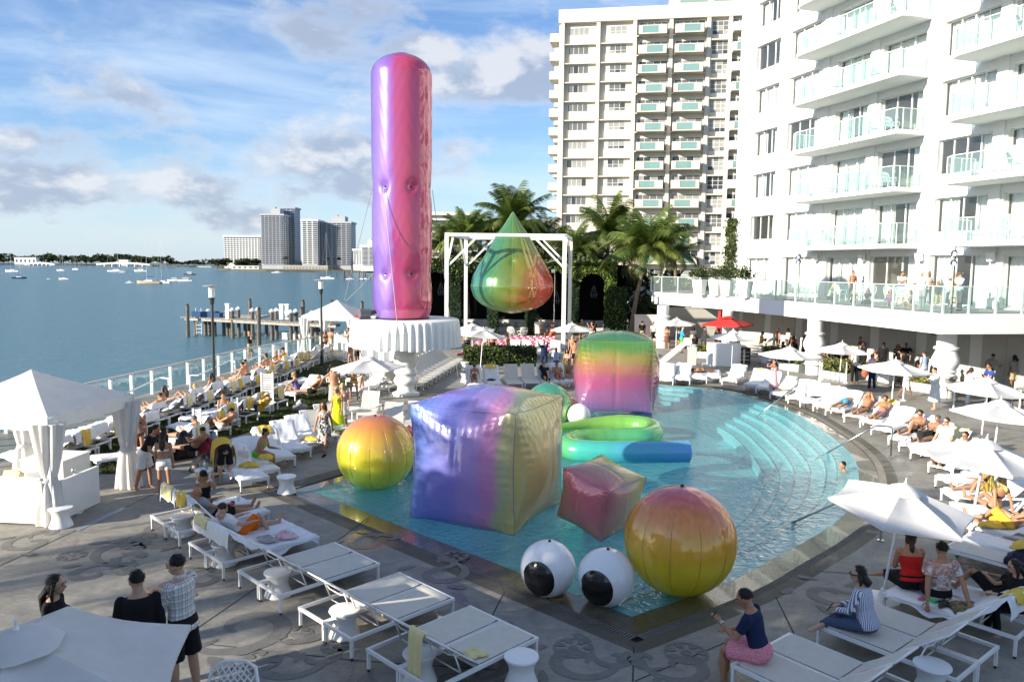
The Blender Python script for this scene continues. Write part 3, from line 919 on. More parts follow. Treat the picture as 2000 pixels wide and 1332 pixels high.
m = MB(); u = tu(1288); m.tube([(u, 2, ZT + 3.4), (u, 2, ZT + 5.0)], .05, 6); m.tube([(u - .9, 2, ZT + 4.3), (u + .8, 2, ZT + 5.0)], .03, 5); m.tube([(u - .3, 2, ZT + 4.2), (u + .2, 2, ZT + 4.9)], .02, 5)
m.build('aerial', STEEL, tw)
# lower block seen behind the palms at the left of the tower
def slab_block(name, label, x0, x1, ytop, Y, depth, floors, wc=CREAM, base=0.0, rot=0.0):
    a, b = D(x0, ytop, Y), D(x1, ytop, Y); wid = b.x - a.x
    t = thing(name, label, 'building', (a.x, Y, base), rot)
    m = MB(); m.box2((0, 0, 0), (wid, depth, a.z - base)); m.build('wall', wc, t)
    fh = (a.z - base) / (floors + .35); w1 = MB(); w2 = MB()
    for k in range(floors):
        z = fh * k + fh * .35
        w1.box2((.4, -.06, z), (wid - .4, -.01, z + fh * .5))
        w2.box2((-.2, -.7, z - fh * .32), (wid + .2, -.005, z - fh * .02))
    kind(w1.build('window_band', mat('far_window_dark', (.10, .13, .16), .3, var=.3, vscale=.3), t), 'stuff')
    w2.build('balcony_band', wc, t)
    return t
slab_block('apartment_block', 'low pale apartment block behind the pink column, over the palm tops', 838, 935, 414, 170, 20, 12)
slab_block('apartment_block', 'pale block seen between the palm crown and the tall tower', 1030, 1072, 428, 190, 20, 10)
# ================================================================== FAR SHORE
LANDM = mat('shore_ground', (.11, .11, .075), .95, var=.25, vscale=.02)
def shore(pts, depth, h, name):
    m = MB(); n = len(pts); rows = []
    fr = [G(x, y, SEA_Z).xy for x, y in pts]; L = [(p.x, p.y, SEA_Z - 1) for p in fr] + [(p.x * (1 + depth / p.y), p.y + depth, SEA_Z - 1) for p in reversed(fr)]
    m.prism([(p[0], p[1]) for p in L], SEA_Z - 1, SEA_Z + h)
    return kind(m.build(name, LANDM), 'structure')
shore([(-160, 516.2), (0, 517), (120, 518), (260, 519.5), (420, 522.5)], 500, 1.2, 'island_ground')
shore([(425, 528), (520, 530.5), (640, 532), (740, 533), (880, 534)], 600, 1.6, 'headland_ground')
shore([(200, 514.5), (480, 517), (760, 520)], 1500, 1.0, 'mainland_ground')
FOL = [mat('foliage_deep', (.036, .058, .020), .8, var=.3, vscale=.8, spec=.25), mat('foliage_mid', (.060, .085, .028), .8, var=.3, vscale=.8, spec=.25), mat('foliage_light', (.095, .115, .035), .8, var=.25, vscale=.8, spec=.25)]
def leaf_tris(mb, c, s, q, n=1):
    for _ in range(n):
        a = Vector((q.gauss(0, 1), q.gauss(0, 1), q.gauss(0, 1))).normalized(); b = a.orthogonal().normalized(); b = (Matrix.Rotation(q.uniform(0, 6.28), 3, a) @ b); d = a.cross(b)
        c = Vector(c); L = s * q.uniform(.7, 1.3); W = L * .5
        o = len(mb.v); mb.v += [tuple(c - b * L), tuple(c + d * W), tuple(c + b * L), tuple(c - d * W)]
        mb.f.append((o, o + 1, o + 2, o + 3)); mb.mi.append(mb.cur)
def crown_mesh(seed, rx, rz, n, leaf, lobes=7):
    q = random.Random(seed); mb = MB()
    L = [(Vector((q.gauss(0, .45) * rx, q.gauss(0, .45) * rx, q.uniform(-.4, .5) * rz)), q.uniform(.35, .6)) for _ in range(lobes)]
    for _ in range(n):
        c, r = q.choice(L); d = Vector((q.gauss(0, 1), q.gauss(0, 1), q.gauss(0, 1))).normalized() * q.uniform(.55, 1.0)
        p = c + Vector((d.x * rx * r, d.y * rx * r, d.z * rz * r * .9)); mb.cur = q.choice((0, 0, 1, 1, 2)); leaf_tris(mb, p, leaf, q)
    return mb.mesh('crown', FOL)
CROWNS = [crown_mesh(s, 4.5, 3.2, 420, .75) for s in (1, 2, 3, 4)]
tm = MB(); tm.tube([(0, 0, -.3), (.1, 0, 1.5), (.0, .1, 3.0)], [.28, .22, .16], 7); TRUNK = tm.mesh('trunk', BARK, True)
q = random.Random(12)
def shade_tree(p, s, label, group):
    t = thing('shade_tree', label, 'tree', (p[0], p[1], p[2]), q.uniform(0, 6.28), group); t.scale = (s * 1.15, s * 1.15, s)
    ob('trunk', TRUNK, t); ob('crown', q.choice(CROWNS), t, (0, 0, 4.2))
    return t
# small far palms share one simple mesh pair
fm = MB(); q2 = random.Random(4)
for k in range(16):
    a = 2 * math.pi * k / 16 + q2.uniform(-.2, .2); e = q2.uniform(-.1, 1.0); pts = []
    for i in range(6):
        u = i / 5; r = 2.4 * u; pts.append(Vector((r * math.cos(a), r * math.sin(a), 2.4 * u * math.sin(e) - 1.6 * u * u)))
    for i in range(5):
        d = (pts[i + 1] - pts[i]).normalized(); sx_ = d.cross(Vector((0, 0, 1))).normalized() * (.42 * math.sin(math.pi * (i + .6) / 6) + .06)
        fm.add([pts[i] - sx_, pts[i] + sx_, pts[i + 1] + sx_, pts[i + 1] - sx_], [(0, 1, 2, 3)])
FARFR = fm.mesh('crown', FOL[0]); fm = MB(); fm.tube([(0, 0, -.3), (.2, 0, 4), (.5, 0, 8)], [.22, .16, .13], 6); FARTR = fm.mesh('trunk', BARK, True)
def far_palm(p, s, label, group):
    t = thing('palm_tree', label, 'palm tree', tuple(p), q.uniform(0, 6.28), group); t.scale = (s, s, s); ob('trunk', FARTR, t); ob('crown', FARFR, t, (.5, 0, 8))
for i in range(46):
    x = -70 + i * 10.9 + q.uniform(-4, 4); Y = 1150 + q.uniform(0, 170)
    if x > 400: continue
    p = D(x, 517, Y); s = q.uniform(1.25, 2.3) * (1.25 if x < 330 else .7)
    shade_tree((p.x, p.y, -.2), s, 'dark green tree in the belt of trees along the far island shore', 'trees on the far island shore')
for i_, x in enumerate((22, 60, 66, 118, 148, 210, 227, 275, 330)): 
    p = D(x, 516, 1120 + q.uniform(0, 60)); far_palm((p.x, p.y, -.2), q.uniform(1.5, 2.0), '%s palm from the left rising above the tree belt on the far island' % ORD[i_ + 1], 'palms on the far island shore')
for i in range(30):
    x = 420 + q.uniform(0, 330); Y = 700 + q.uniform(5, 60); p = D(x, 530, Y)
    shade_tree((p.x, p.y, .2), q.uniform(.8, 1.7), 'dark tree on the headland below the bay towers', 'trees below the bay towers')
for i_, x in enumerate((447, 560, 640, 662, 695, 706)): 
    p = D(x, 528, 690); far_palm((p.x, p.y, .2), q.uniform(1.0, 1.5), '%s palm from the left on the headland below the bay towers' % ORD[i_ + 1], 'palms below the bay towers')
fw = MB(); qq = random.Random(8)
for i in range(2600):
    x = qq.uniform(330, 800); p = D(x, 518, 1900 + qq.uniform(0, 200)); h = qq.uniform(0, 1) ** 1.5 * 13 * (.6 + .4 * math.sin(x * .05)) + 2
    fw.cur = qq.choice((0, 0, 1)); leaf_tris(fw, (p.x, p.y, h), 3.2, qq)
kind(fw.build('far_forest', FOL), 'stuff')
# low white bridges and houses on the far shore
def bridge(x0, x1, y, Y, label):
    a, b = D(x0, y, Y), D(x1, y, Y); t = thing('causeway_bridge', label, 'bridge', (a.x, Y, 0)); w_ = b.x - a.x; m = MB(); n = 12
    m.grid(lambda u, v: (u * w_, 6 * v, a.z - 1.4 + 2.2 * math.sin(math.pi * u)), n, 1); m.grid(lambda u, v: (u * w_, 0, a.z - 2.6 + 2.2 * math.sin(math.pi * u) + 2.4 * v), n, 1)
    m.build('bridge_deck', WHITE, t); m = MB()
    for i in range(1, 7): m.box2((w_ * i / 7 - .6, .5, SEA_Z - 1), (w_ * i / 7 + .6, 5, a.z - 1.5 + 2.0 * math.sin(math.pi * i / 7)))
    m.build('pier', WHITE, t)
bridge(48, 106, 514.5, 1120, 'low white bridge at the left of the far tree belt'); bridge(188, 292, 514.5, 1090, 'long white arched bridge across the far channel')
def house(x0, x1, yt, Y, label):
    a, b = D(x0, yt, Y), D(x1, yt, Y); t = thing('shore_house', label, 'house', (a.x, Y, 0)); w_ = b.x - a.x; m = MB(); m.box2((0, 0, 0), (w_, 8, a.z)); m.build('wall', WHITE, t)
    m = MB(); m.box2((-.6, -.8, a.z), (w_ + .6, 8.6, a.z + .5)); m.build('roof', WHITE, t); m = MB()
    for i in range(5): m.box2((w_ * (i + .25) / 5, -.06, a.z * .35), (w_ * (i + .75) / 5, -.01, a.z * .75))
    m.build('window', mat('far_window_dark', (.10, .13, .16), .3), t)
house(28, 70, 503.5, 1125, 'white flat-roofed house among the trees at far left'); house(232, 250, 508, 1110, 'small white house near the bridge on the far shore')
house(452, 505, 520, 684, 'long low white building on the shore under the white slab block'); house(388, 412, 521, 900, 'tiny white house at the end of the headland')
# bay towers
def far_tower(name, label, x0, x1, ytop, Y, depth, floors, ncol, wc, dark, rot=0.0, crown=0.0, split=None):
    a, b = D(x0, ytop, Y), D(x1, ytop, Y); wd = b.x - a.x; H = a.z
    t = thing(name, label, 'tower block', (a.x, Y, 0), rot); m = MB(); m.box2((0, 0, 0), (wd, depth, H)); m.box2((-.8, -.8, H), (wd + .8, depth + .8, H + 1.6)); 
    if crown: m.box2((wd * .4, depth * .2, H + 1.6), (wd * .8, depth * .8, H + 1.6 + crown)); m.box2((wd * .5, depth * .3, H + 1.6 + crown), (wd * .56, depth * .5, H + 3.2 + crown))
    m.build('wall', wc, t); fh = (H - 5) / floors; wn = MB(); bd = MB()
    for k in range(floors):
        z = 5 + fh * k
        for i in range(ncol):
            u0 = wd * (i + .14) / ncol; u1 = wd * (i + .86) / ncol; wn.box2((u0, -.12, z + fh * .25), (u1, -.02, z + fh * .85))
        if dark: bd.box2((.6, -1.1, z - fh * .05), (wd - .6, -.125, z + fh * .22))
        for i in range(max(2, int(depth / 6))):
            y0 = depth * (i + .15) / max(2, int(depth / 6)); wn.box2((wd + .02, y0, z + fh * .25), (wd + .12, y0 + 3.4, z + fh * .85)); wn.box2((-.12, y0, z + fh * .25), (-.02, y0 + 3.4, z + fh * .85))
    kind(wn.build('window', mat('bay_tower_glass', (.09, .12, .17), .25, var=.3, vscale=.12), t), 'stuff')
    if dark: bd.build('balcony_band', wc, t)
    return t
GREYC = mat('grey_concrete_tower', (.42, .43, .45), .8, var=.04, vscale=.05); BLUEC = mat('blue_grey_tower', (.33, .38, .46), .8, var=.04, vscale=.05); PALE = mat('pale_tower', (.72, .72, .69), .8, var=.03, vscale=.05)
far_tower('slab_block', 'long white slab block left of the tall bay tower', 437, 508, 463, 735, 18, 13, 12, PALE, False)
far_tower('bay_tower', 'tall dark bay tower with stepped white crown', 509, 553, 421, 700, 22, 24, 6, GREYC, True, crown=5)
far_tower('bay_tower', 'blue grey shaft rising behind the tall bay tower', 551, 575.5, 408, 720, 18, 25, 3, BLUEC, True)
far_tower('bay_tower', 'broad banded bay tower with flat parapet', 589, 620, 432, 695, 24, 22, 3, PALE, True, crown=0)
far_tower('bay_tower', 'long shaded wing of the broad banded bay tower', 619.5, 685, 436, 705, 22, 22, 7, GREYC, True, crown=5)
far_tower('bay_tower', 'smaller white block behind the marina', 690, 712, 490, 640, 18, 14, 4, PALE, False); far_tower('bay_tower', 'striped white block beside the pink column', 705, 735, 483, 620, 18, 14, 2, PALE, True, crown=4)
a, b = D(552, 518, 682), D(640, 519, 682); m = MB(); m.box2((0, 0, -2), (b.x - a.x, 20, a.z)); 
t = thing('parking_podium', 'low beige parking block at the foot of the bay towers', 'building', (a.x, 682, 0)); m.build('wall', mat('podium_beige', (.42, .40, .36), .85, var=.06, vscale=.1), t)
m = MB()
for i in range(14): m.box2(((b.x - a.x) * (i + .2) / 14, -.1, .5), ((b.x - a.x) * (i + .75) / 14, -.02, a.z - 1.2))
m.build('opening', mat('podium_opening', (.25, .25, .24), .9), t)

# ================================================================== BOATS
HULLW = mat('boat_white', (.78, .78, .76), .35); HULLN = mat('boat_navy', (.02, .03, .07), .35); SAILB = mat('sail_cover_blue', (.02, .05, .30), .8); DECKB = mat('boat_tan_deck', (.45, .33, .2), .7)
def hull_mesh(L, Wd, fb, m1, m2):
    mb = MB(); n = 9; rings = []
    for i in range(n):
        u = i / (n - 1); x = (u - .5) * L; wv = Wd / 2 * max(.04, (1 - max(0, (u - .45) / .55) ** 2.2)) * (.82 + .18 * min(1, u * 3)); sh = fb * (1 + .35 * u * u)
        rings.append([(x + .08 * L * 0, -wv, sh), (x, -wv * .85, .05), (x, 0, -.25), (x, wv * .85, .05), (x, wv, sh), (x, 0, sh + .02)])
    mb.loft(rings); return mb.mesh('hull', [m1], False)
hm = {}
def boat(x, y, L, ang, label, kind_='sail', hull=HULLW, cover=SAILB, mast=None, grp=None):
    L *= .62 if y < 548 else .9; L = round(L, 1); p = G(x, y, SEA_Z); t = thing('sailboat' if kind_ == 'sail' else 'motorboat', label, 'boat', (p.x, p.y, SEA_Z), R(ang), grp)
    key = (L, hull.name)
    if key not in hm: hm[key] = hull_mesh(L, L * .30, L * .085, hull, hull)
    ob('hull', hm[key], t); fb = L * .085
    c = MB()
    if kind_ == 'sail':
        rings = [[(xx, s_ * L * w_, fb + zz) for (s_, zz) in ((-1, 0), (-.8, hh), (.8, hh), (1, 0))] for xx, w_, hh in ((-L * .18, .09, L * .05), (L * .05, .09, L * .055), (L * .2, .06, L * .02))]
        c.loft(rings); c.build('cabin', HULLW, t); mh = mast or L * 1.25
        m = MB(); m.tube([(L * .08, 0, fb), (L * .08, 0, mh)], [L * .007, L * .004], 5); m.build('mast', ALU, t)
        m = MB(); m.tube([(L * .08, 0, fb + L * .14), (-L * .3, 0, fb + L * .13)], [L * .008, L * .008], 5); m.build('boom', ALU, t)
        m = MB(); m.tube([(L * .07, 0, fb + L * .17), (-L * .1, 0, fb + L * .165), (-L * .29, 0, fb + L * .14)], [L * .03, L * .028, L * .012], 6); m.build('sail_cover', cover, t)
        m = MB(); m.tube([(L * .08, 0, mh * .98), (L * .49, 0, fb * 1.3)], .02, 3); m.tube([(L * .08, 0, mh * .98), (-L * .48, 0, fb)], .02, 3); m.build('stay', STEEL, t)
    else:
        c.box2((-L * .22, -L * .1, fb), (L * .14, L * .1, fb + L * .13)); c.box2((-L * .26, -L * .115, fb + L * .13), (L * .2, L * .115, fb + L * .15)); c.build('cabin', HULLW, t)
        m = MB(); m.box2((-L * .2, -L * .103, fb + L * .06), (L * .145, L * .103, fb + L * .115)); m.build('window', mat('boat_window', (.03, .04, .05), .2), t)
        m = MB(); m.tube([(-L * .05, 0, fb + L * .15), (-L * .05, 0, fb + L * .3)], .03, 4); m.build('aerial', ALU, t)
    return t
boat(24, 531, 15, 175, 'white sailboat at the left edge of the bay', mast=17)
boat(38, 544, 8.6, 5, 'dark hulled sailboat with tan stern in the left of the bay', hull=HULLN, mast=11)
boat(119, 529, 11, 170, 'small white sailboat close to the far shore', mast=17)
boat(125, 546, 6.6, 175, 'white sailboat with blue cover moored near the bay centre', mast=10.2)
boat(148, 527, 12, 160, 'sailboat with dark cover near the tree belt', cover=HULLN, mast=19)
boat(228, 531, 19, 0, 'long white sailboat in front of the bridge', mast=19)
boat(242, 533, 8, 10, 'small white motor launch beside the long white sailboat', 'motor')
boat(275, 530.5, 15, 180, 'white motor cruiser right of the long white sailboat', 'motor')
boat(291, 554, 9.0, 175, 'tan decked sailboat with bright blue sail cover', hull=DECKB, mast=14)
boat(318, 553.5, 6.2, 170, 'white sailboat with bright blue cover beside the tan boat', mast=13.5)
boat(340, 549, 5.5, 180, 'small white cabin boat right of the two blue covered sailboats', 'motor')
boat(362, 549.5, 6.0, 180, 'white open motorboat at the end of the moored line', 'motor')
boat(370, 537, 11, 175, 'navy hulled motorboat with white wheelhouse', 'motor', HULLN)
boat(254, 553, 3.0, 0, 'tiny white tender floating alone in the bay', 'motor')
boat(95, 545.5, 2.2, 0, 'tiny white mooring dinghy left of the centre sailboat', 'motor')
boat(542, 533.5, 13, 5, 'white sailboat moored below the tall bay tower', mast=19)
boat(640, 545, 11, 170, 'white sailboat at the left end of the marina', mast=21)
boat(683, 546, 6, 180, 'white motorboat among the marina pilings', 'motor'); boat(712, 546, 7, 180, 'white sailboat among the marina pilings', mast=15)
qm = random.Random(31)
mp_ = MB(); mp_.tube([(0, 0, -1), (0, 0, 3.0)], .22, 6); mpm = mp_.mesh('marina_piling', PILE)
for i in range(24):
    p = G(qm.uniform(655, 740), qm.uniform(541, 549), SEA_Z); o = ob('marina_piling', mpm, None, (p.x, p.y, SEA_Z)); o.scale = (1, 1, qm.uniform(.6, 1.4)); tag(o, 'grey wooden piling in the cluster of marina posts under the bay towers', 'piling', 'pilings of the far marina')

# ================================================================== PIER
pier = thing('wooden_pier', 'narrow wooden pier with white capped posts out in the bay', 'pier')
pz = SEA_Z + 1.75
pl = [D(368, 622, 73), D(448, 619, 71), D(560, 622, 68), D(660, 626, 66)]
for p in pl: p.z = pz
m = MB()
pd = MB(); pd.box((0, 0, 0), (.24, 1.7, .06)); pdm = pd.mesh('plank', WOOD)
path = dense([p.xy for p in pl], .30, closed=False)
for i in range(len(path) - 1):
    a, b = path[i], path[i + 1]; o = ob('plank', pdm, pier, (a.x, a.y, pz + .012 * ((i * 7) % 3)), math.atan2(b.y - a.y, b.x - a.x))
m = MB()
for s_ in (-.7, .7):
    for i in range(len(pl) - 1): m.bar(pl[i] + Vector((0, s_, -.16)), pl[i + 1] + Vector((0, s_, -.16)), .15, .22)
m.build('stringer', WOOD, pier)
head = [D(455, 611, 78), D(540, 613, 78)]; m = MB(); m.box2((head[0].x, 73, pz - .1), (head[1].x, 76, pz + .05)); m.build('landing_stage', WOOD, pier)
pp = MB(); pp.tube([(0, 0, -1.2), (0, 0, 2.55)], .17, 8); ppm = pp.mesh('post', PILE)
cp = MB(); cp.lathe([(.25, 0), (.25, .12), (.04, .3)], 8); cpm = cp.mesh('post_cap', WHITE)
for x, Y in ((454, 70.0), (466, 71.8), (493, 69.4), (504, 71), (531, 68.6), (540, 70), (568, 67.6), (578, 69), (609, 66.6), (618, 68)):
    p = D(x, 622, Y); o = ob('post', ppm, pier, (p.x, Y, SEA_Z)); ob('post_cap', cpm, o, (0, 0, 2.55))
for x in (376, 396, 404, 414, 432, 440, 446, 474, 482, 516): p = D(x, 622, 72); o = ob('post', ppm, pier, (p.x, 72.6, SEA_Z)); o.scale = (1, 1, .6)
m = MB()
for s_ in (-.25, .25): m.tube([(s_, 0, -1.6), (s_, 0, .9)], .03, 5)
for k in range(6): m.tube([(-.25, 0, -1.4 + k * .35), (.25, 0, -1.4 + k * .35)], .03, 5)
m.build('ladder', WHITE, pier, loc=(D(388, 628, 72).x, 72.0, pz))
for i, x in enumerate((445, 550, 561)):
    p = D(x, 618, 70); m = MB(); m.box2((-.16, -.16, 0), (.16, .16, 1.3)); m.box2((-.2, -.2, 1.3), (.2, .2, 1.42)); m.box2((-.22, -.08, .5), (-.16, .08, .8)); o = m.build('power_post', WHITE, pier, loc=(p.x, p.y, pz + .05))
m = MB(); m.box2((-1.3, -.5, 0), (1.3, .5, .42)); m.box2((-1.3, -.5, .42), (.9, .5, .55)); tag(m.build('storage_box', mat('blue_tarpaulin', (.02, .08, .2), .7), loc=(D(404, 620, 72).x, 72.2, pz + .04)), 'blue covered storage box at the seaward end of the pier', 'box')
m = MB(); m.ball((0, 0, .3), (.6, .4, .3), 8, 5); m.ball((.7, .1, .45), (.35, .3, .35), 8, 5); m.box2((-.5, -.3, 0), (.9, .3, .25)); tag(m.build('gear_pile', mat('pale_canvas_gear', (.6, .6, .58), .9, var=.2), loc=(D(390, 620, 72).x, 72.3, pz + .04)), 'pale heap of boat gear at the seaward end of the pier', 'gear')
pm_ = MB(); pm_.tube([(0, 0, -1.5), (.05, 0, 5.0)], [.19, .16], 8); pm_.cur = 1; pm_.tube([(.05, 0, 5.0), (.05, 0, 5.25)], [.16, .05], 8); pmm = pm_.mesh('mooring_piling', [PILE, BLACK])
for i, (x, yt, Y, lab) in enumerate(((365, 594, 71, 'tall dark mooring piling at the seaward tip of the pier'), (487, 583, 76, 'tall mooring piling behind the pier, near its middle'), (504, 600, 63, 'dark piling standing in the water before the pier'), (588, 600, 62, 'thin piling in the water before the landward half of the pier'),
                   (591, 586, 74, 'tall piling behind the landward half of the pier'), (647, 586, 74, 'mooring piling behind the white tent roof'), (706, 588, 74, 'mooring piling beside the foot of the inflatable column'))):
    p = D(x, yt, Y); o = ob('mooring_piling', pmm, None, (p.x, Y, SEA_Z)); o.scale = (1, 1, (p.z - SEA_Z) / 5.2); tag(o, lab, 'piling')
p = D(604, 628, 69); t = boat(604, 640, 6.0, 175, 'small white boat with navy bimini moored at the pier', 'motor'); t.location = (p.x, 69.5, SEA_Z)
m = MB(); m.grid(lambda u, v: ((u - .5) * 4.6, (v - .5) * 2.0, 2.55 - .5 * (2 * u - 1) ** 2), 8, 2); m.build('bimini', HULLN, t)

# ================================================================== PROMENADE RAILING
rg = thing('glass_railing', 'long glass railing with white posts along the sea wall', 'railing')
rp = dense(RAILP[1:], 1.22, closed=False)
pm = MB(); pm.box2((-.045, -.06, 0), (.045, .06, 1.03)); pm = pm.mesh('post', ALU); hr = MB()
for i in range(len(rp) - 1):
    a, b = rp[i], rp[i + 1]; L = (b - a).length; ang = math.atan2(b.y - a.y, b.x - a.x)
    if L < .3: continue
    ob('post', pm, rg, (a.x, a.y, 0), ang); hr.bar((a.x, a.y, 1.06), (b.x, b.y, 1.06), .10, .06)
    g = MB(); g.box2((.07, -.007, .08), (L - .07, .007, .98)); g.build('glass_panel', GLASS, rg, loc=(a.x, a.y, 0), rz=ang)
hr.build('handrail', mat('wooden_handrail_grey', (.52, .50, .46), .6, var=.08, vscale=4), rg)
def pipe_rail(pts, label):
    m = MB(); top = [G(x, y, h) for x, y, h in pts]
    m.tube(top, .03, 6); r = m.build('pipe_handrail', ALU); tag(r, label, 'handrail')
    m = MB()
    for i in (0, len(top) - 1): m.tube([(top[i].x, top[i].y, 0), tuple(top[i])], .028, 6)
    m.build('post', ALU, r)
pipe_rail([(243, 770, .55), (312, 738, .95), (329, 739, .95)], 'short sloping white pipe handrail behind the first loungers at left')
pipe_rail([(371, 733, .95), (386, 733, .95), (448, 705, .95), (459, 706, .95)], 'white pipe handrail beside the nearer lamp post')
pipe_rail([(475, 705, .95), (490, 702, .95), (530, 685, .95), (545, 682, .95)], 'white pipe handrail below the man on the telephone')

def lamp_post(x, yb, ytop, label):
    p = G(x, yb); p2 = D(x, ytop, p.y); H = p2.z; t = thing('lamp_post', label, 'lamp post', (p.x, p.y, 0)); DK = mat('lamp_dark_green', (.02, .03, .03), .5)
    m = MB(); m.tube([(0, 0, 0), (0, 0, .5), (0, 0, .52), (0, 0, H - .85)], [.10, .10, .065, .055], 10); m.build('pole', DK, t)
    m = MB(); m.lathe([(.05, 0), (.09, .06), (.10, .22), (.14, .28)], 10, (0, 0, H - .85)); m.build('collar', DK, t)
    m = MB(); m.lathe([(.11, 0), (.13, .02), (.13, .46), (.11, .48)], 12, (0, 0, H - .56)); m.build('lamp_glass', mat('frosted_lamp_glass', (.8, .8, .78), .4, var=.02), t, smooth=R(40))
    m = MB(); m.lathe([(.02, .07), (.36, .02), (.36, .0), (.05, .0)], 16, (0, 0, H - .07)); m.build('lamp_shade', mat('lamp_shade_grey', (.3, .3, .3), .5), t)
lamp_post(419, 768, 556, 'dark lamp post with white lantern on the promenade, nearer of two'); lamp_post(629, 712, 545, 'dark lamp post with white lantern beside the far white tent')
lp = lamp_post

# ================================================================== UMBRELLAS
def umbrella(x, y, h0, top, rad, label, tilt=(0, 0), n=6, cm=None, base=True, rot=0.3, sag=.05, drop=.42):
    cm = cm or FABRIC; p = G(x, y, h0) if h0 is not None else x
    t = thing('parasol', label, 'parasol', (p.x, p.y, 0 if h0 is None else 0), 0, 'white parasols round the pool' if cm is FABRIC else None)
    t.rotation_euler = (R(tilt[0]), R(tilt[1]), 0)
    m = MB(); m.tube([(0, 0, 0), (0, 0, top - .06)], .024, 10); m.build('pole', ALU, t, smooth=R(40))
    m = MB(); ze = top - drop; zt = top - .09; ns = 6
    tips = [(rad * math.cos(rot + 2 * math.pi * k / n), rad * math.sin(rot + 2 * math.pi * k / n)) for k in range(n)]
    for k in range(n):
        a, b = tips[k], tips[(k + 1) % n]; vs = []; rows = 6
        for i in range(rows + 1):
            u = .10 + .90 * i / rows
            for j in range(ns + 1):
                s_ = j / ns; ex = (a[0] * (1 - s_) + b[0] * s_); ey = (a[1] * (1 - s_) + b[1] * s_)
                inw = 1 - .05 * math.sin(math.pi * s_) * u
                z = zt + (ze - zt) * u ** 1.12 - sag * 1.7 * math.sin(math.pi * s_) * math.sin(math.pi * min(1, u * .9)) - .008 * math.sin(u * 19 + k * 2) * math.sin(math.pi * s_) + .012 * math.sin(math.pi * s_ * 3 + k) * u * (1 - u)
                vs.append((ex * u * inw, ey * u * inw, z))
        fs = [(i * (ns + 1) + j, i * (ns + 1) + j + 1, (i + 1) * (ns + 1) + j + 1, (i + 1) * (ns + 1) + j) for i in range(rows) for j in range(ns)]
        m.add(vs, fs)
        e = len(vs) - ns - 1; o = len(m.v) - ns - 1
        # hem turned down
        hem = [(q_[0], q_[1], q_[2] - .05) for q_ in vs[e:]]; h0_ = len(m.v); m.v += hem
        for j in range(ns): m.f.append((o + j, o + j + 1, h0_ + j + 1, h0_ + j)); m.mi.append(0)
    c = m.build('canopy', cm, t, smooth=R(28))
    m = MB(); m.lathe([(rad * .24, zt - .075), (rad * .20, zt - .02), (rad * .10, zt + .045), (.03, zt + .075)], n * 3, (0, 0, 0), lambda a, z: 1 + .05 * math.cos(n * (a - rot))); m.build('vent_cap', cm, t, smooth=R(30))
    m = MB(); m.lathe([(.022, 0), (.03, .04), (.012, .07), (.012, .13)], 8, (0, 0, top - .04)); m.build('finial', ALU, t)
    for k in range(n):
        m = MB(); a = tips[k]; m.bar((a[0] * .06, a[1] * .06, zt - .06), (a[0] * .97, a[1] * .97, ze - .02), .018, .02); m.build('rib', ALU, t)
        m = MB(); m.bar((a[0] * .03, a[1] * .03, zt - .55), (a[0] * .5, a[1] * .5, zt + (ze - zt) * .5 - .06), .014, .014); m.build('strut', ALU, t)
    if base:
        m = MB(); m.lathe([(.30, 0), (.30, .03), (.08, .06), (.05, .22)], 20); m.build('base', ALU, t, smooth=R(40))
    return t
umbrella(1722, 1172, 0, 2.14, 1.15, 'white parasol in the right foreground, leaning over the pool edge', (7, 4), rot=.9)
umbrella(1890, 1062, 0, 2.24, 1.30, 'white parasol above the woman in the black bikini', (2, 5), rot=.35)
umbrella(1934, 935, 0, 2.20, 1.18, 'white parasol just behind the one over the black bikini', (1, 3), rot=.7)
umbrella(1915, 868, 0, 2.20, 1.25, 'white parasol farthest right, before the couple in blue and white', (1, 2), rot=.2)
umbrella(1738, 815, 0, 2.25, 1.30, 'white parasol beside the man in the pink shirt', (1, 2), rot=.5)
umbrella(1638, 762, 0, 2.25, 1.22, 'white parasol in front of the turned column with the clipped planter', (0, 1.5), rot=.2)
umbrella(1536, 776, 0, 2.25, 1.30, 'white parasol over the woman taking pictures at the far pool edge', (0, 1.5), rot=.6)
umbrella(1428, 728, 0, 2.30, 1.30, 'white parasol beside the white bar, under the red one', (0, 1), rot=.4)
umbrella(1320, 684, 0, 2.20, 1.35, 'white parasol at the far column, above the man in green shorts', (0, 0), rot=.1)
umbrella(1116, 703, 0, 2.25, 1.35, 'white parasol before the right post of the white frame', (0, 0), rot=.3)
umbrella(923, 712, 0, 2.35, 1.45, 'left one of the two overlapping parasols over the clipped hedge', (0, -1), rot=.5)
umbrella(938, 722, 0, 2.25, 1.35, 'right one of the two overlapping parasols over the clipped hedge', (-3, 4), rot=.1)
umbrella(723, 815, 0, 2.28, 1.35, 'white parasol in front of the pedestal table', (0, -1.5), rot=.2)
RED = mat('red_canvas', (.50, .035, .03), .8, var=.06, vscale=4, transl=.15)
umbrella(1418, 705, 0, 2.75, 1.75, 'large open red parasol by the white bar', (0, 0), 4, RED, rot=.2, drop=.55)
t = umbrella(Vector((-4.45, 6.72, 0)), 0, None, 2.30, 1.56, 'large white parasol cut by the lower left corner', (2, 0), rot=.80, sag=.04, drop=.54)
# closed red parasol
p = G(1404, 690); t = thing('closed_parasol', 'closed red parasol standing behind the white bar', 'parasol', (p.x, p.y, 0)); m = MB(); m.tube([(0, 0, 0), (0, 0, 3.1)], .03, 8); m.build('pole', ALU, t)
m = MB(); m.lathe([(.30, .75), (.34, .9), (.24, 1.5), (.16, 2.1), (.12, 2.2), (.16, 2.3), (.10, 2.85), (.03, 3.0)], 24, (0, 0, 0), lambda a, z: 1 + .16 * math.cos(9 * a + z)); m.build('canopy', RED, t, smooth=True)
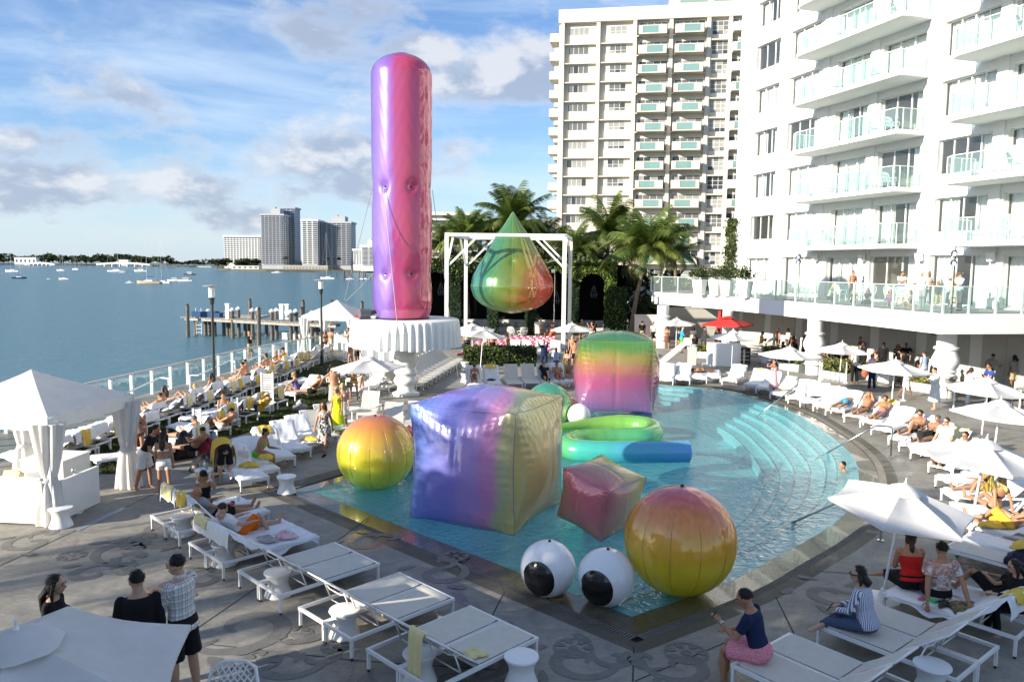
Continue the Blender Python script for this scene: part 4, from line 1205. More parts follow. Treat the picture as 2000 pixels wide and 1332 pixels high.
# ================================================================== INFLATABLES
def film(name, stops, axis, lo, hi, alpha=.12, metal=.45, rough=.2, wr=.25, off=None, bs=9.0, tlc=.42):
    """shiny printed foil: colour runs along an axis of the object itself"""
    m = bpy.data.materials.new(name); m.use_nodes = True
    t = NT(m.node_tree); b = t.n['Principled BSDF']; tc = t.node('ShaderNodeTexCoord'); v = tc.outputs['Object']
    d = t.vmath('DOT_PRODUCT', v, axis, out=1)
    n = t.noise(v, .9, 2, .5); d = t.math('ADD', d, t.math('MULTIPLY', t.math('SUBTRACT', n, .5), (hi - lo) * .16))
    f = t.range(d, lo, hi)
    c = t.ramp(f, stops, 'EASE')
    t.l.new(c, b.inputs['Base Color']); b.inputs['Metallic'].default_value = metal; b.inputs['Roughness'].default_value = rough
    b.inputs['Coat Weight'].default_value = .2; b.inputs['Coat Roughness'].default_value = .1
    h = t.math('ADD', t.noise(v, bs, 3, .55, 1.0), t.math('MULTIPLY', t.noise(v, bs * .25, 2, .5, .5), 1.6))
    bp = t.bump(h, wr, .05); t.l.new(bp, b.inputs['Normal']); t.l.new(t.bump(h, wr * .6, .05), b.inputs['Coat Normal'])
    tr = t.node('ShaderNodeBsdfTransparent'); t.l.new(t.mix(.35, c, (1, 1, 1)), tr.inputs[0])
    tl = t.node('ShaderNodeBsdfTranslucent'); t.l.new(c, tl.inputs[0])
    m0 = t.node('ShaderNodeMixShader'); m0.inputs[0].default_value = tlc; t.l.new(b.outputs[0], m0.inputs[1]); t.l.new(tl.outputs[0], m0.inputs[2])
    mx = t.node('ShaderNodeMixShader'); mx.inputs[0].default_value = alpha
    t.l.new(m0.outputs[0], mx.inputs[1]); t.l.new(tr.outputs[0], mx.inputs[2])
    gb_ = t.bump(h, wr * 1.5, .05); fr = fresnel(t, 1.85, gb_); gl = t.node('ShaderNodeBsdfGlossy'); gl.inputs['Roughness'].default_value = .05; t.l.new(gb_, gl.inputs['Normal']); t.l.new(t.mix(.35, (1, 1, 1), c), gl.inputs[0])
    m3 = t.node('ShaderNodeMixShader'); t.l.new(t.math('MULTIPLY', fr.outputs[0], .9), m3.inputs[0]); t.l.new(mx.outputs[0], m3.inputs[1]); t.l.new(gl.outputs[0], m3.inputs[2]); t.l.new(m3.outputs[0], t.n['Material Output'].inputs[0])
    return m
VALVE = mat('valve_black', (.015, .015, .015), .5)
def foil_cube(s, e=.075, b=.17, res=34, wr=.006, seed=1):
    q = random.Random(seed); vs = {}; mb = MB(); ph = [q.uniform(0, 6.28) for _ in range(12)]
    def pt(x, y, z):
        k = (round(x, 5), round(y, 5), round(z, 5))
        if k in vs: return vs[k]
        c = [x, y, z]; out = []
        for i in range(3):
            a, o1, o2 = c[i], c[(i + 1) % 3], c[(i + 2) % 3]
            p1 = abs(o1) ** 7 * (1 - o2 * o2); p2 = abs(o2) ** 7 * (1 - o1 * o1)
            val = a * (1 - e * (p1 + p2))
            if abs(a) > .9999:
                bl = b * (1 - o1 * o1) ** .8 * (1 - o2 * o2) ** .8 * (1 - (.10 * math.exp(-(((o1, o2)[0 if i == 2 else (0 if i == 0 else 1)]) / .05) ** 2)))
                d1 = 1 - abs(o1); d2 = 1 - abs(o2)
                w_ = wr / s * 2 * (math.sin(o2 * 46 + ph[i] + 3 * o1) * math.exp(-d1 * 5) + math.sin(o1 * 46 + ph[i + 3] + 3 * o2) * math.exp(-d2 * 5)) * (1 - math.exp(-min(d1, d2) * 14))
                dc = math.hypot(d1, d2); ang = math.atan2(d1, d2 + 1e-6)
                w_ += wr / s * 5.5 * abs(math.sin(ang * 13 + ph[i + 6] + dc * 2)) ** .7 * math.exp(-dc * 2.6) * min(1, dc * 5)
                val = math.copysign(abs(val) + bl + w_, a)
            out.append(val * s / 2)
        mb.v.append((out[0], out[1], out[2])); vs[k] = len(mb.v) - 1; return vs[k]
    g = [-math.cos(math.pi * i / res) * .35 + (-1 + 2 * i / res) * .65 for i in range(res + 1)]; g[0] = -1; g[-1] = 1
    for ax in range(3):
        for sg in (-1, 1):
            for i in range(res):
                for j in range(res):
                    qd = []
                    for (a, c) in ((g[i], g[j]), (g[i + 1], g[j]), (g[i + 1], g[j + 1]), (g[i], g[j + 1])):
                        p = [0, 0, 0]; p[ax] = sg; p[(ax + 1) % 3] = a; p[(ax + 2) % 3] = c; qd.append(pt(*p))
                    mb.f.append(tuple(qd) if sg > 0 else tuple(reversed(qd))); mb.mi.append(0)
    ed = MB()
    for ax in range(3):
        for s1 in (-1, 1):
            for s2 in (-1, 1):
                L = []
                for t_ in g[::2]:
                    p = [0, 0, 0]; p[ax] = t_; p[(ax + 1) % 3] = s1; p[(ax + 2) % 3] = s2; L.append(Vector(mb.v[pt(*p)]) * 1.002)
                ed.tube(L, .003 * s / 2 + .002, 5)
    return mb, ed
def cube_thing(name, label, c, s, rot, m, seam, seed, hs=(1, 1, 1), **kw):
    mb, ed = foil_cube(s, seed=seed, **kw); t = thing(name, label, 'inflatable', c, 0); t.rotation_euler = rot; t.scale = hs
    mb.build('foil_skin', m, t, smooth=R(50)); ed.build('seam', seam, t)
    return t
def valve(t, p, r=.035):
    m = MB(); m.ball(p, r, 8, 6); m.build('valve', VALVE, t)
SEAMB = mat('foil_seam_blue', (.12, .13, .30), .3); SEAMR = mat('foil_seam_rose', (.35, .14, .16), .3); SEAMG = mat('foil_seam_green', (.22, .32, .12), .3)
F_BIG = film('foil_violet_to_gold', [(0, (.20, .32, .82)), (.28, (.30, .29, .80)), (.48, (.50, .34, .76)), (.60, (.78, .32, .60)), (.70, (.60, .62, .28)), (.82, (.82, .68, .22)), (1, (.90, .62, .22))], (.88, .25, -.12), -1.45, 1.45, .05, .12, .28, .10, bs=5)
fb = G(1000, 1042).xy; d1 = Vector((-.883, .468)); d2 = Vector((.44, .9)); s = 2.58
cc = fb + (d1 + d2) * s / 2 * .96
BIG = cube_thing('inflatable_cube', 'largest inflatable foil cube, violet on the left turning gold on the right', (cc.x, cc.y, s / 2 - .03), s, (0, 0, math.atan2(d2.y, d2.x) - R(90)), F_BIG, SEAMB, 2, b=.25, e=.05, res=60, wr=.013)
valve(BIG, (s / 2 * .93, -s / 2 * .2, -s / 2 * .96)); 
F_SM = film('foil_rose_to_olive', [(0, (.88, .18, .30)), (.25, (.82, .40, .36)), (.48, (.82, .60, .34)), (.75, (.74, .74, .22)), (1, (.38, .80, .20))], (.95, .2, -.2), -.85, .85, .10, .1, .26, .12, bs=8)
c = G(1174, 1000, .0); SM = cube_thing('inflatable_cube', 'smallest foil cube, rose and olive, floating beside the gold face of the big one', (1.97, 16.25, .64), 1.26, (R(12), R(-4), R(43)), F_SM, SEAMR, 5, hs=(1, 1, .92), b=.2, e=.055, res=44, wr=.009)
valve(SM, (.22, -.66, .10)); valve(SM, (-.22, -.66, -.22), .025); valve(SM, (.6, .4, .1))
F_PK = film('foil_green_to_pink', [(0, (.26, .18, .44)), (.22, (.44, .17, .40)), (.42, (.56, .13, .30)), (.60, (.56, .23, .14)), (.74, (.44, .34, .06)), (.88, (.13, .32, .06)), (1, (.08, .30, .12))], (0, 0, 1), -1.35, 1.55, .05, .15, .22, .12, bs=6)
PK = cube_thing('inflatable_cube', 'big foil cube at the far pool edge, green on top fading to pink', (4.2, 30.6, 1.36), 2.78, (0, 0, R(-8)), F_PK, SEAMG, 9, b=.24, e=.025, res=48, wr=.014)

def foil_ball(label, c, r, m, seam, nseam=10, name='inflatable_ball', tilt=(0, 0, 0), sq=.97, vv=True):
    t = thing(name, label, 'inflatable', c, 0); t.rotation_euler = tilt; mb = MB(); n = nseam * 8; mm = 36; rings = []
    for i in range(mm + 1):
        b = -math.pi / 2 + math.pi * i / mm; ring = []
        for j in range(n):
            a = 2 * math.pi * j / n; f = abs(math.sin(a * nseam / 2)); k = 1 - .016 * (1 - f) ** 3 * math.cos(b) ** .5 - .004 * math.cos(b) * math.sin(b * 60 + a) * (1 - f) ** 2
            ring.append((max(.0005, r * k * math.cos(b)) * math.cos(a), max(.0005, r * k * math.cos(b)) * math.sin(a), r * sq * math.sin(b)))
        rings.append(ring)
    mb.loft(rings); mb.build('foil_skin', m, t, smooth=True)
    sm_ = MB()
    for j in range(nseam):
        a = 2 * math.pi * j / nseam; sm_.tube([(r * .987 * math.cos(b) * math.cos(a), r * .987 * math.cos(b) * math.sin(a), r * sq * .996 * math.sin(b)) for b in [R(-88 + 176 * i / 24) for i in range(25)]], .0055, 4, False)
    sm_.build('seam', seam, t)
    if vv: valve(t, (0, 0, r * sq), .04)
    return t
SEAMO = mat('foil_seam_amber', (.40, .26, .06), .3)
F_BALL = film('foil_rose_gold_green', [(0, (.12, .55, .20)), (.28, (.40, .66, .06)), (.54, (.72, .68, .05)), (.76, (.86, .54, .06)), (.91, (.86, .32, .10)), (1, (.70, .22, .24))], (0, 0, 1), -1.05, 1.05, .06, .10, .28, .06, bs=5)
F_BALL2 = film('foil_rose_orange_lime', [(0, (.58, .82, .04)), (.34, (.88, .80, .04)), (.54, (.95, .55, .04)), (.76, (.95, .36, .09)), (.91, (.86, .18, .22)), (1, (.76, .18, .38))], (0, 0, 1), -1.0, 1.0, .18, .08, .28, .06, bs=5)
foil_ball('foil ball at the left pool corner, green below and orange on top', (-3.46, 19.35, .80), 1.0, F_BALL, SEAMO, 12, tilt=(R(6), 0, 0))
foil_ball('large orange foil ball on the near pool edge, rose on top and lime below', (2.95, 12.92, .90), .965, F_BALL2, SEAMO, 12, tilt=(R(-4), R(2), R(8)))
F_GB = film('foil_teal_to_lime', [(0, (.45, .62, .12)), (.5, (.28, .60, .22)), (1, (.10, .52, .42))], (-.3, 0, .9), -.8, .8, .12, .4, .18, .06)
foil_ball('green foil ball half hidden behind the largest cube', (1.30, 26.6, .72), .84, F_GB, SEAMG, 12)
F_RB = film('foil_rose', [(0, (.5, .12, .28)), (1, (.72, .2, .2))], (0, 0, 1), -.4, .4, .1, .4, .18, .06)
foil_ball('small rose foil ball peeping out between the left ball and the largest cube', (-2.83, 20.9, .55), .62, F_RB, SEAMR, 10)
foil_ball('small pink foil ball low between the green ball and the white one', (1.95, 27.4, .45), .5, F_RB, SEAMR, 10, vv=False)
VINYL = mat('white_vinyl', (.80, .80, .80), .22, var=.02, bump=.12, bscale=7, coat=.6)
PUPIL = mat('black_vinyl', (.008, .008, .009), .18, var=.1, coat=.6)
def eyeball(label, c, r, look):
    t = thing('inflatable_eyeball', label, 'inflatable', c, 0, 'inflatable eyeballs'); mb = MB(); n = 64; rings = []
    for i in range(31):
        b = -math.pi / 2 + math.pi * i / 30; ring = []
        for j in range(n):
            a = 2 * math.pi * j / n; f = abs(math.sin(a * 4)); k = 1 - .022 * (1 - f) ** 2.5 * math.cos(b) - .008 * math.sin(b * 40 + 2 * a) * (1 - f) ** 3
            ring.append((max(.0005, r * k * math.cos(b)) * math.cos(a), max(.0005, r * k * math.cos(b)) * math.sin(a), r * math.sin(b)))
        rings.append(ring)
    mb.loft(rings); mb.build('eyeball_skin', VINYL, t, smooth=True)
    d = Vector(look).normalized(); x = d.cross(Vector((0, 0, 1))).normalized(); y = x.cross(d); m = MB(); rr = []
    for i in range(9):
        al = R(38) * i / 8; rr.append([d * math.cos(al) * r * 1.02 + (x * math.cos(q_) * .94 + y * math.sin(q_) * 1.04) * math.sin(al) * r * 1.02 for q_ in [2 * math.pi * j / 32 for j in range(32)]])
    m.loft(rr[1:], cap=False); m.add(rr[1], [tuple(range(32))]); m.build('pupil', PUPIL, t, smooth=True)
    valve(t, (.02, -.02, r), .03)
eyeball('left one of the two white inflatable eyeballs with black pupils', (.66, 12.80, .42), .485, (-.44, -.90, -.12))
eyeball('right one of the two white inflatable eyeballs, touching the orange ball', (1.62, 12.45, .42), .485, (-.50, -.88, -.14))
t = thing('inflatable_ball', 'plain white inflatable ball between the green ball and the pink cube', 'inflatable', (2.33, 26.0, .52)); m = MB(); m.ball((0, 0, 0), .40, 28, 18); m.build('vinyl_skin', VINYL, t, smooth=True); m = MB(); m.lathe([(.401, -.01), (.404, 0), (.401, .01)], 28); m.build('seam', WHITE, t)
# winding tube
F_TUBE = film('foil_blue_to_green', [(0, (.40, .66, .10)), (.4, (.26, .66, .14)), (.56, (.16, .64, .26)), (.68, (.10, .68, .60)), (.82, (.12, .58, .85)), (1, (.20, .50, .95))], (.55, -.85, 0), -3.0, 2.9, .10, .1, .24, .12)
pts = [G(x, y, .30) for x, y in ((1085, 834), (1150, 827), (1215, 826), (1262, 831), (1277, 841), (1258, 851), (1190, 853), (1135, 857), (1108, 866), (1122, 876), (1180, 880), (1260, 880), (1330, 879), (1349, 879))]
pts = smooth_curve([p.xy for p in pts], 9); tc_ = sum((p for p in pts), Vector((0, 0))) / len(pts)
t = thing('inflatable_tube', 'winding green to blue inflatable tube floating beyond the small cube', 'inflatable', (tc_.x, tc_.y, .26)); m = MB()
P = [Vector((p.x - tc_.x, p.y - tc_.y, .0)) for p in pts]; n = len(P); rs = [.32 * min(1, (.35 + 4.5 * (i / n)) if i < n * .14 else 1) * (min(1, .62 + .4 * (n - 1 - i) / 3) if i > n - 4 else 1) * (1 + .012 * math.sin(i * 1.9)) for i in range(n)]
rs[-1] = .22; m.tube(P, rs, 24); m.build('foil_skin', F_TUBE, t, smooth=R(60))
m = MB(); m.tube([p + Vector((0, 0, rs[i] * 1.0)) for i, p in enumerate(P)], .008, 4); m.build('seam', SEAMG, t)

# tall column on its pedestal table
TB = G(793, 771).xy
TZ = 3.30
t = thing('pedestal_table', 'giant white pedestal table with pleated cloth under the tall column', 'table', (TB.x, TB.y, 0))
pf = [(.60, 0), (.60, .10), (.40, .18), (.36, .30), (.36, .42), (.48, .50), (.535, .62), (.50, .74), (.42, .82), (.46, .90), (.52, .98), (.50, 1.08), (.43, 1.16), (.42, 1.22), (.49, 1.34), (.535, 1.52), (.52, 1.72), (.45, 1.92), (.42, 2.02), (.47, 2.18), (.50, 2.3), (.52, 3.15)]
m = MB(); m.lathe(pf, 40); m.build('pedestal', mat('white_gloss_lacquer', (.80, .80, .77), .18, var=.03, vscale=1, coat=.6), t, smooth=R(45))
m = MB(); m.lathe([(2.20, TZ - .12), (2.25, TZ - .05), (2.2, TZ - .012)], 64); m.build('tabletop', WHITE, t)
m = MB(); rings = []; NJ = 384
for i, (rr, z, amp) in enumerate(((.0005, TZ, 0), (1.2, TZ + .004, 0), (2.22, TZ, 0), (2.275, TZ - .03, .002), (2.285, TZ - .12, .012), (2.30, TZ - .45, .045), (2.32, TZ - .8, .06), (2.34, TZ - 1.16, .07))):
    ring = []
    for j in range(NJ):
        a = 2 * math.pi * j / NJ; wv = math.sin(a * 46 + .7 * math.sin(a * 5) + .2 * i); wv = math.copysign(abs(wv) ** .6, wv)
        ring.append(((rr + amp * wv) * math.cos(a), (rr + amp * wv) * math.sin(a), z + (.02 * math.sin(a * 11) if i == 7 else 0)))
    rings.append(ring)
m.loft(rings, cap=False); m.build('tablecloth', mat('white_satin_cloth', (.80, .80, .765), .6, var=.03, vscale=2, spec=.3), t, smooth=R(60))
m = MB(); m.cur = 0
F_COL = film('foil_violet_to_rose', [(0, (.24, .11, .52)), (.22, (.34, .21, .72)), (.40, (.34, .15, .58)), (.50, (.60, .09, .27)), (.70, (.82, .10, .20)), (1, (.66, .06, .15))], (1, -.06, 0), -1.25, 1.25, .0, .15, .24, .035, bs=2)
CH = 10.95; CR = 1.26; rings = []; n = 120; mm = 150
dim = [(R(-120), 5.45), (R(-62), 5.45), (R(-120), 1.9), (R(-62), 1.9), (R(0), 5.45), (R(60), 5.45), (R(120), 5.45), (R(180), 5.45), (R(0), 1.9), (R(60), 1.9), (R(120), 1.9), (R(180), 1.9)]
for i in range(mm + 1):
    z = CH * i / mm; r = CR
    if z > CH - .95: u = (z - (CH - .95)) / .95; r = CR * (max(0, 1 - u ** 2.2)) ** .5 if u < 1 else .001
    if z < .8: u = 1 - z / .8; r = CR * (1 - .14 * u ** 2.2)
    r *= 1 - .018 * math.exp(-((z - 5.45) / .9) ** 2) - .016 * math.exp(-((z - 1.9) / .8) ** 2)
    ring = []
    for j in range(n):
        a = 2 * math.pi * j / n; k = 0
        for (da, dz) in dim:
            dd = ((a - da + math.pi) % (2 * math.pi) - math.pi) * CR; d2_ = dd * dd + (z - dz) ** 2
            if d2_ < 1.4: k += .11 * math.exp(-d2_ / .035) + .035 * math.exp(-d2_ / .25)
        k += .004 * abs(math.sin(a * 6)) ** .5 * -1 + .0025 * math.sin(z * 7 + 5 * math.sin(a * 6))
        ring.append(((max(r, .001) - k * (r > .3)) * math.cos(a), (max(r, .001) - k * (r > .3)) * math.sin(a), z))
    rings.append(ring)
t2 = thing('inflatable_column', 'towering violet and rose inflatable column standing on the pedestal table', 'inflatable', (TB.x - .14, TB.y, TZ + .012)); m.loft(rings); m.build('foil_skin', F_COL, t2, smooth=R(50))
m = MB(); m.lathe([(1.12, 0), (1.16, .02), (1.13, .05)], 60); m.build('base_ring', BLACK, t2)
m = MB(); m.lathe([(.30, CH + .004), (.33, CH - .03), (.36, CH - .06)], 30); m.build('top_patch', mat('foil_seam_plum', (.18, .07, .22), .3), t2)
for (da, dz) in dim[:4]: valve(t2, ((CR - .13) * math.cos(da), (CR - .13) * math.sin(da), dz), .035)
WIRE = mat('guy_wire_grey', (.35, .34, .33), .5)
def wire(a, b, r, label, m_=None):
    m = MB(); m.tube([a, ((Vector(a) + Vector(b)) / 2 - Vector((0, 0, .03))), b], r, 5); tag(m.build('guy_wire', m_ or WIRE), label, 'wire')
cb = Vector((TB.x - .14, TB.y, TZ))
wire(cb + Vector((CR * math.cos(R(-118)), CR * math.sin(R(-118)) - .02, 5.45)), Vector((TB.x - .0, TB.y - 2.42, TZ - .02)), .016, 'pale line running down the violet side of the column to the table rim')
wire(cb + Vector((-CR, 0, 5.45)), D(672, 588, 36), .012, 'thin wire from the left side of the column down to the promenade'); wire(cb + Vector((-CR, .1, 1.9)), D(676, 588, 37), .012, 'lower thin wire left of the column')
wire(cb + Vector((CR, .2, 5.45)), Vector((TB.x + 1.9, TB.y + 5, .05)), .012, 'thin wire right of the column going down behind the table')
m = MB(); m.tube([(-.22, 0, .24), (.22, 0, .24)], [.20, .20], 14); m.cur = 0; m.box((0, 0, .03), (.5, .3, .06)); m.tube([(.22, 0, .24), (.5, .1, .3)], [.12, .08], 10); b = m.build('air_blower', mat('blower_grey', (.12, .12, .125), .35), loc=(TB.x - 1.62, TB.y - .75, TZ + .012), rz=.5); tag(b, 'dark air blower on the tablecloth at the left foot of the column', 'blower')
m = MB(); m.box((0, 0, .05), (.42, .14, .10)); m.box((0, 0, .11), (.3, .06, .02)); tag(m.build('tool_box', mat('red_plastic', (.5, .03, .03), .4), loc=(TB.x - 1.98, TB.y + .1, TZ + .012)), 'small red box on the tablecloth beside the blower', 'box')

# white frame with the hanging drop
HX = 52.3; fr = thing('scaffold_frame', 'tall white steel frame with corner braces round the drop', 'frame', (0, HX, 0)); FH = 7.75
A = [Vector((-4.48, 0, 0)), Vector((3.50, 0, 0)), Vector((4.40, 6.7, 0)), Vector((-3.58, 6.7, 0))]
for i in range(4): m = MB(); m.bar(A[i], A[i] + Vector((0, 0, FH - .20)), .26); m.build('post', WHITE, fr)
for i in range(4):
    a, b = A[i] + Vector((0, 0, FH - .1 + .004 * i)), A[(i + 1) % 4] + Vector((0, 0, FH - .1 + .004 * i)); m = MB(); m.bar(a, b, .26, .2 + .006 * i); m.build('beam', WHITE, fr)
    d = (b - a).normalized()
    for p, sg in ((a, 1), (b, -1)):
        m = MB(); m.bar(p + Vector((0, 0, -2.1)) + d * sg * .1, p + d * sg * 2.1 + Vector((0, 0, -.1)), .13); m.build('brace', WHITE, fr)
F_DROP = film('foil_drop', [(0, (.10, .40, .36)), (.24, (.12, .42, .20)), (.45, (.30, .46, .09)), (.60, (.56, .48, .07)), (.74, (.80, .26, .06)), (.88, (.85, .10, .07)), (1, (.80, .06, .08))], (.93, -.25, -.18), -2.9, 2.9, .30, .3, .2, .05, bs=2)
_dz = [0, .04, .12, .26, .50, .72, .95, 1.15, 1.36, 1.56, 1.8, 2.0]; _kz = [0, .035, .09, .165, .26, .36, .46, .56, .665, .76, .86, 1.0]; _kr = [.003, .48, .74, .92, 1.0, .96, .84, .69, .535, .40, .22, .004]
prof = [(3.02 * float(np.interp(i / 70, _kz, _kr)), 7.35 * i / 70) for i in range(71)]
_pr = [r for r, z in prof]
for _ in range(3): _pr = [_pr[0]] + [(_pr[i - 1] + 2 * _pr[i] + _pr[i + 1]) / 4 for i in range(1, 70)] + [_pr[70]]
prof = [(max(.004, r), z) for r, (o_, z) in zip(_pr, prof)]
n = 120; m = MB(); rings = []
for (r, z) in prof:
    ring = []
    for j in range(n):
        a = 2 * math.pi * j / n; k = .05 * (1 - abs(math.sin(a * 6))) ** 2.5 * min(1, r / 1.5)
        for ch in (-150, -90, -30, 30, 90, 150):
            dd = (math.atan2(math.sin(a - R(ch)), math.cos(a - R(ch)))) * r; d2_ = dd * dd + (z - 3.7) ** 2; k += .16 * math.exp(-d2_ / .05) + .07 * math.exp(-d2_ / .5)
        ring.append(((r - k * (r > .2)) * math.cos(a), (r - k * (r > .2)) * math.sin(a), z))
    rings.append(ring)
DY = HX + 3.3
dr = thing('inflatable_drop', 'giant green and red foil drop hanging inside the white frame', 'inflatable', (-.02, DY, 2.12)); m.loft(rings); m.build('foil_skin', F_DROP, dr, smooth=R(60))
m = MB()
for j in range(12):
    a = 2 * math.pi * j / 12; m.tube([((r * .985) * math.cos(a), (r * .985) * math.sin(a), z) for (r, z) in prof[1:-1:2]], .012, 4, False)
m.tube([(3.0 * math.cos(2 * math.pi * j / 60), 3.0 * math.sin(2 * math.pi * j / 60), 2.05) for j in range(61)], .014, 4, False)
m.build('seam', SEAMG, dr)
for ch, i in ((-150, 0), (-30, 1), (30, 2), (150, 3)):
    p = Vector((-.02 + 2.8 * math.cos(R(ch)), DY + 2.8 * math.sin(R(ch)), 2.12 + 3.7)); best = min(A, key=lambda q_: (Vector((q_.x, q_.y + HX)) - p.xy).length)
    wire(p, Vector((best.x, best.y + HX, 6.3)), .014, ('line tying the drop to the front left post', 'line tying the drop to the front right post', 'line tying the drop to the rear right post', 'line tying the drop to the rear left post')[i])

# checkered ramp
st = thing('checkered_ramp', 'sloping stage of pink and white checker cushions under the drop', 'stage'); 
P00, P10, P11, P01 = G(893, 691, .12), G(1082, 686, .12), D(1085, 657, 53.2), D(950, 655, 53.2)
PINK = mat('pink_cushion', (.62, .07, .17), .6, var=.05); PINKL = mat('pale_pink_cushion', (.80, .62, .64), .6, var=.05)
NU, NV = 22, 9
for i in range(NU):
    for j in range(NV):
        def bp(u, v): return P00.lerp(P10, u).lerp(P01.lerp(P11, u), v)
        c = [bp(i / NU, j / NV), bp((i + 1) / NU, j / NV), bp((i + 1) / NU, (j + 1) / NV), bp(i / NU, (j + 1) / NV)]; mid = sum(c, Vector()) / 4; up_ = Vector((0, -.1, .07))
        m = MB(); lo = [mid.lerp(p, .97) - mid for p in c]; hi = [mid.lerp(p, .62) - mid + up_ * .6 for p in c]; m.loft([lo, hi], True)
        m.build('cushion', (PINK, PINKL)[(i + j) % 2], st, loc=mid, fixn=True)
m = MB(); m.add([tuple(P00 - Vector((0, 0, .03))), tuple(P10 - Vector((0, 0, .03))), tuple(P11 - Vector((0, 0, .03))), tuple(P01 - Vector((0, 0, .03))), (P00.x, P00.y, 0), (P10.x, P10.y, 0), (P11.x, P11.y, 0), (P01.x, P01.y, 0)], [(0, 1, 2, 3), (0, 4, 5, 1), (1, 5, 6, 2), (2, 6, 7, 3), (3, 7, 4, 0)]); m.build('ramp_body', BLACK, st)

# ================================================================== ARCADE OF CLIPPED HEDGE
AY = 62.0
HEDGE = mat('hedge_dark', (.020, .045, .022), .9, var=.3, vscale=3, bump=.6, bscale=14, spec=.2)
VINE = mat('vine_bright', (.20, .29, .04), .7, var=.25, vscale=2, spec=.3)
ar = thing('hedge_arcade', 'row of dark arches cut in a clipped green hedge behind the stage', 'arcade', (0, AY, 0))
px_p = [742, 815, 888, 962, 1036, 1120, 1203]; xs = [(x - 1000) / 1500 * AY for x in px_p]; hw = [.45, .45, .45, .42, .42, .42, .85]
def prism_y(mb, poly, y0, y1):
    n_ = len(poly); tri = geometry.tessellate_polygon([[Vector((p[0], p[1], 0)) for p in poly]])
    mb.add([(p[0], y0, p[1]) for p in poly] + [(p[0], y1, p[1]) for p in poly], [tuple(t_) for t_ in tri] + [tuple(i + n_ for i in reversed(t_)) for t_ in tri] + [(i, (i + 1) % n_, n_ + (i + 1) % n_, n_ + i) for i in range(n_)])
qv = random.Random(77)
for i, x in enumerate(xs):
    m = MB(); m.box2((x - hw[i], 0, 0), (x + hw[i], .9, 4.0)); pil = m.build('hedge_pillar', HEDGE, ar)
    lf = MB(); nl = 520 if i < 6 else 1500
    for _ in range(nl):
        f = qv.random(); lf.cur = 1 if (i == 6 and qv.random() < .5) else 0
        p = (x + qv.uniform(-hw[i], hw[i]), -.02 - qv.random() * .06, qv.uniform(0, 4.0)) if f < .6 else (x + (hw[i] + .03) * qv.choice((-1, 1)), qv.uniform(0, .8), qv.uniform(0, 4.0)); leaf_tris(lf, p, .085, qv)
    kind(lf.build('leaves', [FOL[0], VINE], pil), 'stuff')
for i in range(len(xs) - 1):
    a, b = xs[i] + hw[i], xs[i + 1] - hw[i + 1]; cx = (a + b) / 2; r = (b - a) / 2; N = 14
    po_ = [(xs[i], 4.0), (xs[i], 5.75), (xs[i + 1], 5.75), (xs[i + 1], 4.0)] + [(cx + r * math.cos(math.pi * k / N), 4.0 + r * .95 * math.sin(math.pi * k / N)) for k in range(N + 1)]
    m = MB(); prism_y(m, po_, .0, .9); sp_ = m.build('hedge_arch', HEDGE, ar, fixn=True); lf = MB(); br_ = 2 if i >= 4 else (1 if i >= 2 else 0)
    for _ in range(900 + 900 * (i >= 4)):
        p = (qv.uniform(xs[i], xs[i + 1]), -.02 - qv.random() * .12, qv.uniform(4.0, 5.85)); dd = math.hypot(p[0] - cx, (p[2] - 4.0) / .95)
        if dd < r and p[2] > 4: continue
        lf.cur = 1 if qv.random() < .62 * (br_ > 1) * (p[0] > cx - 1) + .1 else 0; leaf_tris(lf, p, .10, qv)
    for _ in range(500):
        p = (qv.uniform(xs[i], xs[i + 1]), qv.uniform(-.1, 1.2), 5.75 + qv.random() * .35); lf.cur = 1 if qv.random() < .45 else 0; leaf_tris(lf, p, .14, qv)
    kind(lf.build('leaves', [FOL[0], VINE], sp_), 'stuff')
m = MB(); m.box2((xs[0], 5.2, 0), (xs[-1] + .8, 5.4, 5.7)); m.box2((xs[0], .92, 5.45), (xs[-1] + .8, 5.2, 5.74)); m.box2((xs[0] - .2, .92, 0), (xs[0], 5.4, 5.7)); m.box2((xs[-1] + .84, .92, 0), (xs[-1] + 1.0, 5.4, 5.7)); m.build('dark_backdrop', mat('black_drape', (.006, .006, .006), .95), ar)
# cage lamps hanging in the arches
cage = MB()
for k in range(8):
    a = 2 * math.pi * k / 8; cage.tube([(.05 * math.cos(a), .05 * math.sin(a), 0), (.30 * math.cos(a), .30 * math.sin(a), -.75), (.18 * math.cos(a), .18 * math.sin(a), -1.0)], .012, 4)
cage.tube([(.30 * math.cos(2 * math.pi * k / 16), .30 * math.sin(2 * math.pi * k / 16), -.75) for k in range(17)], .012, 4); cage.tube([(0, 0, 0), (0, 0, 1.3)], .008, 4); cgm = cage.mesh('cage_lamp', mat('cage_grey', (.30, .31, .31), .5))
for px_, y_, l in ((861, 553, 'cage lamp hanging in the arch beside the column'), (1087, 570, 'cage lamp hanging in the arch right of the drop'), (1160, 558, 'cage lamp hanging in the vine grown right arch')):
    p = D(px_, y_, AY + 1.8); o = ob('cage_lamp', cgm, None, p); tag(o, l, 'lamp')
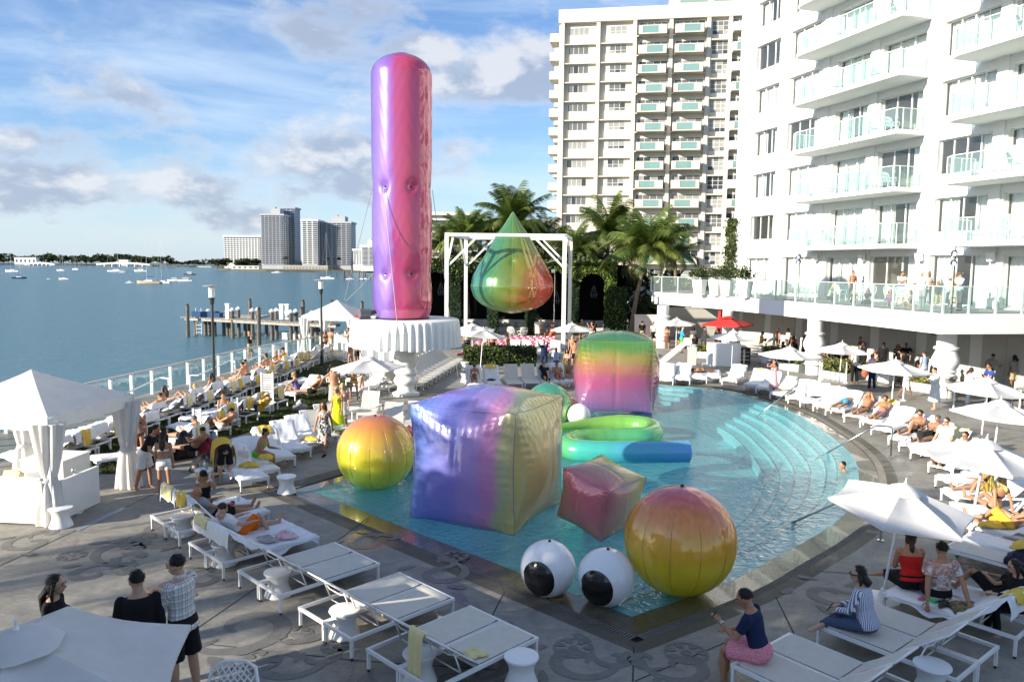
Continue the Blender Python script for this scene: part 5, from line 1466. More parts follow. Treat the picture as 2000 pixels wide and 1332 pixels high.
# banquettes in the arches
bq = MB(); bq.box2((-1.2, -.4, 0), (1.2, .45, .42)); bq.box2((-1.2, .45, 0), (1.2, .65, 1.0)); bq.box2((-1.25, -.4, 0), (-1.2, .65, .9)); bqm = bq.mesh('sofa', mat('sofa_white', (.6, .6, .58), .8, var=.05)); cu = MB(); cu.ball((0, 0, 0), (.28, .12, .22), 10, 6); cum = cu.mesh('cushion', mat('sofa_white', (.6, .6, .58), .8))
for px_, l in ((925, 'white banquette in the arch left below the drop'), (1000, 'white banquette in the arch right below the drop'), (1165, 'white banquette in the vine grown right arch'), (1080, 'white banquette behind the standing group in the arch')):
    p = D(px_, 640, AY + 3.4); o = ob('banquette', bqm, None, (p.x, AY + 3.2, 0)); tag(o, l, 'sofa')
    for k in range(3): ob('cushion', cum, o, (-.7 + .7 * k, .3, .62))

# ================================================================== PALMS
LEAFP = [mat('palm_leaf_dark', (.11, .17, .03), .55, var=.25, vscale=.8, spec=.4, transl=.25), mat('palm_leaf_olive', (.20, .25, .05), .55, var=.25, vscale=.8, spec=.4, transl=.25), mat('palm_leaf_dry', (.26, .21, .06), .7, var=.2)]
def frond_mesh(L, droop, seed, mi=0):
    q = random.Random(seed); mb = MB(); N = 16; P = []; ang = R(55 if droop < .9 else 20)
    x = z = 0.0; a = ang
    for i in range(N + 1):
        P.append(Vector((x, .02 * L * math.sin(i * .5 + seed), z))); st = L / N; x += math.cos(a) * st; z += math.sin(a) * st; a -= droop * (1.7 / N) * (.4 + 1.3 * i / N)
    mb.cur = 1; mb.tube(P[::2], [.035 * (1 - .9 * i / 8) + .004 for i in range(len(P[::2]))], 4); mb.cur = 0
    M = 64
    for k in range(M):
        u = .10 + .90 * k / M; f = u * N; i = min(N - 1, int(f)); p = P[i].lerp(P[i + 1], f - i); t_ = (P[i + 1] - P[i]).normalized(); n_ = t_.cross(Vector((0, 1, 0))).normalized()
        ll = L * .27 * math.sin(math.pi * min(1, .12 + u * .80)) ** .7 * q.uniform(.9, 1.2); wv = .021 * L / 3
        for sg in (-1, 1):
            d = (Vector((0, sg, 0)) * .80 + t_ * .55 + Vector((0, 0, -.35 - .3 * q.random()))).normalized(); e = p + d * ll + Vector((0, 0, -.10 * ll)); mid = p + d * ll * .45; sdw = t_ * wv
            mb.add([p - sdw * .6, mid - sdw, e, mid + sdw, p + sdw * .6], [(0, 1, 3, 4), (1, 2, 3)])
    return mb.mesh('frond', [LEAFP[mi], LEAFP[1]])
FR = [frond_mesh(3.3, d, s_, mi) for d, s_, mi in ((.5, 1, 0), (.8, 2, 0), (1.05, 3, 1), (.9, 4, 0), (1.5, 5, 0))]; FRD = frond_mesh(2.6, 2.1, 9, 2)
def palm(x, ycrown, Y, lean, s, nf, label, seed):
    q = random.Random(seed); c = D(x, ycrown, Y); t = thing('palm_tree', label, 'palm tree', (c.x - lean, Y, 0)); H = c.z; m = MB(); N = 26; P = []; rs = []
    for i in range(N + 1): u = i / N; P.append((lean * u ** 1.5, .1 * math.sin(u * 3), H * u)); rs.append((.20 - .08 * u + .05 * max(0, 1 - u * 8)) * (1 + .06 * (i % 2)))
    m.tube(P, rs, 10); m.build('trunk', BARK, t, smooth=R(30))
    for k in range(nf):
        dead = k >= nf - 3; fr_ = FRD if dead else q.choice(FR if k > nf * .35 else FR[:3]); o = ob('frond', fr_, t, (lean, .1 * math.sin(3), H))
        el = q.uniform(.35, 1.0) if k < nf * .35 else (q.uniform(-.2, .4) if not dead else q.uniform(-.6, -.3)); o.rotation_euler = (q.uniform(-.35, .35), -el * .75, 2 * math.pi * (k * .618) + q.uniform(-.2, .2)); sc = s * q.uniform(.85, 1.12); o.scale = (sc, sc, sc)
    m = MB(); m.ball((lean, .1, H - .05), (.26, .26, .35), 8, 6); m.build('crown_shaft', LEAFP[1], t)
    return t
palm(1004, 438, 69, .6, 1.18, 40, 'tallest palm, its crown right behind the tip of the drop', 1)
palm(905, 474, 67, -.5, .95, 30, 'palm behind the left post of the white frame', 2)
palm(866, 482, 70, .3, .9, 26, 'palm crown close beside the pink side of the column', 3)
palm(955, 474, 72, .4, .95, 26, 'dark palm between the drop and the left frame post', 4)
palm(1190, 464, 70, .4, 1.22, 38, 'palm before the tower, left of the big round crown', 5)
palm(1264, 496, 60.5, 1.1, 1.22, 52, 'nearest palm with a leaning trunk and big round crown beside the terrace end', 6)
palm(1122, 494, 68, .3, 1.0, 30, 'shaded palm just right of the white frame', 7)
palm(1318, 504, 66, -.4, .8, 26, 'palm partly behind the end of the terrace railing', 8)
palm(1060, 480, 71, .2, 1.0, 28, 'palm behind the right half of the drop', 10)
# dense shrubs between arcade and tower
SHR = [crown_mesh(s_, 1.6, 1.6, 420, .22, 6) for s_ in (11, 12, 13)]
for i, (x, Y, z, s_) in enumerate(((1240, 66, 1.6, 1.5), (1275, 65, 1.6, 1.5), (1222, 68, 3.6, 1.4), (1300, 68, 2.0, 1.6), (1255, 69, 3.6, 1.5), (1330, 71, 3.2, 1.6), (880, 67, 5.6, 1.1), (930, 67, 5.7, 1.1), (1000, 67, 5.6, 1.2), (1060, 67, 5.6, 1.2), (1130, 67, 5.6, 1.2), (1180, 68, 5.6, 1.3))):
    o = ob('shrub', SHR[i % 3], None, ((x - 1000) / 1500 * Y, Y, z + .2), i * 1.3); o.scale = (s_, s_, s_); tag(o, 'dark green shrub in the thicket behind the arcade and under the palms', 'shrub', 'shrubs under the palms')
for i, (x, Y, z, s_) in enumerate(((1290, 74, 2, 1.9), (1345, 76, 2, 1.9))): pass

def leafy_box(name, label, c, size, n, leaf, mats, core, cat, rz=0.0, seed=1, box=None, wts=(0, 0, 1, 1, 2)):
    """clipped hedge: leaves over a dark core"""
    q = random.Random(seed); t = thing(name, label, cat, c, rz); m = MB(); sx_, sy_, sz_ = size; z0 = 0
    if box: m.box2((-sx_ / 2 - .05, -sy_ / 2 - .05, 0), (sx_ / 2 + .05, sy_ / 2 + .05, box)); m.build('planter', WHITE, t); z0 = box; m = MB()
    m.box2((-sx_ / 2 + .08, -sy_ / 2 + .08, z0), (sx_ / 2 - .08, sy_ / 2 - .08, z0 + sz_ - .08)); m.build('branches', core, t); lf = MB()
    for _ in range(n):
        f = q.random(); lf.cur = q.choice(wts)
        if f < .38: p = (q.uniform(-.5, .5) * sx_, -sy_ / 2 + q.gauss(.02, .05), z0 + q.random() * sz_)
        elif f < .78: p = (q.uniform(-.5, .5) * sx_, q.uniform(-.5, .5) * sy_, z0 + sz_ + q.gauss(-.02, .05))
        elif f < .95: p = (q.choice((-.5, .5)) * sx_ + q.gauss(0, .04), q.uniform(-.5, .5) * sy_, z0 + q.random() * sz_)
        else: p = (q.uniform(-.5, .5) * sx_, sy_ / 2, z0 + q.random() * sz_)
        leaf_tris(lf, p, leaf, q)
    kind(lf.build('leaves', mats, t), 'stuff'); return t
HL = [FOL[0], FOL[1], mat('hedge_leaf_bright', (.12, .17, .035), .6, var=.2, vscale=2, spec=.3)]
YG = [mat('shrub_olive', (.10, .12, .03), .7, var=.2, vscale=2), mat('shrub_yellow_green', (.20, .22, .05), .7, var=.2, vscale=2), mat('shrub_gold', (.30, .28, .07), .7, var=.2)]
a, b = G(908, 716), G(1040, 706); leafy_box('clipped_hedge', 'clipped box hedge in the middle of the sun deck, under two parasols', ((a.x + b.x) / 2, 43.6, 0), (4.0, 1.9, .95), 5200, .075, HL, HEDGE, 'hedge', seed=2)
for x, y, w_, d_, h_, rz_, l in ((1384, 699, 1.5, .5, .40, -20, 'white planter with yellow green shrubs left of the white bar'), (1520, 712, 1.9, .6, .55, -62, 'white planter with clipped gold shrubs before the restaurant, left of the near column'), (1545, 722, 1.5, .6, .50, -62, 'white planter with reddish gold shrubs touching the turned column'),
                         (1634, 740, 1.5, .6, .60, -62, 'white planter with clipped shrubs right of the turned column'), (1702, 741, 2.2, .5, .42, -60, 'long dark planter behind the white shirted men'), (1806, 764, 1.3, .5, .38, -62, 'white planter with yellow green shrubs beside the man in the white robe')):
    p = G(x, y); leafy_box('planter_box', l, (p.x, p.y, 0), (w_, d_, h_), 900, .07, YG if 'dark' not in l else HL, HEDGE, 'planter', R(rz_), int(x), .38)
# terrace pots with round bushes
BUSH = crown_mesh(31, .75, .6, 520, .075, 7)
for i, (x, y) in enumerate(((1346, 577), (1378, 578.5), (1400, 580), (1434, 583))):
    p = G(x, y, TF); p = p + Vector((.9, 1.0, 0)); t = thing('potted_bush', 'white tapered pot with a round bush on the terrace, %s from the left' % ORD[i + 1], 'potted plant', (p.x, p.y, TF + .006)); m = MB(); m.lathe([(.36, 0), (.52, 1.0), (.46, 1.0), (.40, .9)], 4, (0, 0, 0)); m.build('pot', WHITE, t); ob('bush', BUSH, t, (0, 0, 1.45), i * 1.0)
cv_ = MB(); qc = random.Random(9)
for _ in range(1500):
    z = qc.uniform(TF + .3, 9.2) ; p = HP(-.45 + qc.gauss(0, .35 + .4 * max(0, 6.5 - z) / 3), .1 + qc.random() * .9 * max(.2, (8 - z) / 4), z); cv_.cur = qc.choice((0, 1, 1, 2)); leaf_tris(cv_, p, .12, qc)
c_ = thing('climbing_vine', 'bright green climber growing up the left corner of the hotel', 'climber'); cv_.build('foliage', HL, c_); m = MB(); p = HP(-.4, .15, 0); m.tube([(p.x, p.y, TF), (p.x + .1, p.y, 6.5), (p.x, p.y, 8.6)], [.06, .04, .02], 6); m.build('stem', BARK, c_)
# ================================================================== LOUNGERS
def lounger_parts(back_deg):
    fr = MB(); W, L, Z = .68, 1.95, .31; t = .04
    for s_ in (-1, 1): fr.box2((s_ * W / 2 - t / 2, -L / 2, Z - .025), (s_ * W / 2 + t / 2, L / 2, Z + .025))
    for y in (-L / 2 + .02, L / 2 - .02): fr.box2((-W / 2 + .021, y - .019, Z - .024), (W / 2 - .021, y + .019, Z + .024))
    fr.box2((-W / 2 + .021, -.16, Z - .045), (W / 2 - .021, -.12, Z - .015))
    frame = fr.mesh('frame', ALU)
    lg = MB(); lg.box2((-.02, -.02, .04), (.02, .02, Z - .026)); lg.cur = 1; lg.tube([(0, 0, 0), (0, 0, .05)], .019, 6); leg = lg.mesh('leg', [ALU, RUBBER])
    h = Vector((0, -.14, Z + .03)); a = R(back_deg); bl = .82; d = Vector((0, -math.cos(a), math.sin(a)))
    def seatpt(u, v):
        y = -.13 + (L / 2 + .10) * v; z = Z + .038 - .018 * math.sin(math.pi * v) * (1 - (2 * u - 1) ** 2) + (.03 * max(0, (v - .8) / .2) ** 2 if v > .8 else 0) - (.05 * max(0, (v - .95) / .05) if v > .95 else 0)
        return (-.322 + .644 * u, y, z)
    s1 = MB(); s1.grid(seatpt, 6, 14); seat = s1.mesh('seat', SLING, True)
    def backpt(u, v):
        p = h + d * (bl * v); curl = .05 * v * v; n_ = Vector((0, d.z, -d.y)) 
        p = p + Vector((0, -.05 * v ** 3, -.015 * v ** 3)) - n_ * (.02 * math.sin(math.pi * v) * (1 - (2 * u - 1) ** 2))
        return (-.30 + .60 * u, p.y, p.z)
    s2 = MB(); s2.grid(backpt, 6, 10); back = s2.mesh('backrest', SLING, True)
    bf = MB()
    for s_ in (-1, 1): bf.tube([(s_ * .305, *Vector(backpt(.5, v))[1:]) for v in (0, .25, .5, .75, 1)], .016, 6)
    e = Vector(backpt(.5, 1)); bf.tube([(-.31, e.y, e.z), (.31, e.y, e.z)], .015, 6); m_ = Vector(backpt(.5, .55)); bf.tube([(-.305, m_.y, m_.z - .03), (-.15, m_.y - .03, m_.z - .06), (.15, m_.y - .03, m_.z - .06), (.305, m_.y, m_.z - .03)], .012, 5)
    bframe = bf.mesh('back_frame', ALU, True)
    pr = MB(); q = Vector(backpt(.5, .62)); yb = q.y - .02 - .22 * (back_deg > 10)
    for s_ in (-1, 1): pr.tube([(s_ * .27, q.y, q.z - .02), (s_ * .27, q.y + .10 if back_deg < 10 else q.y + .12, Z - .0)], .012, 5)
    pr.tube([(-.27, q.y + .12, Z), (.27, q.y + .12, Z)], .012, 5); prop = pr.mesh('prop', ALU, True)
    return dict(frame=frame, leg=leg, seat=seat, back=back, bframe=bframe, prop=prop, backpt=backpt, seatpt=seatpt, Z=Z)
LP = {'up': lounger_parts(40), 'flat': lounger_parts(3), 'steep': lounger_parts(52), 'low': lounger_parts(30)}
def cover_mesh(kind_, seed, foot=True):
    q = random.Random(seed); P = LP[kind_]; b = P['backpt']; s_ = P['seatpt']; path = []
    e = Vector(b(.5, 1)); 
    for hgt in ((.30, .19, .09) if seed < 3 else (.17, .12, .06)): path.append((e.y - .05 - .02 * hgt, e.z - hgt))
    path.append((e.y - .035, e.z + .015))
    for v in (.97, .75, .5, .25, .06): p = b(.5, v); path.append((p[1], p[2] + .022))
    for v in (.05, .2, .4, .6, .8, .97): p = s_(.5, v); path.append((p[1], p[2] + .022))
    L = path[-1]; 
    if foot: path += [(L[0] + .035, L[1] - .03), (L[0] + .04, L[1] - .14)]
    if kind_ == 'flat': path = path[3:]
    ph = [q.uniform(0, 6.28) for _ in range(6)]; mb = MB(); nu = 12; rows = len(path) * 2 - 1
    def pt(u, v):
        f = v * (len(path) - 1); i = min(len(path) - 2, int(f)); t_ = f - i; y = path[i][0] * (1 - t_) + path[i + 1][0] * t_; z = path[i][1] * (1 - t_) + path[i + 1][1] * t_
        x = (2 * u - 1) * (.375 + .012 * math.sin(v * 17 + ph[0])); ed = max(0, abs(2 * u - 1) - .84) / .16
        z -= ed * (.10 + .05 * math.sin(v * 23 + ph[1]) + .03 * math.sin(v * 51 + ph[2])); z += .010 * math.sin(u * 9 + v * 13 + ph[3]) + .008 * math.sin(u * 21 - v * 31 + ph[4]); y += .010 * math.sin(u * 11 + ph[5] + v * 5)
        if ed > 0: x = math.copysign(.36 + .012 * ed + .01 * math.sin(v * 40 + ph[2]), 2 * u - 1)
        return (x, y, z + .004)
    mb.grid(pt, nu, rows); return mb.mesh('towel_cover', TOWEL, True)
COVERS = {k: [cover_mesh(k, s_) for s_ in (1, 2, 3)] for k in ('up', 'flat', 'steep', 'low')}
NL = [0]
def lounger(c, ang, label, group, cover=None, kind_='up', parts=True):
    """c: ground centre; ang: direction from the head end to the foot end, degrees"""
    NL[0] += 1; P = LP[kind_]; t = thing('sun_lounger', label, 'sun lounger', (c[0], c[1], 0), R(ang - 90), group)
    ob('frame', P['frame'], t)
    for x in (-1, 1):
        for y in (-1, 1): ob('leg', P['leg'], t, (x * .335, y * .945, 0))
    ob('seat', P['seat'], t); b = ob('backrest', P['back'], t); ob('back_frame', P['bframe'], b); ob('prop', P['prop'], t)
    if cover: ob('towel_cover', COVERS[kind_][NL[0] % 3], t)
    t['k'] = kind_
    return t
def loc2w(t, p):
    c, s_ = math.cos(t.rotation_euler.z), math.sin(t.rotation_euler.z)
    return Vector((t.location.x + c * p[0] - s_ * p[1], t.location.y + s_ * p[0] + c * p[1], t.location.z + p[2]))
def drape_mesh(kind_, wid, front, backl, seed, x0=0.0):
    q = random.Random(seed); b = LP[kind_]['backpt']; e = Vector(b(.5, 1)); path = [(e.y - .085, e.z - backl), (e.y - .075, e.z - backl * .5), (e.y - .06, e.z - .02), (e.y - .02, e.z + .045)]
    for k in range(1, 4): v = 1 - (front / .82) * k / 3; p = b(.5, v); path.append((p[1], p[2] + .05))
    ph = [q.uniform(0, 6) for _ in range(4)]; mb = MB()
    def pt(u, v):
        f = v * (len(path) - 1); i = min(len(path) - 2, int(f)); t_ = f - i; y = path[i][0] * (1 - t_) + path[i + 1][0] * t_; z = path[i][1] * (1 - t_) + path[i + 1][1] * t_
        return (x0 + (u - .5) * wid * (1 - .12 * (1 - v)), y + .016 * math.sin(u * 16 + ph[0]) * (1 - v), z + .010 * math.sin(u * 9 + v * 6 + ph[1]) + (.05 * math.sin(u * 3.1 + ph[2]) if v < .05 else 0))
    mb.grid(pt, 12, 14); return mb
DRAPES = {}
def towel_over(t, label, m=YTOWEL, wid=.40, front=.10, backl=.36, x0=0.0):
    k = (t['k'], wid, front, backl, x0, m.name)
    if k not in DRAPES:
        mb = drape_mesh(t['k'], wid, front, backl, len(DRAPES), x0); DRAPES[k] = mb.mesh('towel', m, True)
    o = ob('towel', DRAPES[k], None, t.location, t.rotation_euler.z); tag(o, label, 'towel', 'yellow towels' if m is YTOWEL else None)
    return o
def heap_mesh(rx, ry, rz, seed, m):
    q = random.Random(seed); mb = MB(); ph = [q.uniform(0, 6) for _ in range(6)]; rings = []; n = 26
    for i in range(9):
        b = math.pi / 2 * i / 8; ring = []
        for j in range(n):
            a = 2 * math.pi * j / n; k = 1 + .16 * math.sin(3 * a + ph[0]) + .10 * math.sin(5 * a + ph[1] + i) + .07 * math.sin(9 * a + ph[2] - i * .8)
            ring.append((rx * k * math.cos(b) * math.cos(a) + .001, ry * k * math.cos(b) * math.sin(a), rz * math.sin(b) * (1 + .14 * math.sin(4 * a + i * 1.7 + ph[3])) + .002))
        rings.append(ring)
    mb.loft(rings); return mb.mesh('towel', m, True)
HEAPS = {}
def heap(p, label, rx=.22, ry=.16, rz=.09, m=YTOWEL, rz_=0.0, name='towel', cat='towel'):
    k = (round(rx, 2), round(ry, 2), round(rz, 2), m.name)
    if k not in HEAPS: HEAPS[k] = heap_mesh(rx, ry, rz, len(HEAPS) + 3, m)
    o = ob(name, HEAPS[k], None, p, rz_); return tag(o, label, cat)

GF = 'loungers along the near left pool edge'
fpairs = [((292, 1003), (322, 1023), (352, 1043)), ((366, 1057), (402, 1079), (438, 1101)), ((461, 1113), (504.5, 1138), (550.5, 1163)), ((577, 1184), (630, 1215.5), (692.5, 1248.6)), ((715.5, 1270), (781.5, 1306), (846, 1341))]
ax = (G(846, 1341, .33) - G(292, 1003, .33)).xy.normalized(); fdir = Vector((-ax.y, ax.x)); fang = math.degrees(math.atan2(fdir.y, fdir.x)); FT = []
fl_lab = ['white towelled lounger nearest the cabana, pale towel on its back', 'white towelled lounger under the bald man, yellow towel on its back', 'white towelled lounger under the man in orange shorts', 'white towelled lounger with a magazine and a pink bag on it',
          'bare lounger with a stool under its back, next after the one with the magazine', 'bare lounger just before the stool under the second empty pair', 'bare lounger in the middle empty pair, its farther one', 'bare lounger in the middle empty pair, its nearer one', 'bare lounger beside the nearest one that has the hanging yellow towel', 'nearest bare lounger, yellow towel hanging from its back']
k = 0
for (a, mm_, b) in fpairs:
    ga, gb = G(*a, .33).xy, G(*b, .33).xy
    mid = (ga + gb) / 2
    for s_ in (-1, 1):
        hc = mid + ax * (.365 * s_); cov = k < 4
        FT.append(lounger(hc + fdir * .965, fang, fl_lab[k], GF, cov, 'steep' if k < 2 else 'up')); k += 1
towel_over(FT[0], 'pale yellow towel over the lounger back nearest the cabana', PYTOWEL, .52, .25, .22)
towel_over(FT[1], 'bright yellow towel over the lounger back behind the bald man', YTOWEL, .54, .22, .24)
towel_over(FT[2], 'pale yellow towel behind the head of the man in orange shorts', PYTOWEL, .50, .22, .16)
towel_over(FT[9], 'yellow towel hanging long over the back of the nearest lounger', PYTOWEL, .34, .10, .62, -.12)
heap(loc2w(FT[9], (.12, -.05, .36)), 'folded yellow towel lying on the nearest lounger', .15, .12, .07, PYTOWEL)
m = MB(); m.grid(lambda u, v: ((u - .5) * .42, (v - .5) * .28, .012 + .02 * abs(2 * u - 1)), 6, 2); tag(m.build('magazine', mat('magazine_print', (.55, .52, .50), .5, var=.7, vscale=22, color2=(.06, .06, .07)), loc=loc2w(FT[3], (.0, .08, .385)), rz=FT[3].rotation_euler.z), 'open magazine on the white towelled lounger', 'magazine')
heap(loc2w(FT[3], (.05, .42, .375)), 'pink and white bag on the white towelled lounger', .20, .15, .12, mat('pink_bag', (.70, .22, .30), .5, var=.5, vscale=8, color2=(.75, .65, .66)), 0, 'beach_bag', 'bag')

# stools
sp_ = [(.225, 0), (.235, .02), (.205, .10), (.165, .21), (.18, .30), (.225, .385), (.236, .40), (.230, .42), (.05, .428)]
m = MB(); m.lathe(sp_, 32); STOOL = m.mesh('pool_stool', PLASTIC, R(45))
def stool(x, y, label, h0=0.0):
    p = G(x, y, h0) if isinstance(x, int) else loc2w(x, (.36 if x in FT else -.36, y, 0)); o = ob('pool_stool', STOOL, None, (p.x, p.y, h0)); return tag(o, label, 'stool', 'white waisted plastic stools')
def table_round(x, y, label):
    p = G(x, y); t = thing('side_table', label, 'table', (p.x, p.y, 0)); m = MB(); m.lathe([(.30, .44), (.31, .455), (.30, .47)], 24); m.build('table_top', PLASTIC, t); m = MB(); m.lathe([(.17, 0), (.17, .02), (.025, .04), (.025, .44)], 14); m.build('leg', ALU, t)
table_round(1548, 779, 'round white table base under the parasol by the pool rail'); table_round(688, 822, 'small white side table left of the pedestal parasol')

# right foreground rows: feet to the pool
GR = 'loungers in the right foreground'
rdirv = (G(1700, 1299, .33) - G(1545, 1235.6, .33)).xy.normalized(); rax = Vector((-rdirv.y, rdirv.x)); rang = math.degrees(math.atan2(-rdirv.y, -rdirv.x)); RT = []
def rpair(x, y, labs, cov, kinds=('up', 'up'), one=False, gap=.72):
    p = G(x, y, .33).xy; out = []
    for i in range(1 if one else 2):
        fc = p + rax * (.36 + gap * i); out.append(lounger(fc + rdirv * .965, rang, labs[i], GR, cov[i], kinds[i]))
    return out
r1 = rpair(1428, 1297, ('bare lounger the man in pink shorts sits on', 'empty bare lounger right behind the man in pink shorts'), (0, 0))
r2 = rpair(1595, 1221, ('bare lounger under the woman in the striped shirt', 'empty bare lounger just beyond the striped shirt woman'), (0, 0), gap=.74)
r3 = rpair(1724, 1158, ('white towelled lounger under the woman in red and the man in the printed shirt', 'white towelled lounger under the bare legs beyond the red top'), (1, 1), ('up', 'up'), gap=.74)
r4 = rpair(1839, 1070, ('half covered lounger with grey mesh foot beyond the red top', 'white covered lounger with a yellow towel heap'), (0, 1), ('up', 'up'), gap=.76)
towel_over(r3[0], 'yellow towel rolled over the white back at the lower right edge', YTOWEL, .42, .20, .12)
heap(loc2w(r4[1], (.1, -.1, .37)), 'yellow towel heap on the lounger beyond the navy bag', .30, .24, .13)
for x, y, l in ((1018, 1338, 'white waisted stool cut by the bottom edge, nearest the camera'), (560, 962, 'white waisted stool alone by the left pool corner'), (120, 1028, 'white waisted stool beside the front curtain of the cabana'), (399, 948, 'white stool with drink glasses by the red and black bags'),
                (FT[4], -.60, 'white stool under the backs of the first empty pair of loungers'), (FT[6], -.60, 'white stool under the backs of the middle empty pair'), (FT[8], -.60, 'white stool under the backs of the nearest pair'), (1364, 746, 'white stool by the far pool edge'), (909, 746, 'white stool with small things on it left of the far lounger row'),
                (908, 722, 'white stool behind the far lounger row, below the hedge'), (r1[0], -.66, 'white stool under the first right foreground lounger back'), (r2[0], -.66, 'white stool under the back of the striped shirt lounger'), (FT[0], -.60, 'white stool under the lounger backs nearest the cabana'), (FT[2], -.60, 'white stool hidden under the loungers of the sunbathing men')): stool(x, y, l)
# right arc: feet to the pool, heads outward
GA = 'loungers round the right side of the pool'
arcL = [((1862, 1012), (2000, 1040), 1, 'lounger with the woman wrapped in a yellow towel'), ((1858, 988), (2000, 1005), 1, 'lounger under the woman in the black bikini'), ((1852, 962), (1998, 965), 1, 'white lounger below the woman in the olive wrap'), ((1848, 935), (1985, 925), 1, 'white draped lounger with folded cloth, right of the black trousers'),
        ((1836, 908), (1960, 890), 1, 'lounger under the man in black trousers'), ((1800, 882), (1920, 862), 1, 'lounger under the man in the white shirt and sunglasses'), ((1778, 868), (1895, 842), 1, 'lounger with the black handbag on it'), ((1757, 855), (1875, 822), 1, 'lounger under the man with raised knee, before the black handbag'),
        ((1722, 836), (1845, 800), 1, 'empty white lounger before the man in the white robe'), ((1700, 822), (1800, 786), 1, 'lounger under the reclining man in blue trunks'), ((1668, 812), (1760, 780), 0, 'lounger under the man in black briefs'), ((1630, 799), (1720, 772), 1, 'lounger under the man lying prone in bright blue shorts'),
        ((1606, 791), (1690, 757), 1, 'empty white lounger left of the bright blue shorts'), ((1580, 783), (1662, 748), 1, 'empty white lounger with a black cloth on it'), ((1556, 776), (1625, 742), 1, 'lilac shaded white lounger below the turned column'), ((1520, 768), (1590, 736), 1, 'white lounger with a pale yellow towel by the parasol pole'),
        ((1492, 757), (1552, 728), 1, 'white lounger right behind the woman taking pictures'), ((1468, 751), (1522, 724), 1, 'white lounger with a brown edged towel left of the woman taking pictures'), ((1424, 741), (1480, 718), 1, 'first white lounger right of the white bar')]
AT = []
for (f, h, cov, l) in arcL:
    pf_, ph_ = G(*f, .33).xy, G(*h, .33).xy; d = (pf_ - ph_).normalized(); c = pf_ - d * .965; AT.append(lounger(c, math.degrees(math.atan2(d.y, d.x)), l, GA, cov, 'up'))
heap(loc2w(AT[0], (-.15, .2, .38)), 'yellow towel end hanging beside the drinks on the right edge', .26, .16, .11); towel_over(AT[9], 'yellow towel behind the head of the man in blue trunks', YTOWEL, .5, .2, .1); towel_over(AT[5], 'pale yellow towel spread over a lounger back behind the sunglasses man', PYTOWEL, .62, .45, .3)
towel_over(AT[17], 'small yellow towel on the lounger left of the woman taking pictures', YTOWEL, .2, .12, .05); heap(loc2w(AT[15], (.0, .1, .38)), 'pale yellow towel on the lounger by the parasol pole', .25, .18, .06, PYTOWEL)
heap(loc2w(AT[13], (.0, .1, .375)), 'black cloth on the empty white lounger', .20, .14, .04, BLACK, 0, 'cloth', 'cloth'); heap(loc2w(AT[3], (.0, .1, .38)), 'white folded sheet on the draped lounger', .3, .3, .05, TOWEL, 0, 'sheet', 'sheet')
# far lounger row facing the camera
GM = 'loungers in the row beyond the pool'
ml = [((930, 751), 'white towelled lounger with the sunbather in a visor'), ((966, 750), 'white towelled lounger with a yellow towel and black shoes'), ((1006, 748), 'left empty bare lounger of the far row'), ((1040, 747), 'right empty bare lounger of the far row'), ((1072, 746), 'lounger under the man in black of the far row'), ((1098, 745), 'white towelled lounger under the tanned man of the far row'), ((1119, 744), 'last white towelled lounger beside the pink cube')]
MT = []
for i, ((x, y), l) in enumerate(ml):
    p = G(x, y, .33).xy; d = Vector((.14, -.99)).normalized(); MT.append(lounger(p - d * .965, math.degrees(math.atan2(d.y, d.x)), l, GM, i in (0, 1, 5, 6), 'steep'))
towel_over(MT[1], 'yellow towel over the second lounger back of the far row', YTOWEL, .5, .25, .1); towel_over(MT[6], 'yellow towel behind the last sunbather beside the pink cube', YTOWEL, .45, .25, .1)
GB = 'bare lounger backs behind the hedge'
for i, (x, l) in enumerate(((1004, 'first bare lounger back behind the hedge end'), (1026, 'second bare lounger back behind the hedge end'), (1058, 'third bare lounger back, tallest behind the man pointing'), (1088, 'bare lounger back beside the right post of the white frame'))):
    p = G(x, 706, 0).xy + Vector((0, 2.3)); lounger(p, -95, l, GB, 0, 'steep')
# loungers at the back right of the pool
for i, ((x, y), l) in enumerate((((1300, 740), 'white towelled lounger right beside the pink cube'), ((1333, 739), 'white towelled lounger with the blue cord'), ((1366, 737), 'lounger under the prone sunbather with the orange towel'), ((1393, 735), 'lounger under the sunbather lying on her front by the white bar'))):
    p = G(x, y, .33).xy; d = Vector((-.25, -.97)); lounger(p - d * .95, math.degrees(math.atan2(d.y, d.x)), l, 'loungers at the far right pool edge', 1, 'flat' if i > 1 else 'up')
# railing row on the lawn: heads to the deck, feet to the sea
GW = 'loungers in the row along the glass railing'
WT = []; wp = [Vector((-12.05, 20.4)), Vector((-11.75, 25.6)), Vector((-11.05, 31.2)), Vector((-10.75, 45.5))]; ws = dense(wp, .80, closed=False)
for i, p in enumerate(ws[:31]):
    d = Vector((-.965, .10 + .12 * (i > 14))).normalized(); d = Vector((-.98, .2)).normalized(); cov = i not in (7, 27, 19); d = Vector((-.98, .2 + .07 * math.sin(i * 2.3))).normalized(); p = p + Vector((.10 * math.sin(i * 1.7), .04 * math.sin(i * 3.1)))
    WT.append(lounger(p + d * .95, math.degrees(math.atan2(d.y, d.x)), '%s lounger from the cabana in the row along the glass railing' % ORD[i + 1], GW, cov, ('up', 'steep', 'up', 'low')[(i * 7 // 3) % 4]))
for i in (1, 3, 8, 10, 12, 13, 15, 17, 18, 20, 22, 23, 24, 25, 27): 
    if i < len(WT): towel_over(WT[i], 'yellow towel over the back of the %s lounger in the railing row' % ORD[i + 1], PYTOWEL if i in (8, 10, 12) else YTOWEL, .34, .08, .36)
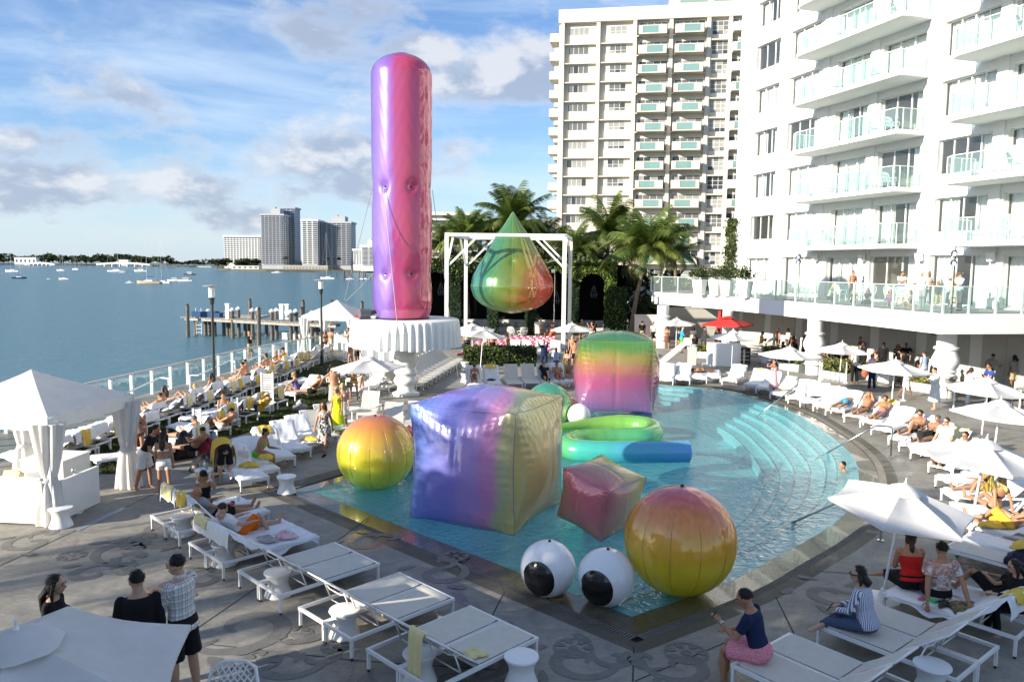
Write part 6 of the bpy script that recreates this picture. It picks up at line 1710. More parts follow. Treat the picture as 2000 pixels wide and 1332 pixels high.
# walkway row: heads to the lawn, feet to the pool path
GK = 'white towelled loungers along the lawn path'
KT = []
for (f, h, l, kd) in (((498, 934), (420, 880), 'white towelled lounger under the bent person with the yellow towel', 'up'), ((520, 918), (445, 866), 'white towelled lounger under the woman in green', 'up'), ((552, 893), (478, 842), 'white lounger just behind the woman in green', 'up'), ((584, 877), (512, 826), 'white lounger with a blue shaded back, middle of the lawn path row', 'up'), ((612, 864), (536, 814), 'white lounger at the path with a yellow towel on its foot', 'up')):
    pf_, ph_ = G(*f, .33).xy, G(*h, .33).xy; d = (pf_ - ph_).normalized(); KT.append(lounger(pf_ - d * .965, math.degrees(math.atan2(d.y, d.x)), l, GK, 1, kd))
heap(loc2w(KT[4], (.0, .75, .37)), 'yellow towel dropped on the lounger foot by the path', .28, .2, .1); heap(loc2w(KT[0], (-.2, -.1, .38)), 'yellow towel under the bent person', .25, .2, .1); towel_over(KT[2], 'yellow towel over the white back above the woman in green', YTOWEL, .4, .3, .1)
for (f, h, l) in (((640, 852), (560, 808), 'bare lounger with a cream back at the path, nearer of two'), ((660, 838), (592, 795), 'bare lounger with a cream back at the path, farther of two')):
    pf_, ph_ = G(*f, .33).xy, G(*h, .33).xy; d = (pf_ - ph_).normalized(); lounger(pf_ - d * .965, math.degrees(math.atan2(d.y, d.x)), l, 'bare loungers at the path', 0, 'up')
# lawn middle row: yellow towelled, facing the sea
GLW = 'loungers in the middle of the lawn'
LT = []
for (h, l, tw_, cov) in (((398, 866), 'lawn lounger with a cream towelled back behind the white bikini', PYTOWEL, 1), ((437, 836), 'lawn lounger with a yellow towel under the propped woman', YTOWEL, 1), ((456, 820), 'lawn lounger with a bright yellow towel beside the white post', YTOWEL, 1), ((492, 808), 'lawn lounger with a yellow towel, right of the white post', YTOWEL, 1), ((517, 795), 'lawn lounger under the person in the straw hat', YTOWEL, 1), ((552, 782), 'lawn lounger with a cream towel behind the lattice screen', PYTOWEL, 0)):
    ph_ = G(*h, .33).xy; d = Vector((-.96, .28)).normalized(); o = lounger(ph_ + d * .95, math.degrees(math.atan2(d.y, d.x)), l, GLW, cov, 'up'); LT.append(o); towel_over(o, 'towel over the back of the ' + l.split(',')[0].replace(' with a ', ' having a ').replace('bright yellow towel beside the white post', 'bright towel')[:400] if len(l.split()) < 10 else 'towel on the ' + ' '.join(l.split()[:2]) + ' ' + ' '.join(l.split()[-8:]), tw_, .42, .12, .40)
# singles on the lawn and behind the pedestal
def by(f, h, l, cov, kd, g=None):
    pf_, ph_ = G(*f, .33).xy, G(*h, .33).xy; d = (pf_ - ph_).normalized(); return lounger(pf_ - d * .965, math.degrees(math.atan2(d.y, d.x)), l, g or 'loungers around the pedestal table', cov, kd)
by((182, 896), (262, 884), 'white towelled lounger alone beside the cabana curtain', 1, 'flat'); by((240, 885), (320, 872), 'white lounger behind the cabana curtain and the man in black', 1, 'flat')
by((563, 768), (640, 752), 'lounger under the couple on the lawn', 1, 'up'); by((545, 752), (600, 740), 'white lounger left of the couple on the lawn', 1, 'flat')
by((690, 760), (762, 745), 'white lounger with the raised back under the near left parasol', 1, 'up'); by((688, 742), (740, 728), 'white lounger with a yellow towel, left of the pedestal', 1, 'up'); by((650, 735), (700, 722), 'lounger with a pile of things behind the yellow dress', 1, 'flat')
by((768, 836), (772, 800), 'bare lounger facing the camera, left of two before the pedestal', 0, 'up'); by((806, 833), (822, 797), 'bare lounger facing the camera, right of two before the pedestal', 0, 'up'); by((716, 808), (738, 770), 'bare grey lounger beside the parasol pole', 0, 'up')
GP_ = 'bare loungers in the long row behind the pedestal'
pr_ = dense([G(820, 752, .33).xy, G(905, 702, .33).xy], .79, closed=False)
for i, p in enumerate(pr_):
    d = Vector((.93, -.36)).normalized(); lounger(p - d * .95, math.degrees(math.atan2(d.y, d.x)), '%s bare lounger in the long row right of the pedestal, counted from the near end' % ORD[i + 1], GP_, 0, 'up')
for i, (x, y) in enumerate(((700, 752), (722, 744), (745, 737), (765, 730))):
    p = G(x, y, .33).xy; d = Vector((.93, -.36)).normalized(); lounger(p + Vector((.6, .4)), math.degrees(math.atan2(d.y, d.x)), '%s bare lounger in the short row left of the pedestal' % ORD[i + 1], 'bare loungers left of the pedestal', 0, 'up')
# white stacked loungers
t = thing('lounger_stack', 'stack of white lounger frames leaning by the far pool edge', 'lounger stack', G(1322, 716)); m = MB()
for k in range(5): m.bar((-.9, .12 * k, .06 + .05 * k), (.6, .12 * k, 1.35 + .04 * k), .05); m.bar((-.9, .12 * k, .06), (.9, .12 * k, .06 + .02 * k), .05)
for k in range(6): m.bar((.75, .1 * k - .1, 0), (.75, .1 * k - .1, 1.0), .05)
m.build('stacked_frames', ALU, t); m = MB(); m.grid(lambda u, v: (.55 + .5 * u, -.12, .1 + 1.05 * v), 3, 4); m.build('sling', SLING, t)
t = thing('lounger_stack', 'stack of grey loungers with a white chair on top by the black speaker', 'lounger stack', G(1489, 707)); 
for k in range(6): m = MB(); m.box2((-.9, -.35, .1 + k * .16), (.9, .35, .15 + k * .16)); m.build('frame', ALU, t)
m = MB(); m.grid(lambda u, v: (-.8 + 1.5 * v, -.3 + .6 * u, 1.05 + .55 * max(0, v - .5) ** 1.2 * 2), 2, 8); m.build('sling', SLING, t)

# lattice screens on the lawn
def screen(x, y, w_, h_, label):
    p = G(x, y); t = thing('slatted_post', label, 'screen', (p.x, p.y, 0)); m = MB()
    for s_ in (-1, 1): m.box2((s_ * w_ / 2 - .03, -.03, 0), (s_ * w_ / 2 + .03, .03, h_))
    m.build('frame', WHITE, t)
    sm__ = MB(); sm__.box2((-w_ / 2 + .03, -.012, 0), (w_ / 2 - .03, .012, .055)); sm__ = sm__.mesh('slat', WHITE)
    for k in range(int(h_ / .085)): ob('slat', sm__, t, (0, 0, .03 + k * .085))
screen(523, 804, .42, 1.50, 'white slatted screen standing on the lawn'); screen(459, 832, .20, 1.0, 'white post with round top on the lawn'); screen(386, 862, .22, 1.05, 'white post on the lawn behind the prone sunbather')
m = MB(); m.box((0, 0, .09), (.5, .3, .18)); m.tube([(-.1, 0, .2), (.1, -.05, .34)], [.10, .12], 10); m.cur = 1; m.tube([(.1, -.05, .34), (.11, -.055, .36)], [.10, .10], 10); tag(m.build('flood_light', [mat('light_grey_metal', (.3, .3, .3), .4), BLACK], loc=G(586, 800)), 'grey flood light lying on the grass edge', 'light')

# ================================================================== CABANAS
def curtain_tied(t, p, h, w0, pin, seed, tie=True):
    q = random.Random(seed); m = MB(); rings = []; n = 60; ph = q.uniform(0, 6)
    for i in range(25):
        z = h * i / 24; u = abs(z - pin) / (h - pin if z > pin else pin); r = .13 + (w0 - .13) * (u ** .75 if z > pin else u ** .6 * .85); ring = []
        for j in range(n):
            a = 2 * math.pi * j / n; k = 1 + .16 * math.sin(9 * a + ph + .4 * math.sin(z * 2)) + .06 * math.sin(17 * a + z); ring.append((p[0] + r * k * math.cos(a), p[1] + r * k * .8 * math.sin(a), z + .01))
        rings.append(ring)
    m.loft(rings); c = m.build('curtain', FABRIC, t, smooth=R(70))
    if tie: m = MB(); m.lathe([(.155, -.05), (.165, 0), (.155, .05)], 24, (p[0], p[1], pin)); m.build('tie_band', FABRIC, c)
def cabana(c, yaw, size, eave, apex, label, low=True):
    t = thing('cabana', label, 'cabana', (c[0], c[1], 0), yaw); s_ = size / 2; m = MB(); N = 10
    cs = [(-s_, -s_), (s_, -s_), (s_, s_), (-s_, s_)]
    for k in range(4):
        a, b = cs[k], cs[(k + 1) % 4]; vs = []
        for i in range(N + 1):
            u = i / N
            for j in range(N + 1):
                v = j / N; x = (a[0] * (1 - v) + b[0] * v) * u; y = (a[1] * (1 - v) + b[1] * v) * u; z = apex + (eave - apex) * u ** .88 - .05 * math.sin(math.pi * v) * u * (1 - u) * 2; vs.append((x, y, z))
        m.add(vs, [(i * (N + 1) + j, i * (N + 1) + j + 1, (i + 1) * (N + 1) + j + 1, (i + 1) * (N + 1) + j) for i in range(N) for j in range(N)])
    m.build('roof', FABRIC, t, smooth=R(25), fixn=True); m = MB()
    for k in range(4):
        a, b = Vector((*cs[k], 0)), Vector((*cs[(k + 1) % 4], 0)); nn = Vector((b.y - a.y, -(b.x - a.x), 0)).normalized()
        m.grid(lambda u, v: tuple(a.lerp(b, u) + nn * (.012 + .012 * math.sin(u * 21 + k)) + Vector((0, 0, eave - .29 * v + .012 * math.sin(u * 30 + k) * v))), 24, 3)
    m.build('valance', FABRIC, t, smooth=R(50)); 
    for (x, y) in cs: m = MB(); m.box2((x * .97 - .04, y * .97 - .04, 0), (x * .97 + .04, y * .97 + .04, eave - .02)); m.build('post', ALU, t)
    for i, (x, y) in enumerate(cs): curtain_tied(t, (x * .91, y * .91), eave - .16, .33, .98, i + 3)
    return t, s_
CT, cs2 = cabana((-11.05, 17.50), R(-6), 3.02, 2.34, 3.12, 'white canvas cabana with tied curtains at the left edge')
PANELM = mat('cabana_panel_white', (.80, .79, .75), .7, var=.03, vscale=2)
m = MB(); m.box2((-1.5, -1.53, .04), (1.30, -1.45, 1.0)); m.build('low_wall', PANELM, CT); m = MB(); m.box2((1.44, -1.2, .04), (1.52, .05, .90)); m.build('low_wall', PANELM, CT); m = MB(); m.box2((-1.5, 1.42, .04), (.2, 1.5, .8)); m.build('low_wall', PANELM, CT)
m = MB(); m.tube([(-1.5, -1.55, 1.02), (1.3, -1.55, 1.02)], .03, 8); m.build('rail', ALU, CT)
sf = thing('cabana_sofa', 'cream sofa with loose cushions inside the left cabana', 'sofa', CT.location, CT.rotation_euler.z); m = MB(); m.box2((-1.3, -1.38, 0), (1.2, -.55, .42)); m.box2((-1.3, -1.4, .42), (1.2, -1.2, .85)); m.box2((-1.35, -.55, 0), (-.6, 1.2, .42)); m.build('base', PANELM, sf); m = MB(); m.box2((-1.28, -1.18, .42), (1.18, -.57, .56)); m.build('seat_cushion', FABRIC, sf)
for i, (x, rz_) in enumerate(((-.6, .3), (.15, -.2), (.75, .5))):
    o = thing('scatter_cushion', 'cream scatter cushion on the cabana sofa, %s from the left' % ORD[i + 1], 'cushion', loc2w(sf, (x, -.95, .74)), CT.rotation_euler.z + rz_); mb, ed = foil_cube(.46, .05, .2, 12, 0.0, i); m = MB(); m.v = [(v[0], v[1] * .42, v[2]) for v in mb.v]; m.f = mb.f; m.mi = mb.mi; m.build('cushion_cover', PYTOWEL if i == 1 else FABRIC, o, smooth=R(60)); o.rotation_euler.x = -.5
m = MB(); m.box2((-.55, -.5, 0), (.55, .5, .78)); m.box2((-.57, -.52, .78), (.57, .52, .82)); tag(m.build('white_cabinet', PANELM, loc=G(112, 952), rz=R(-6)), 'white cabinet standing behind the left cabana wall', 'cabinet')
def stanchion(x, y, label):
    p = G(x, y); t = thing('barrier_post', label, 'barrier post', (p.x, p.y, 0)); m = MB(); m.lathe([(.028, .03), (.028, .92), (.045, .93), (.045, 1.0), (.02, 1.03)], 14); m.build('pole', STEEL, t, smooth=R(40)); m = MB(); m.lathe([(.17, 0), (.17, .02), (.13, .05), (.03, .07)], 24); m.build('base', STEEL, t, smooth=R(40))
stanchion(147, 1002, 'steel barrier post with round base beside the cabana'); stanchion(101, 985, 'steel barrier post inside the cabana wall')
C2, _ = cabana((-11.3, 49.5), R(-8), 3.4, 2.35, 3.3, 'far white canvas cabana by the railing, behind the second lamp post')
m = MB(); m.box2((-1.2, .6, 0), (1.4, 1.4, .45)); m.box2((-1.2, 1.2, .45), (1.4, 1.4, .95)); tag(m.build('cabana_sofa', PANELM, loc=C2.location, rz=R(-8)), 'cream sofa inside the far cabana', 'sofa')
p = G(690, 704); m = MB(); m.grid(lambda u, v: (-1.6 + 3.2 * u, .12 * math.sin(u * 30), .95 * v), 60, 3); m.grid(lambda u, v: (-1.6 + 3.2 * u, .8 * v, .95), 4, 3); tag(m.build('draped_table', TOWEL, loc=(p.x + .9, p.y, 0), rz=R(-10)), 'long table under a white cloth before the far cabana', 'table')
C3 = thing('white_gazebo', 'small shaded white gazebo behind the leaning palm', 'gazebo', D(1252, 640, 67)); C3.location.z = 0; m = MB(); m.lathe([(1.9, 2.7), (1.7, 3.0), (.1, 3.9)], 4, (0, 0, 0)); m.build('roof', FABRIC, C3, rz=R(45)); m = MB()
for a in (-1, 1):
    for b in (-1, 1): m.box2((a * 1.25 - .05, b * 1.25 - .05, 0), (a * 1.25 + .05, b * 1.25 + .05, 2.7))
m.build('post', WHITE, C3)
# garden wall between the arcade and the hotel
ga, gb = G(1241, 700), G(1300, 706)
def wallseg(x0, x1, Y, h, label, m_, rz=0.0):
    a = (x0 - 1000) / 1500 * Y; b = (x1 - 1000) / 1500 * Y; m = MB(); m.box2((a, Y, 0), (b, Y + .2, h)); m.box2((a - .05, Y - .05, h), (b + .05, Y + .25, h + .08)); return tag(m.build('garden_wall', m_), label, 'wall')
wallseg(1240, 1292, 58.5, 1.9, 'pinkish white garden wall behind the two men at the far column', mat('pink_white_stucco', (.78, .70, .64), .85)); wallseg(1292, 1470, 62, 2.3, 'grey panelled wall behind the red parasols', WALLG)
# back-of-house boxes behind the grey wall
# bar
p = G(1418, 716); t = thing('white_bar', 'rounded white bar counter under the red parasol', 'bar', (p.x, p.y + .6, 0), R(-14)); m = MB(); m.prism([(-.95 + .2, -.45), (.75, -.45), (.95, -.25), (.95, .45), (-.95, .45), (-.95, -.25)], 0, 1.28); m.build('counter', PLASTIC, t); m = MB(); m.box2((-1.2, -.6, .0), (-.7, .4, .06)); m.build('base_plate', PLASTIC, t)
p = G(1455, 714); t = thing('black_speaker', 'black wheeled equipment case right of the white bar', 'case', (p.x, p.y + .3, 0), R(-14)); m = MB(); m.box2((-.36, -.3, .06), (.36, .3, 1.0)); m.build('case', BLACK, t); m = MB(); m.box2((-.05, -.32, .1), (.06, -.302, .95)); [m.box2((-.3, -.315, .1 + .22 * k), (.3, -.302, .13 + .22 * k)) for k in range(4)]; m.build('metal_strip', STEEL, t)
# outdoor chairs: white lattice
def chair_meshes():
    m = MB(); 
    for a in range(9): x = -.26 + .065 * a; m.tube([(x * .9, -.22, .42), (x, .02, .405), (x, .20, .43)], .012, 4)
    for b in range(5): y = -.2 + .1 * b; m.tube([(-.27, y, .42), (0, y, .40), (.27, y, .42)], .012, 4)
    seat = m.mesh('seat', PLASTIC, True); m = MB(); pts = [(-.27, .20, .43), (-.30, .26, .62), (-.25, .34, .86), (-.12, .37, .93), (.12, .37, .93), (.25, .34, .86), (.30, .26, .62), (.27, .20, .43)]; m.tube(pts, .022, 6)
    def bk(u, v): return Vector(((2 * u - 1) * (.27 + .03 * math.sin(math.pi * v) - .06 * v * v), .20 + .15 * v, .43 + .47 * v))
    for k in range(-5, 8):
        for s_ in (-1, 1):
            L = [bk(k / 7 + (s_ * .75 * v / 1.0 if s_ > 0 else .75 - .75 * v), v) for v in (0, .25, .5, .75, 1) if 0 <= k / 7 + (.75 * v if s_ > 0 else .75 - .75 * v) <= 1]
            if len(L) > 1: m.tube(L, .012, 4)
    back = m.mesh('backrest', PLASTIC, True); m = MB(); m.tube([(0, 0, 0), (.03, 0, .42)], .018, 6); leg = m.mesh('leg', PLASTIC)
    m = MB(); m.tube([(0, .24, .62), (0, .05, .64), (0, -.18, .62), (0, -.2, .42)], .02, 6); arm = m.mesh('armrest', PLASTIC, True)
    return seat, back, leg, arm
CH_ = chair_meshes(); CHB = None
def chair(loc, rz, label, group='white lattice chairs'):
    t = thing('lattice_chair', label, 'chair', loc, rz, group); ob('seat', CH_[0], t); ob('backrest', CH_[1], t)
    for x in (-1, 1):
        for y in (-1, 1): ob('leg', CH_[2], t, (x * .25, y * .2, 0), 0 if x < 0 else math.pi)
        ob('armrest', CH_[3], t, (x * .30, 0, 0))
    return t
p = G(462, 1292, .92); chair((p.x, p.y - .36, 0), R(4), 'white lattice chair back cut by the bottom edge, left of the loungers')
k = 0
for fi, f in enumerate(FL[:5]):
    for j, (u, o_) in enumerate(((11.2, 1.2), (14.3, 1.2), (15.4, 1.0), (23.0, 1.3), (24.4, 1.3))):
        if (fi + j) % 3 == 2: continue
        p = HP(u, o_, f); k += 1; chair(p, HA + R(90) + .4 * math.sin(k * 2.1), 'white lattice chair on the %s hotel balcony up, %s along it' % (ORD[fi + 1], ORD[j + 1]), 'white chairs on the hotel balconies')
for i, (x, y) in enumerate(((1508, 587), (1525, 588), (1541, 589), (1600, 590), (1640, 592), (1655, 593), (1702, 597), (1720, 598))):
    p = G(x, y, TF) + Vector((1.6, 1.2, .008)); chair(p, R(110 + 40 * (i % 3)), 'white lattice chair on the terrace, %s from the left' % ORD[i + 1], 'white chairs on the terrace')
# black lattice chairs near the columns
BL = BLACK
def black_chair(x, y, rz, label):
    p = G(x, y); t = thing('wicker_chair', label, 'chair', (p.x, p.y, 0), R(rz)); m = MB()
    for k in range(9): m.tube([(-.28 + .07 * k, .28, .45), (-.30 + .075 * k, .38, .98)], .011, 4); m.tube([(-.30, .28 + .012 * k, .45 + .065 * k), (.30, .28 + .012 * k, .45 + .065 * k)], .011, 4)
    m.build('backrest', BL, t); m = MB(); m.box((0, 0, .43), (.6, .56, .05)); m.build('seat', BL, t); m = MB(); m.box((0, 0, .50), (.5, .46, .09)); m.build('seat_cushion', PYTOWEL, t)
    for a in (-1, 1):
        for b in (-1, 1): m = MB(); m.tube([(a * .27, b * .25, 0), (a * .27, b * .25, .42)], .016, 5); m.build('leg', BL, t)
black_chair(1868, 782, 20, 'black wicker chair with a yellow cushion beside the near column'); black_chair(1740, 742, 120, 'black wicker chair behind the white bikini top'); black_chair(1505, 690, 60, 'black wicker chair behind the leaf planter'); black_chair(1975, 800, 200, 'black wicker chair behind the blue shirted man'); black_chair(1762, 745, -30, 'black wicker chair under the raised black shirt man')
def rope_post(pts, label):
    t = thing('rope_barrier', label, 'barrier', G(*pts[0])); o = t.location
    for i, (x, y) in enumerate(pts): p = G(x, y) - o; m = MB(); m.lathe([(.14, 0), (.14, .02), (.03, .05), (.03, 1.0), (.04, 1.03)], 12, (p.x, p.y, 0)); m.build('post', ALU, t)
    for i in range(len(pts) - 1): a, b = G(*pts[i]) - o, G(*pts[i + 1]) - o; m = MB(); m.tube([a + Vector((0, 0, .98)), (a + b) / 2 + Vector((0, 0, .90)), b + Vector((0, 0, .98))], .022, 6); m.build('rope', BLACK, t)
rope_post([(1600, 745), (1604, 742), (1652, 748), (1764, 782)], 'white barrier posts with a black rope before the restaurant'); rope_post([(1862, 800), (1925, 808), (1990, 812)], 'black rope barrier behind the couple in white and blue')
# restaurant tables behind the planters
for i, (x, y) in enumerate(((1530, 700), (1660, 742), (1745, 760))):
    p = G(x, y); t = thing('cafe_table', ('cafe table behind the gold planter', 'cafe table behind the bald guest', 'cafe table below the man in the black shirt')[i], 'table', (p.x + .3, p.y + .5, 0)); m = MB(); m.lathe([(.40, .72), (.41, .74), (.40, .76)], 20); m.build('table_top', WHITE, t); m = MB(); m.lathe([(.22, 0), (.22, .02), (.03, .04), (.03, .72)], 10); m.build('leg', BLACK, t)
# pool handrails
def rail3(base, top, water, label):
    b = G(*base); t_ = b + Vector((0, 0, .92)); w_ = G(water[0], water[1], -.03); knee = D(top[0], top[1], (b.y * .72 + w_.y * .28)); 
    d = (w_ - b); d.z = 0; k = b + d * .22 + Vector((0, 0, .92)); P = [b, b + Vector((0, 0, .8)), t_ + d * .03, k, w_ + Vector((0, 0, -.25))]
    m = MB(); m.tube([P[0], P[1]] + smooth_curve([P[1], P[2], k], 5)[1:] + [P[4]], .025, 10); o = tag(m.build('pool_handrail', STEEL, smooth=True), label, 'handrail')
    m = MB(); m.lathe([(.07, 0), (.07, .02), (.03, .03)], 16, (b.x, b.y, .003)); m.build('flange', STEEL, o)
rail3((1740, 893), (1695, 835), (1592, 882), 'curved steel handrail leading into the pool at right'); rail3((1573, 797), (1540, 757), (1478, 802), 'curved steel handrail at the far pool steps'); rail3((1720, 1056), (1640, 975), (1516, 1014), 'curved steel handrail partly under the right foreground parasol')

# clutter
heap(G(405, 918), 'black stroller bag pile by the white stool', .42, .34, .42, BLACK, 0, 'bag_pile', 'bags'); heap(G(376, 905) + Vector((.3, .3, 0)), 'red bag hanging over the black bags', .26, .2, .62, mat('red_bag', (.28, .012, .03), .6), 0, 'red_bag', 'bag')
heap(G(360, 893), 'dark pushchair folded behind the white bikini', .3, .3, .7, mat('dark_pushchair', (.03, .028, .03), .7), 0, 'pushchair', 'pushchair'); heap(loc2w(LT[0], (.45, -.9, .0)), 'black and white bag leaning on the lawn lounger', .25, .2, .5, mat('black_white_bag', (.04, .04, .045), .6, var=.5, vscale=4, color2=(.6, .6, .6)), 0, 'bag', 'bag')
def glass_cup(p, label, m_=GLASS, h=.13, r=.035):
    m = MB(); m.lathe([(r * .8, 0), (r, h), (r * .92, h), (r * .72, .008)], 12); tag(m.build('drink_glass', m_, loc=p), label, 'glass')
pS = G(399, 948); BLUEP = mat('blue_plastic_cup', (.10, .22, .5), .3); AMBER = mat('amber_drink', (.65, .30, .05), .2)
for i, (dx, dy, m_, l) in enumerate(((-.08, .0, GLASS, 'clear glass on the stool by the bags, left'), (.05, .06, BLUEP, 'blue cup on the stool by the bags'), (.1, -.06, GLASS, 'clear glass on the stool by the bags, right'))): glass_cup((pS.x + dx, pS.y + dy, .430), l, m_, .16)
p = G(531, 917); glass_cup((p.x, p.y, 0), 'amber drink glass on the deck at the feet of the woman in green', AMBER, .18, .04); glass_cup((p.x + .16, p.y + .05, 0), 'second short amber glass on the deck by the feet', AMBER, .10, .04)
m = MB(); m.box((0, 0, .1), (.26, .16, .2)); m.tube([(0, 0, .2), (0, 0, .3)], .04, 8); tag(m.build('water_bottle', mat('white_bottle', (.75, .75, .76), .4), loc=loc2w(KT[0], (-.2, -.45, .52))), 'white bottle standing on the lounger behind the bent person', 'bottle')
heap(loc2w(r4[0], (-.12, -.30, .36)), 'navy bag on the lounger beyond the red top', .36, .22, .24, mat('navy_bag', (.008, .010, .03), .7), r4[0].rotation_euler.z, 'navy_bag', 'bag')
m = MB(); m.tube([(-.1, 0, 0), (-.08, 0, .16), (.08, 0, .16), (.1, 0, 0)], .012, 6)
heap(loc2w(r3[0], (-.02, -.12, .375)), 'black and gold cloth bag beside the seated man in the printed shirt', .30, .18, .07, mat('black_gold_cloth', (.02, .02, .02), .6, var=.5, vscale=18, color2=(.25, .2, .08)), r3[0].rotation_euler.z, 'cloth_bag', 'bag')
heap(loc2w(r3[0], (-.10, .28, .375)), 'bright green crumpled bag on the white lounger', .10, .08, .06, mat('bright_green', (.05, .62, .15), .5), 0, 'green_bag', 'bag'); heap(loc2w(r3[0], (-.16, .42, .375)), 'small pink packet on the white lounger', .09, .05, .02, mat('pink_packet', (.65, .15, .28), .5), .3, 'packet', 'packet'); heap(loc2w(r3[0], (-.16, .12, .375)), 'brown shoe lying on the white lounger beside the green bag', .15, .06, .08, mat('brown_shoe', (.05, .04, .03), .6), .8, 'shoe', 'shoe')
for x, y, l in ((1836, 1050, 'flip flop on the deck beyond the red top'), (1850, 1046, 'second flip flop on the deck beyond the red top')):
    m = MB(); m.prism([(.05 * math.cos(a) * (1 + .2 * math.sin(a)), .13 * math.sin(a)) for a in [2 * math.pi * i / 14 for i in range(14)]], 0, .02); m.tube([(-.04, .0, .02), (0, .07, .05), (.04, .0, .02)], .008, 4); tag(m.build('flip_flop', mat('flip_flop_dark', (.07, .03, .02), .7), loc=G(x, y), rz=1.2), l, 'flip flop')
m = MB(); m.box((0, 0, .17), (.42, .20, .30)); m.tube([(-.13, 0, .32), (-.1, 0, .5), (.1, 0, .5), (.13, 0, .32)], .015, 6); tag(m.build('handbag', mat('black_leather', (.02, .02, .022), .35), loc=loc2w(AT[6], (.0, .18, .365)), rz=.4), 'black leather handbag on the lounger before the raised knee', 'handbag')
m = MB(); m.ball((0, 0, .06), (.07, .06, .06), 10, 6); m.tube([(.02, -.02, .06), (.05, -.09, .06)], [.045, .05], 10); m.box((.1, .1, .05), (.14, .1, .1)); tag(m.build('camera', BLACK, loc=G(1826, 915)), 'black camera lying on the deck beside the black trousers', 'camera')
heap(G(1785, 862), 'pair of dark shoes under the lounger foot of the white shirted man', .16, .1, .08, BLACK, 0, 'shoes', 'shoes')
heap(loc2w(MT[1], (.05, .15, .38)), 'black shoes on the second lounger of the far row', .2, .09, .07, BLACK, 0, 'shoes', 'shoes'); heap(Vector((G(909, 746).x, G(909, 746).y, .430)), 'blue and black small things on the far stool', .16, .12, .07, mat('blue_black_things', (.03, .06, .2), .5, var=.5, vscale=10), 0, 'small_things', 'things')
p = G(1336, 738); m = MB(); m.tube([(0, 0, .30), (.02, -.15, .33), (.0, -.3, .02), (.1, -.9, .01)], .02, 5); tag(m.build('blue_cord', mat('blue_cord', (.03, .06, .55), .6), loc=p), 'blue cord trailing from a lounger at the far pool edge', 'cord')
# stage lights on poles on the terrace
def stage_light(x, yb, tops, label):
    b = G(x, yb, TF) + Vector((.1, .15, 0)); t = thing('light_stand', label, 'light stand', b); H = D(x, tops[0], b.y).z - TF; m = MB(); m.tube([(0, 0, 0), (0, 0, H + .25)], .025, 6); m.build('pole', BLACK, t)
    for y in tops: z = D(x, y, b.y).z - TF; m = MB(); m.tube([(-.05, -.0, z), (-.22, -.28, z - .05)], [.13, .12], 12); m.cur = 1; m.tube([(-.22, -.28, z - .05), (-.226, -.287, z - .051)], .11, 12); m.build('spotlight', [BLACK, mat('spot_lens', (.3, .36, .5), .1)], t)
stage_light(1858, 612, (494, 513), 'stand with two black spotlights on the terrace, right one'); stage_light(1557, 588, (501, 511), 'slim stand with two grey spotlights on the terrace, left one')
m = MB(); m.tube([(0, 0, 0), (0, 0, 4.0)], .03, 6); m.box((-.12, -.05, 3.65), (.25, .2, .25)); tag(m.build('speaker_pole', STEEL, loc=(D(1083, 560, 55).x, 55, 1.6)), 'grey pole with a round lamp at the right side of the drop', 'pole')
for i, (x, y, l) in enumerate(((1000, 657, 'white lattice chair at the left of the stage top'), (1020, 655, 'white lattice chair below the drop, beside the arch pillar'), (1194, 664, 'white lattice chair before the vine grown pillar'), (1180, 652, 'white lattice chair deeper in the right arch'))):
    p = D(x, y, 59 - i * .3); chair((p.x, p.y, .0), R(160 + 50 * i), l, 'white chairs in the arcade')
# unseen palms added behind the viewpoint to throw broken shade on the near deck
def shade_palm(s_, q_, H, seed, label):
    q = random.Random(seed); p = SQ(s_, q_); t = thing('palm_tree', label, 'palm tree', (p.x, p.y, 0)); m = MB(); m.tube([(.2 * u * u, 0, H * u) for u in [i / 10 for i in range(11)]], [.2 - .07 * i / 10 for i in range(11)], 8); m.build('trunk', BARK, t)
    for k in range(22): o = ob('frond', FR[k % 5], t, (.2, 0, H)); o.rotation_euler = (q.uniform(-.3, .3), -q.uniform(-.3, .5), k * 2.4)
for i, (s_, q_, H) in enumerate(((-8, 12.0, 5.6), (-11, 13.2, 6.0), (-12, 15.6, 5.2))): shade_palm(s_, q_, H, 40 + i, '%s unseen palm added behind and left of the viewpoint for streaky shade' % ORD[i + 1])
# ================================================================== PEOPLE
SKIN = {'a': mat('skin_light', (.50, .30, .20), .55, var=.05, vscale=5), 'b': mat('skin_tanned', (.40, .20, .11), .5, var=.05, vscale=5), 'c': mat('skin_brown', (.20, .095, .05), .5, var=.06, vscale=5), 'd': mat('skin_dark', (.075, .038, .024), .45, var=.06, vscale=5)}
CC = {'w': (.78, .78, .76), 'k': (.012, .012, .014), 'n': (.015, .025, .07), 'b': (.03, .07, .30), 'c': (.03, .30, .55), 'g': (.30, .30, .29), 'y': (.75, .48, .06), 'Y': (.62, .72, .02), 'r': (.60, .022, .018), 'p': (.70, .36, .42), 'z': (.82, .50, .60), 'P': (.48, .05, .42), 'o': (.80, .16, .01), 'G': (.10, .60, .04),
      'l': (.36, .48, .66), 't': (.38, .30, .18), 'j': (.07, .10, .17), 'T': (.02, .26, .24), 'e': (.45, .42, .36), 'v': (.15, .13, .35), 'O': (.14, .13, .04), 'm': (.16, .08, .05), 'h': (.55, .42, .16), 'd': (.055, .03, .016), 'B': (.015, .011, .009), 's': (.10, .10, .105), 'q': (.62, .12, .05)}
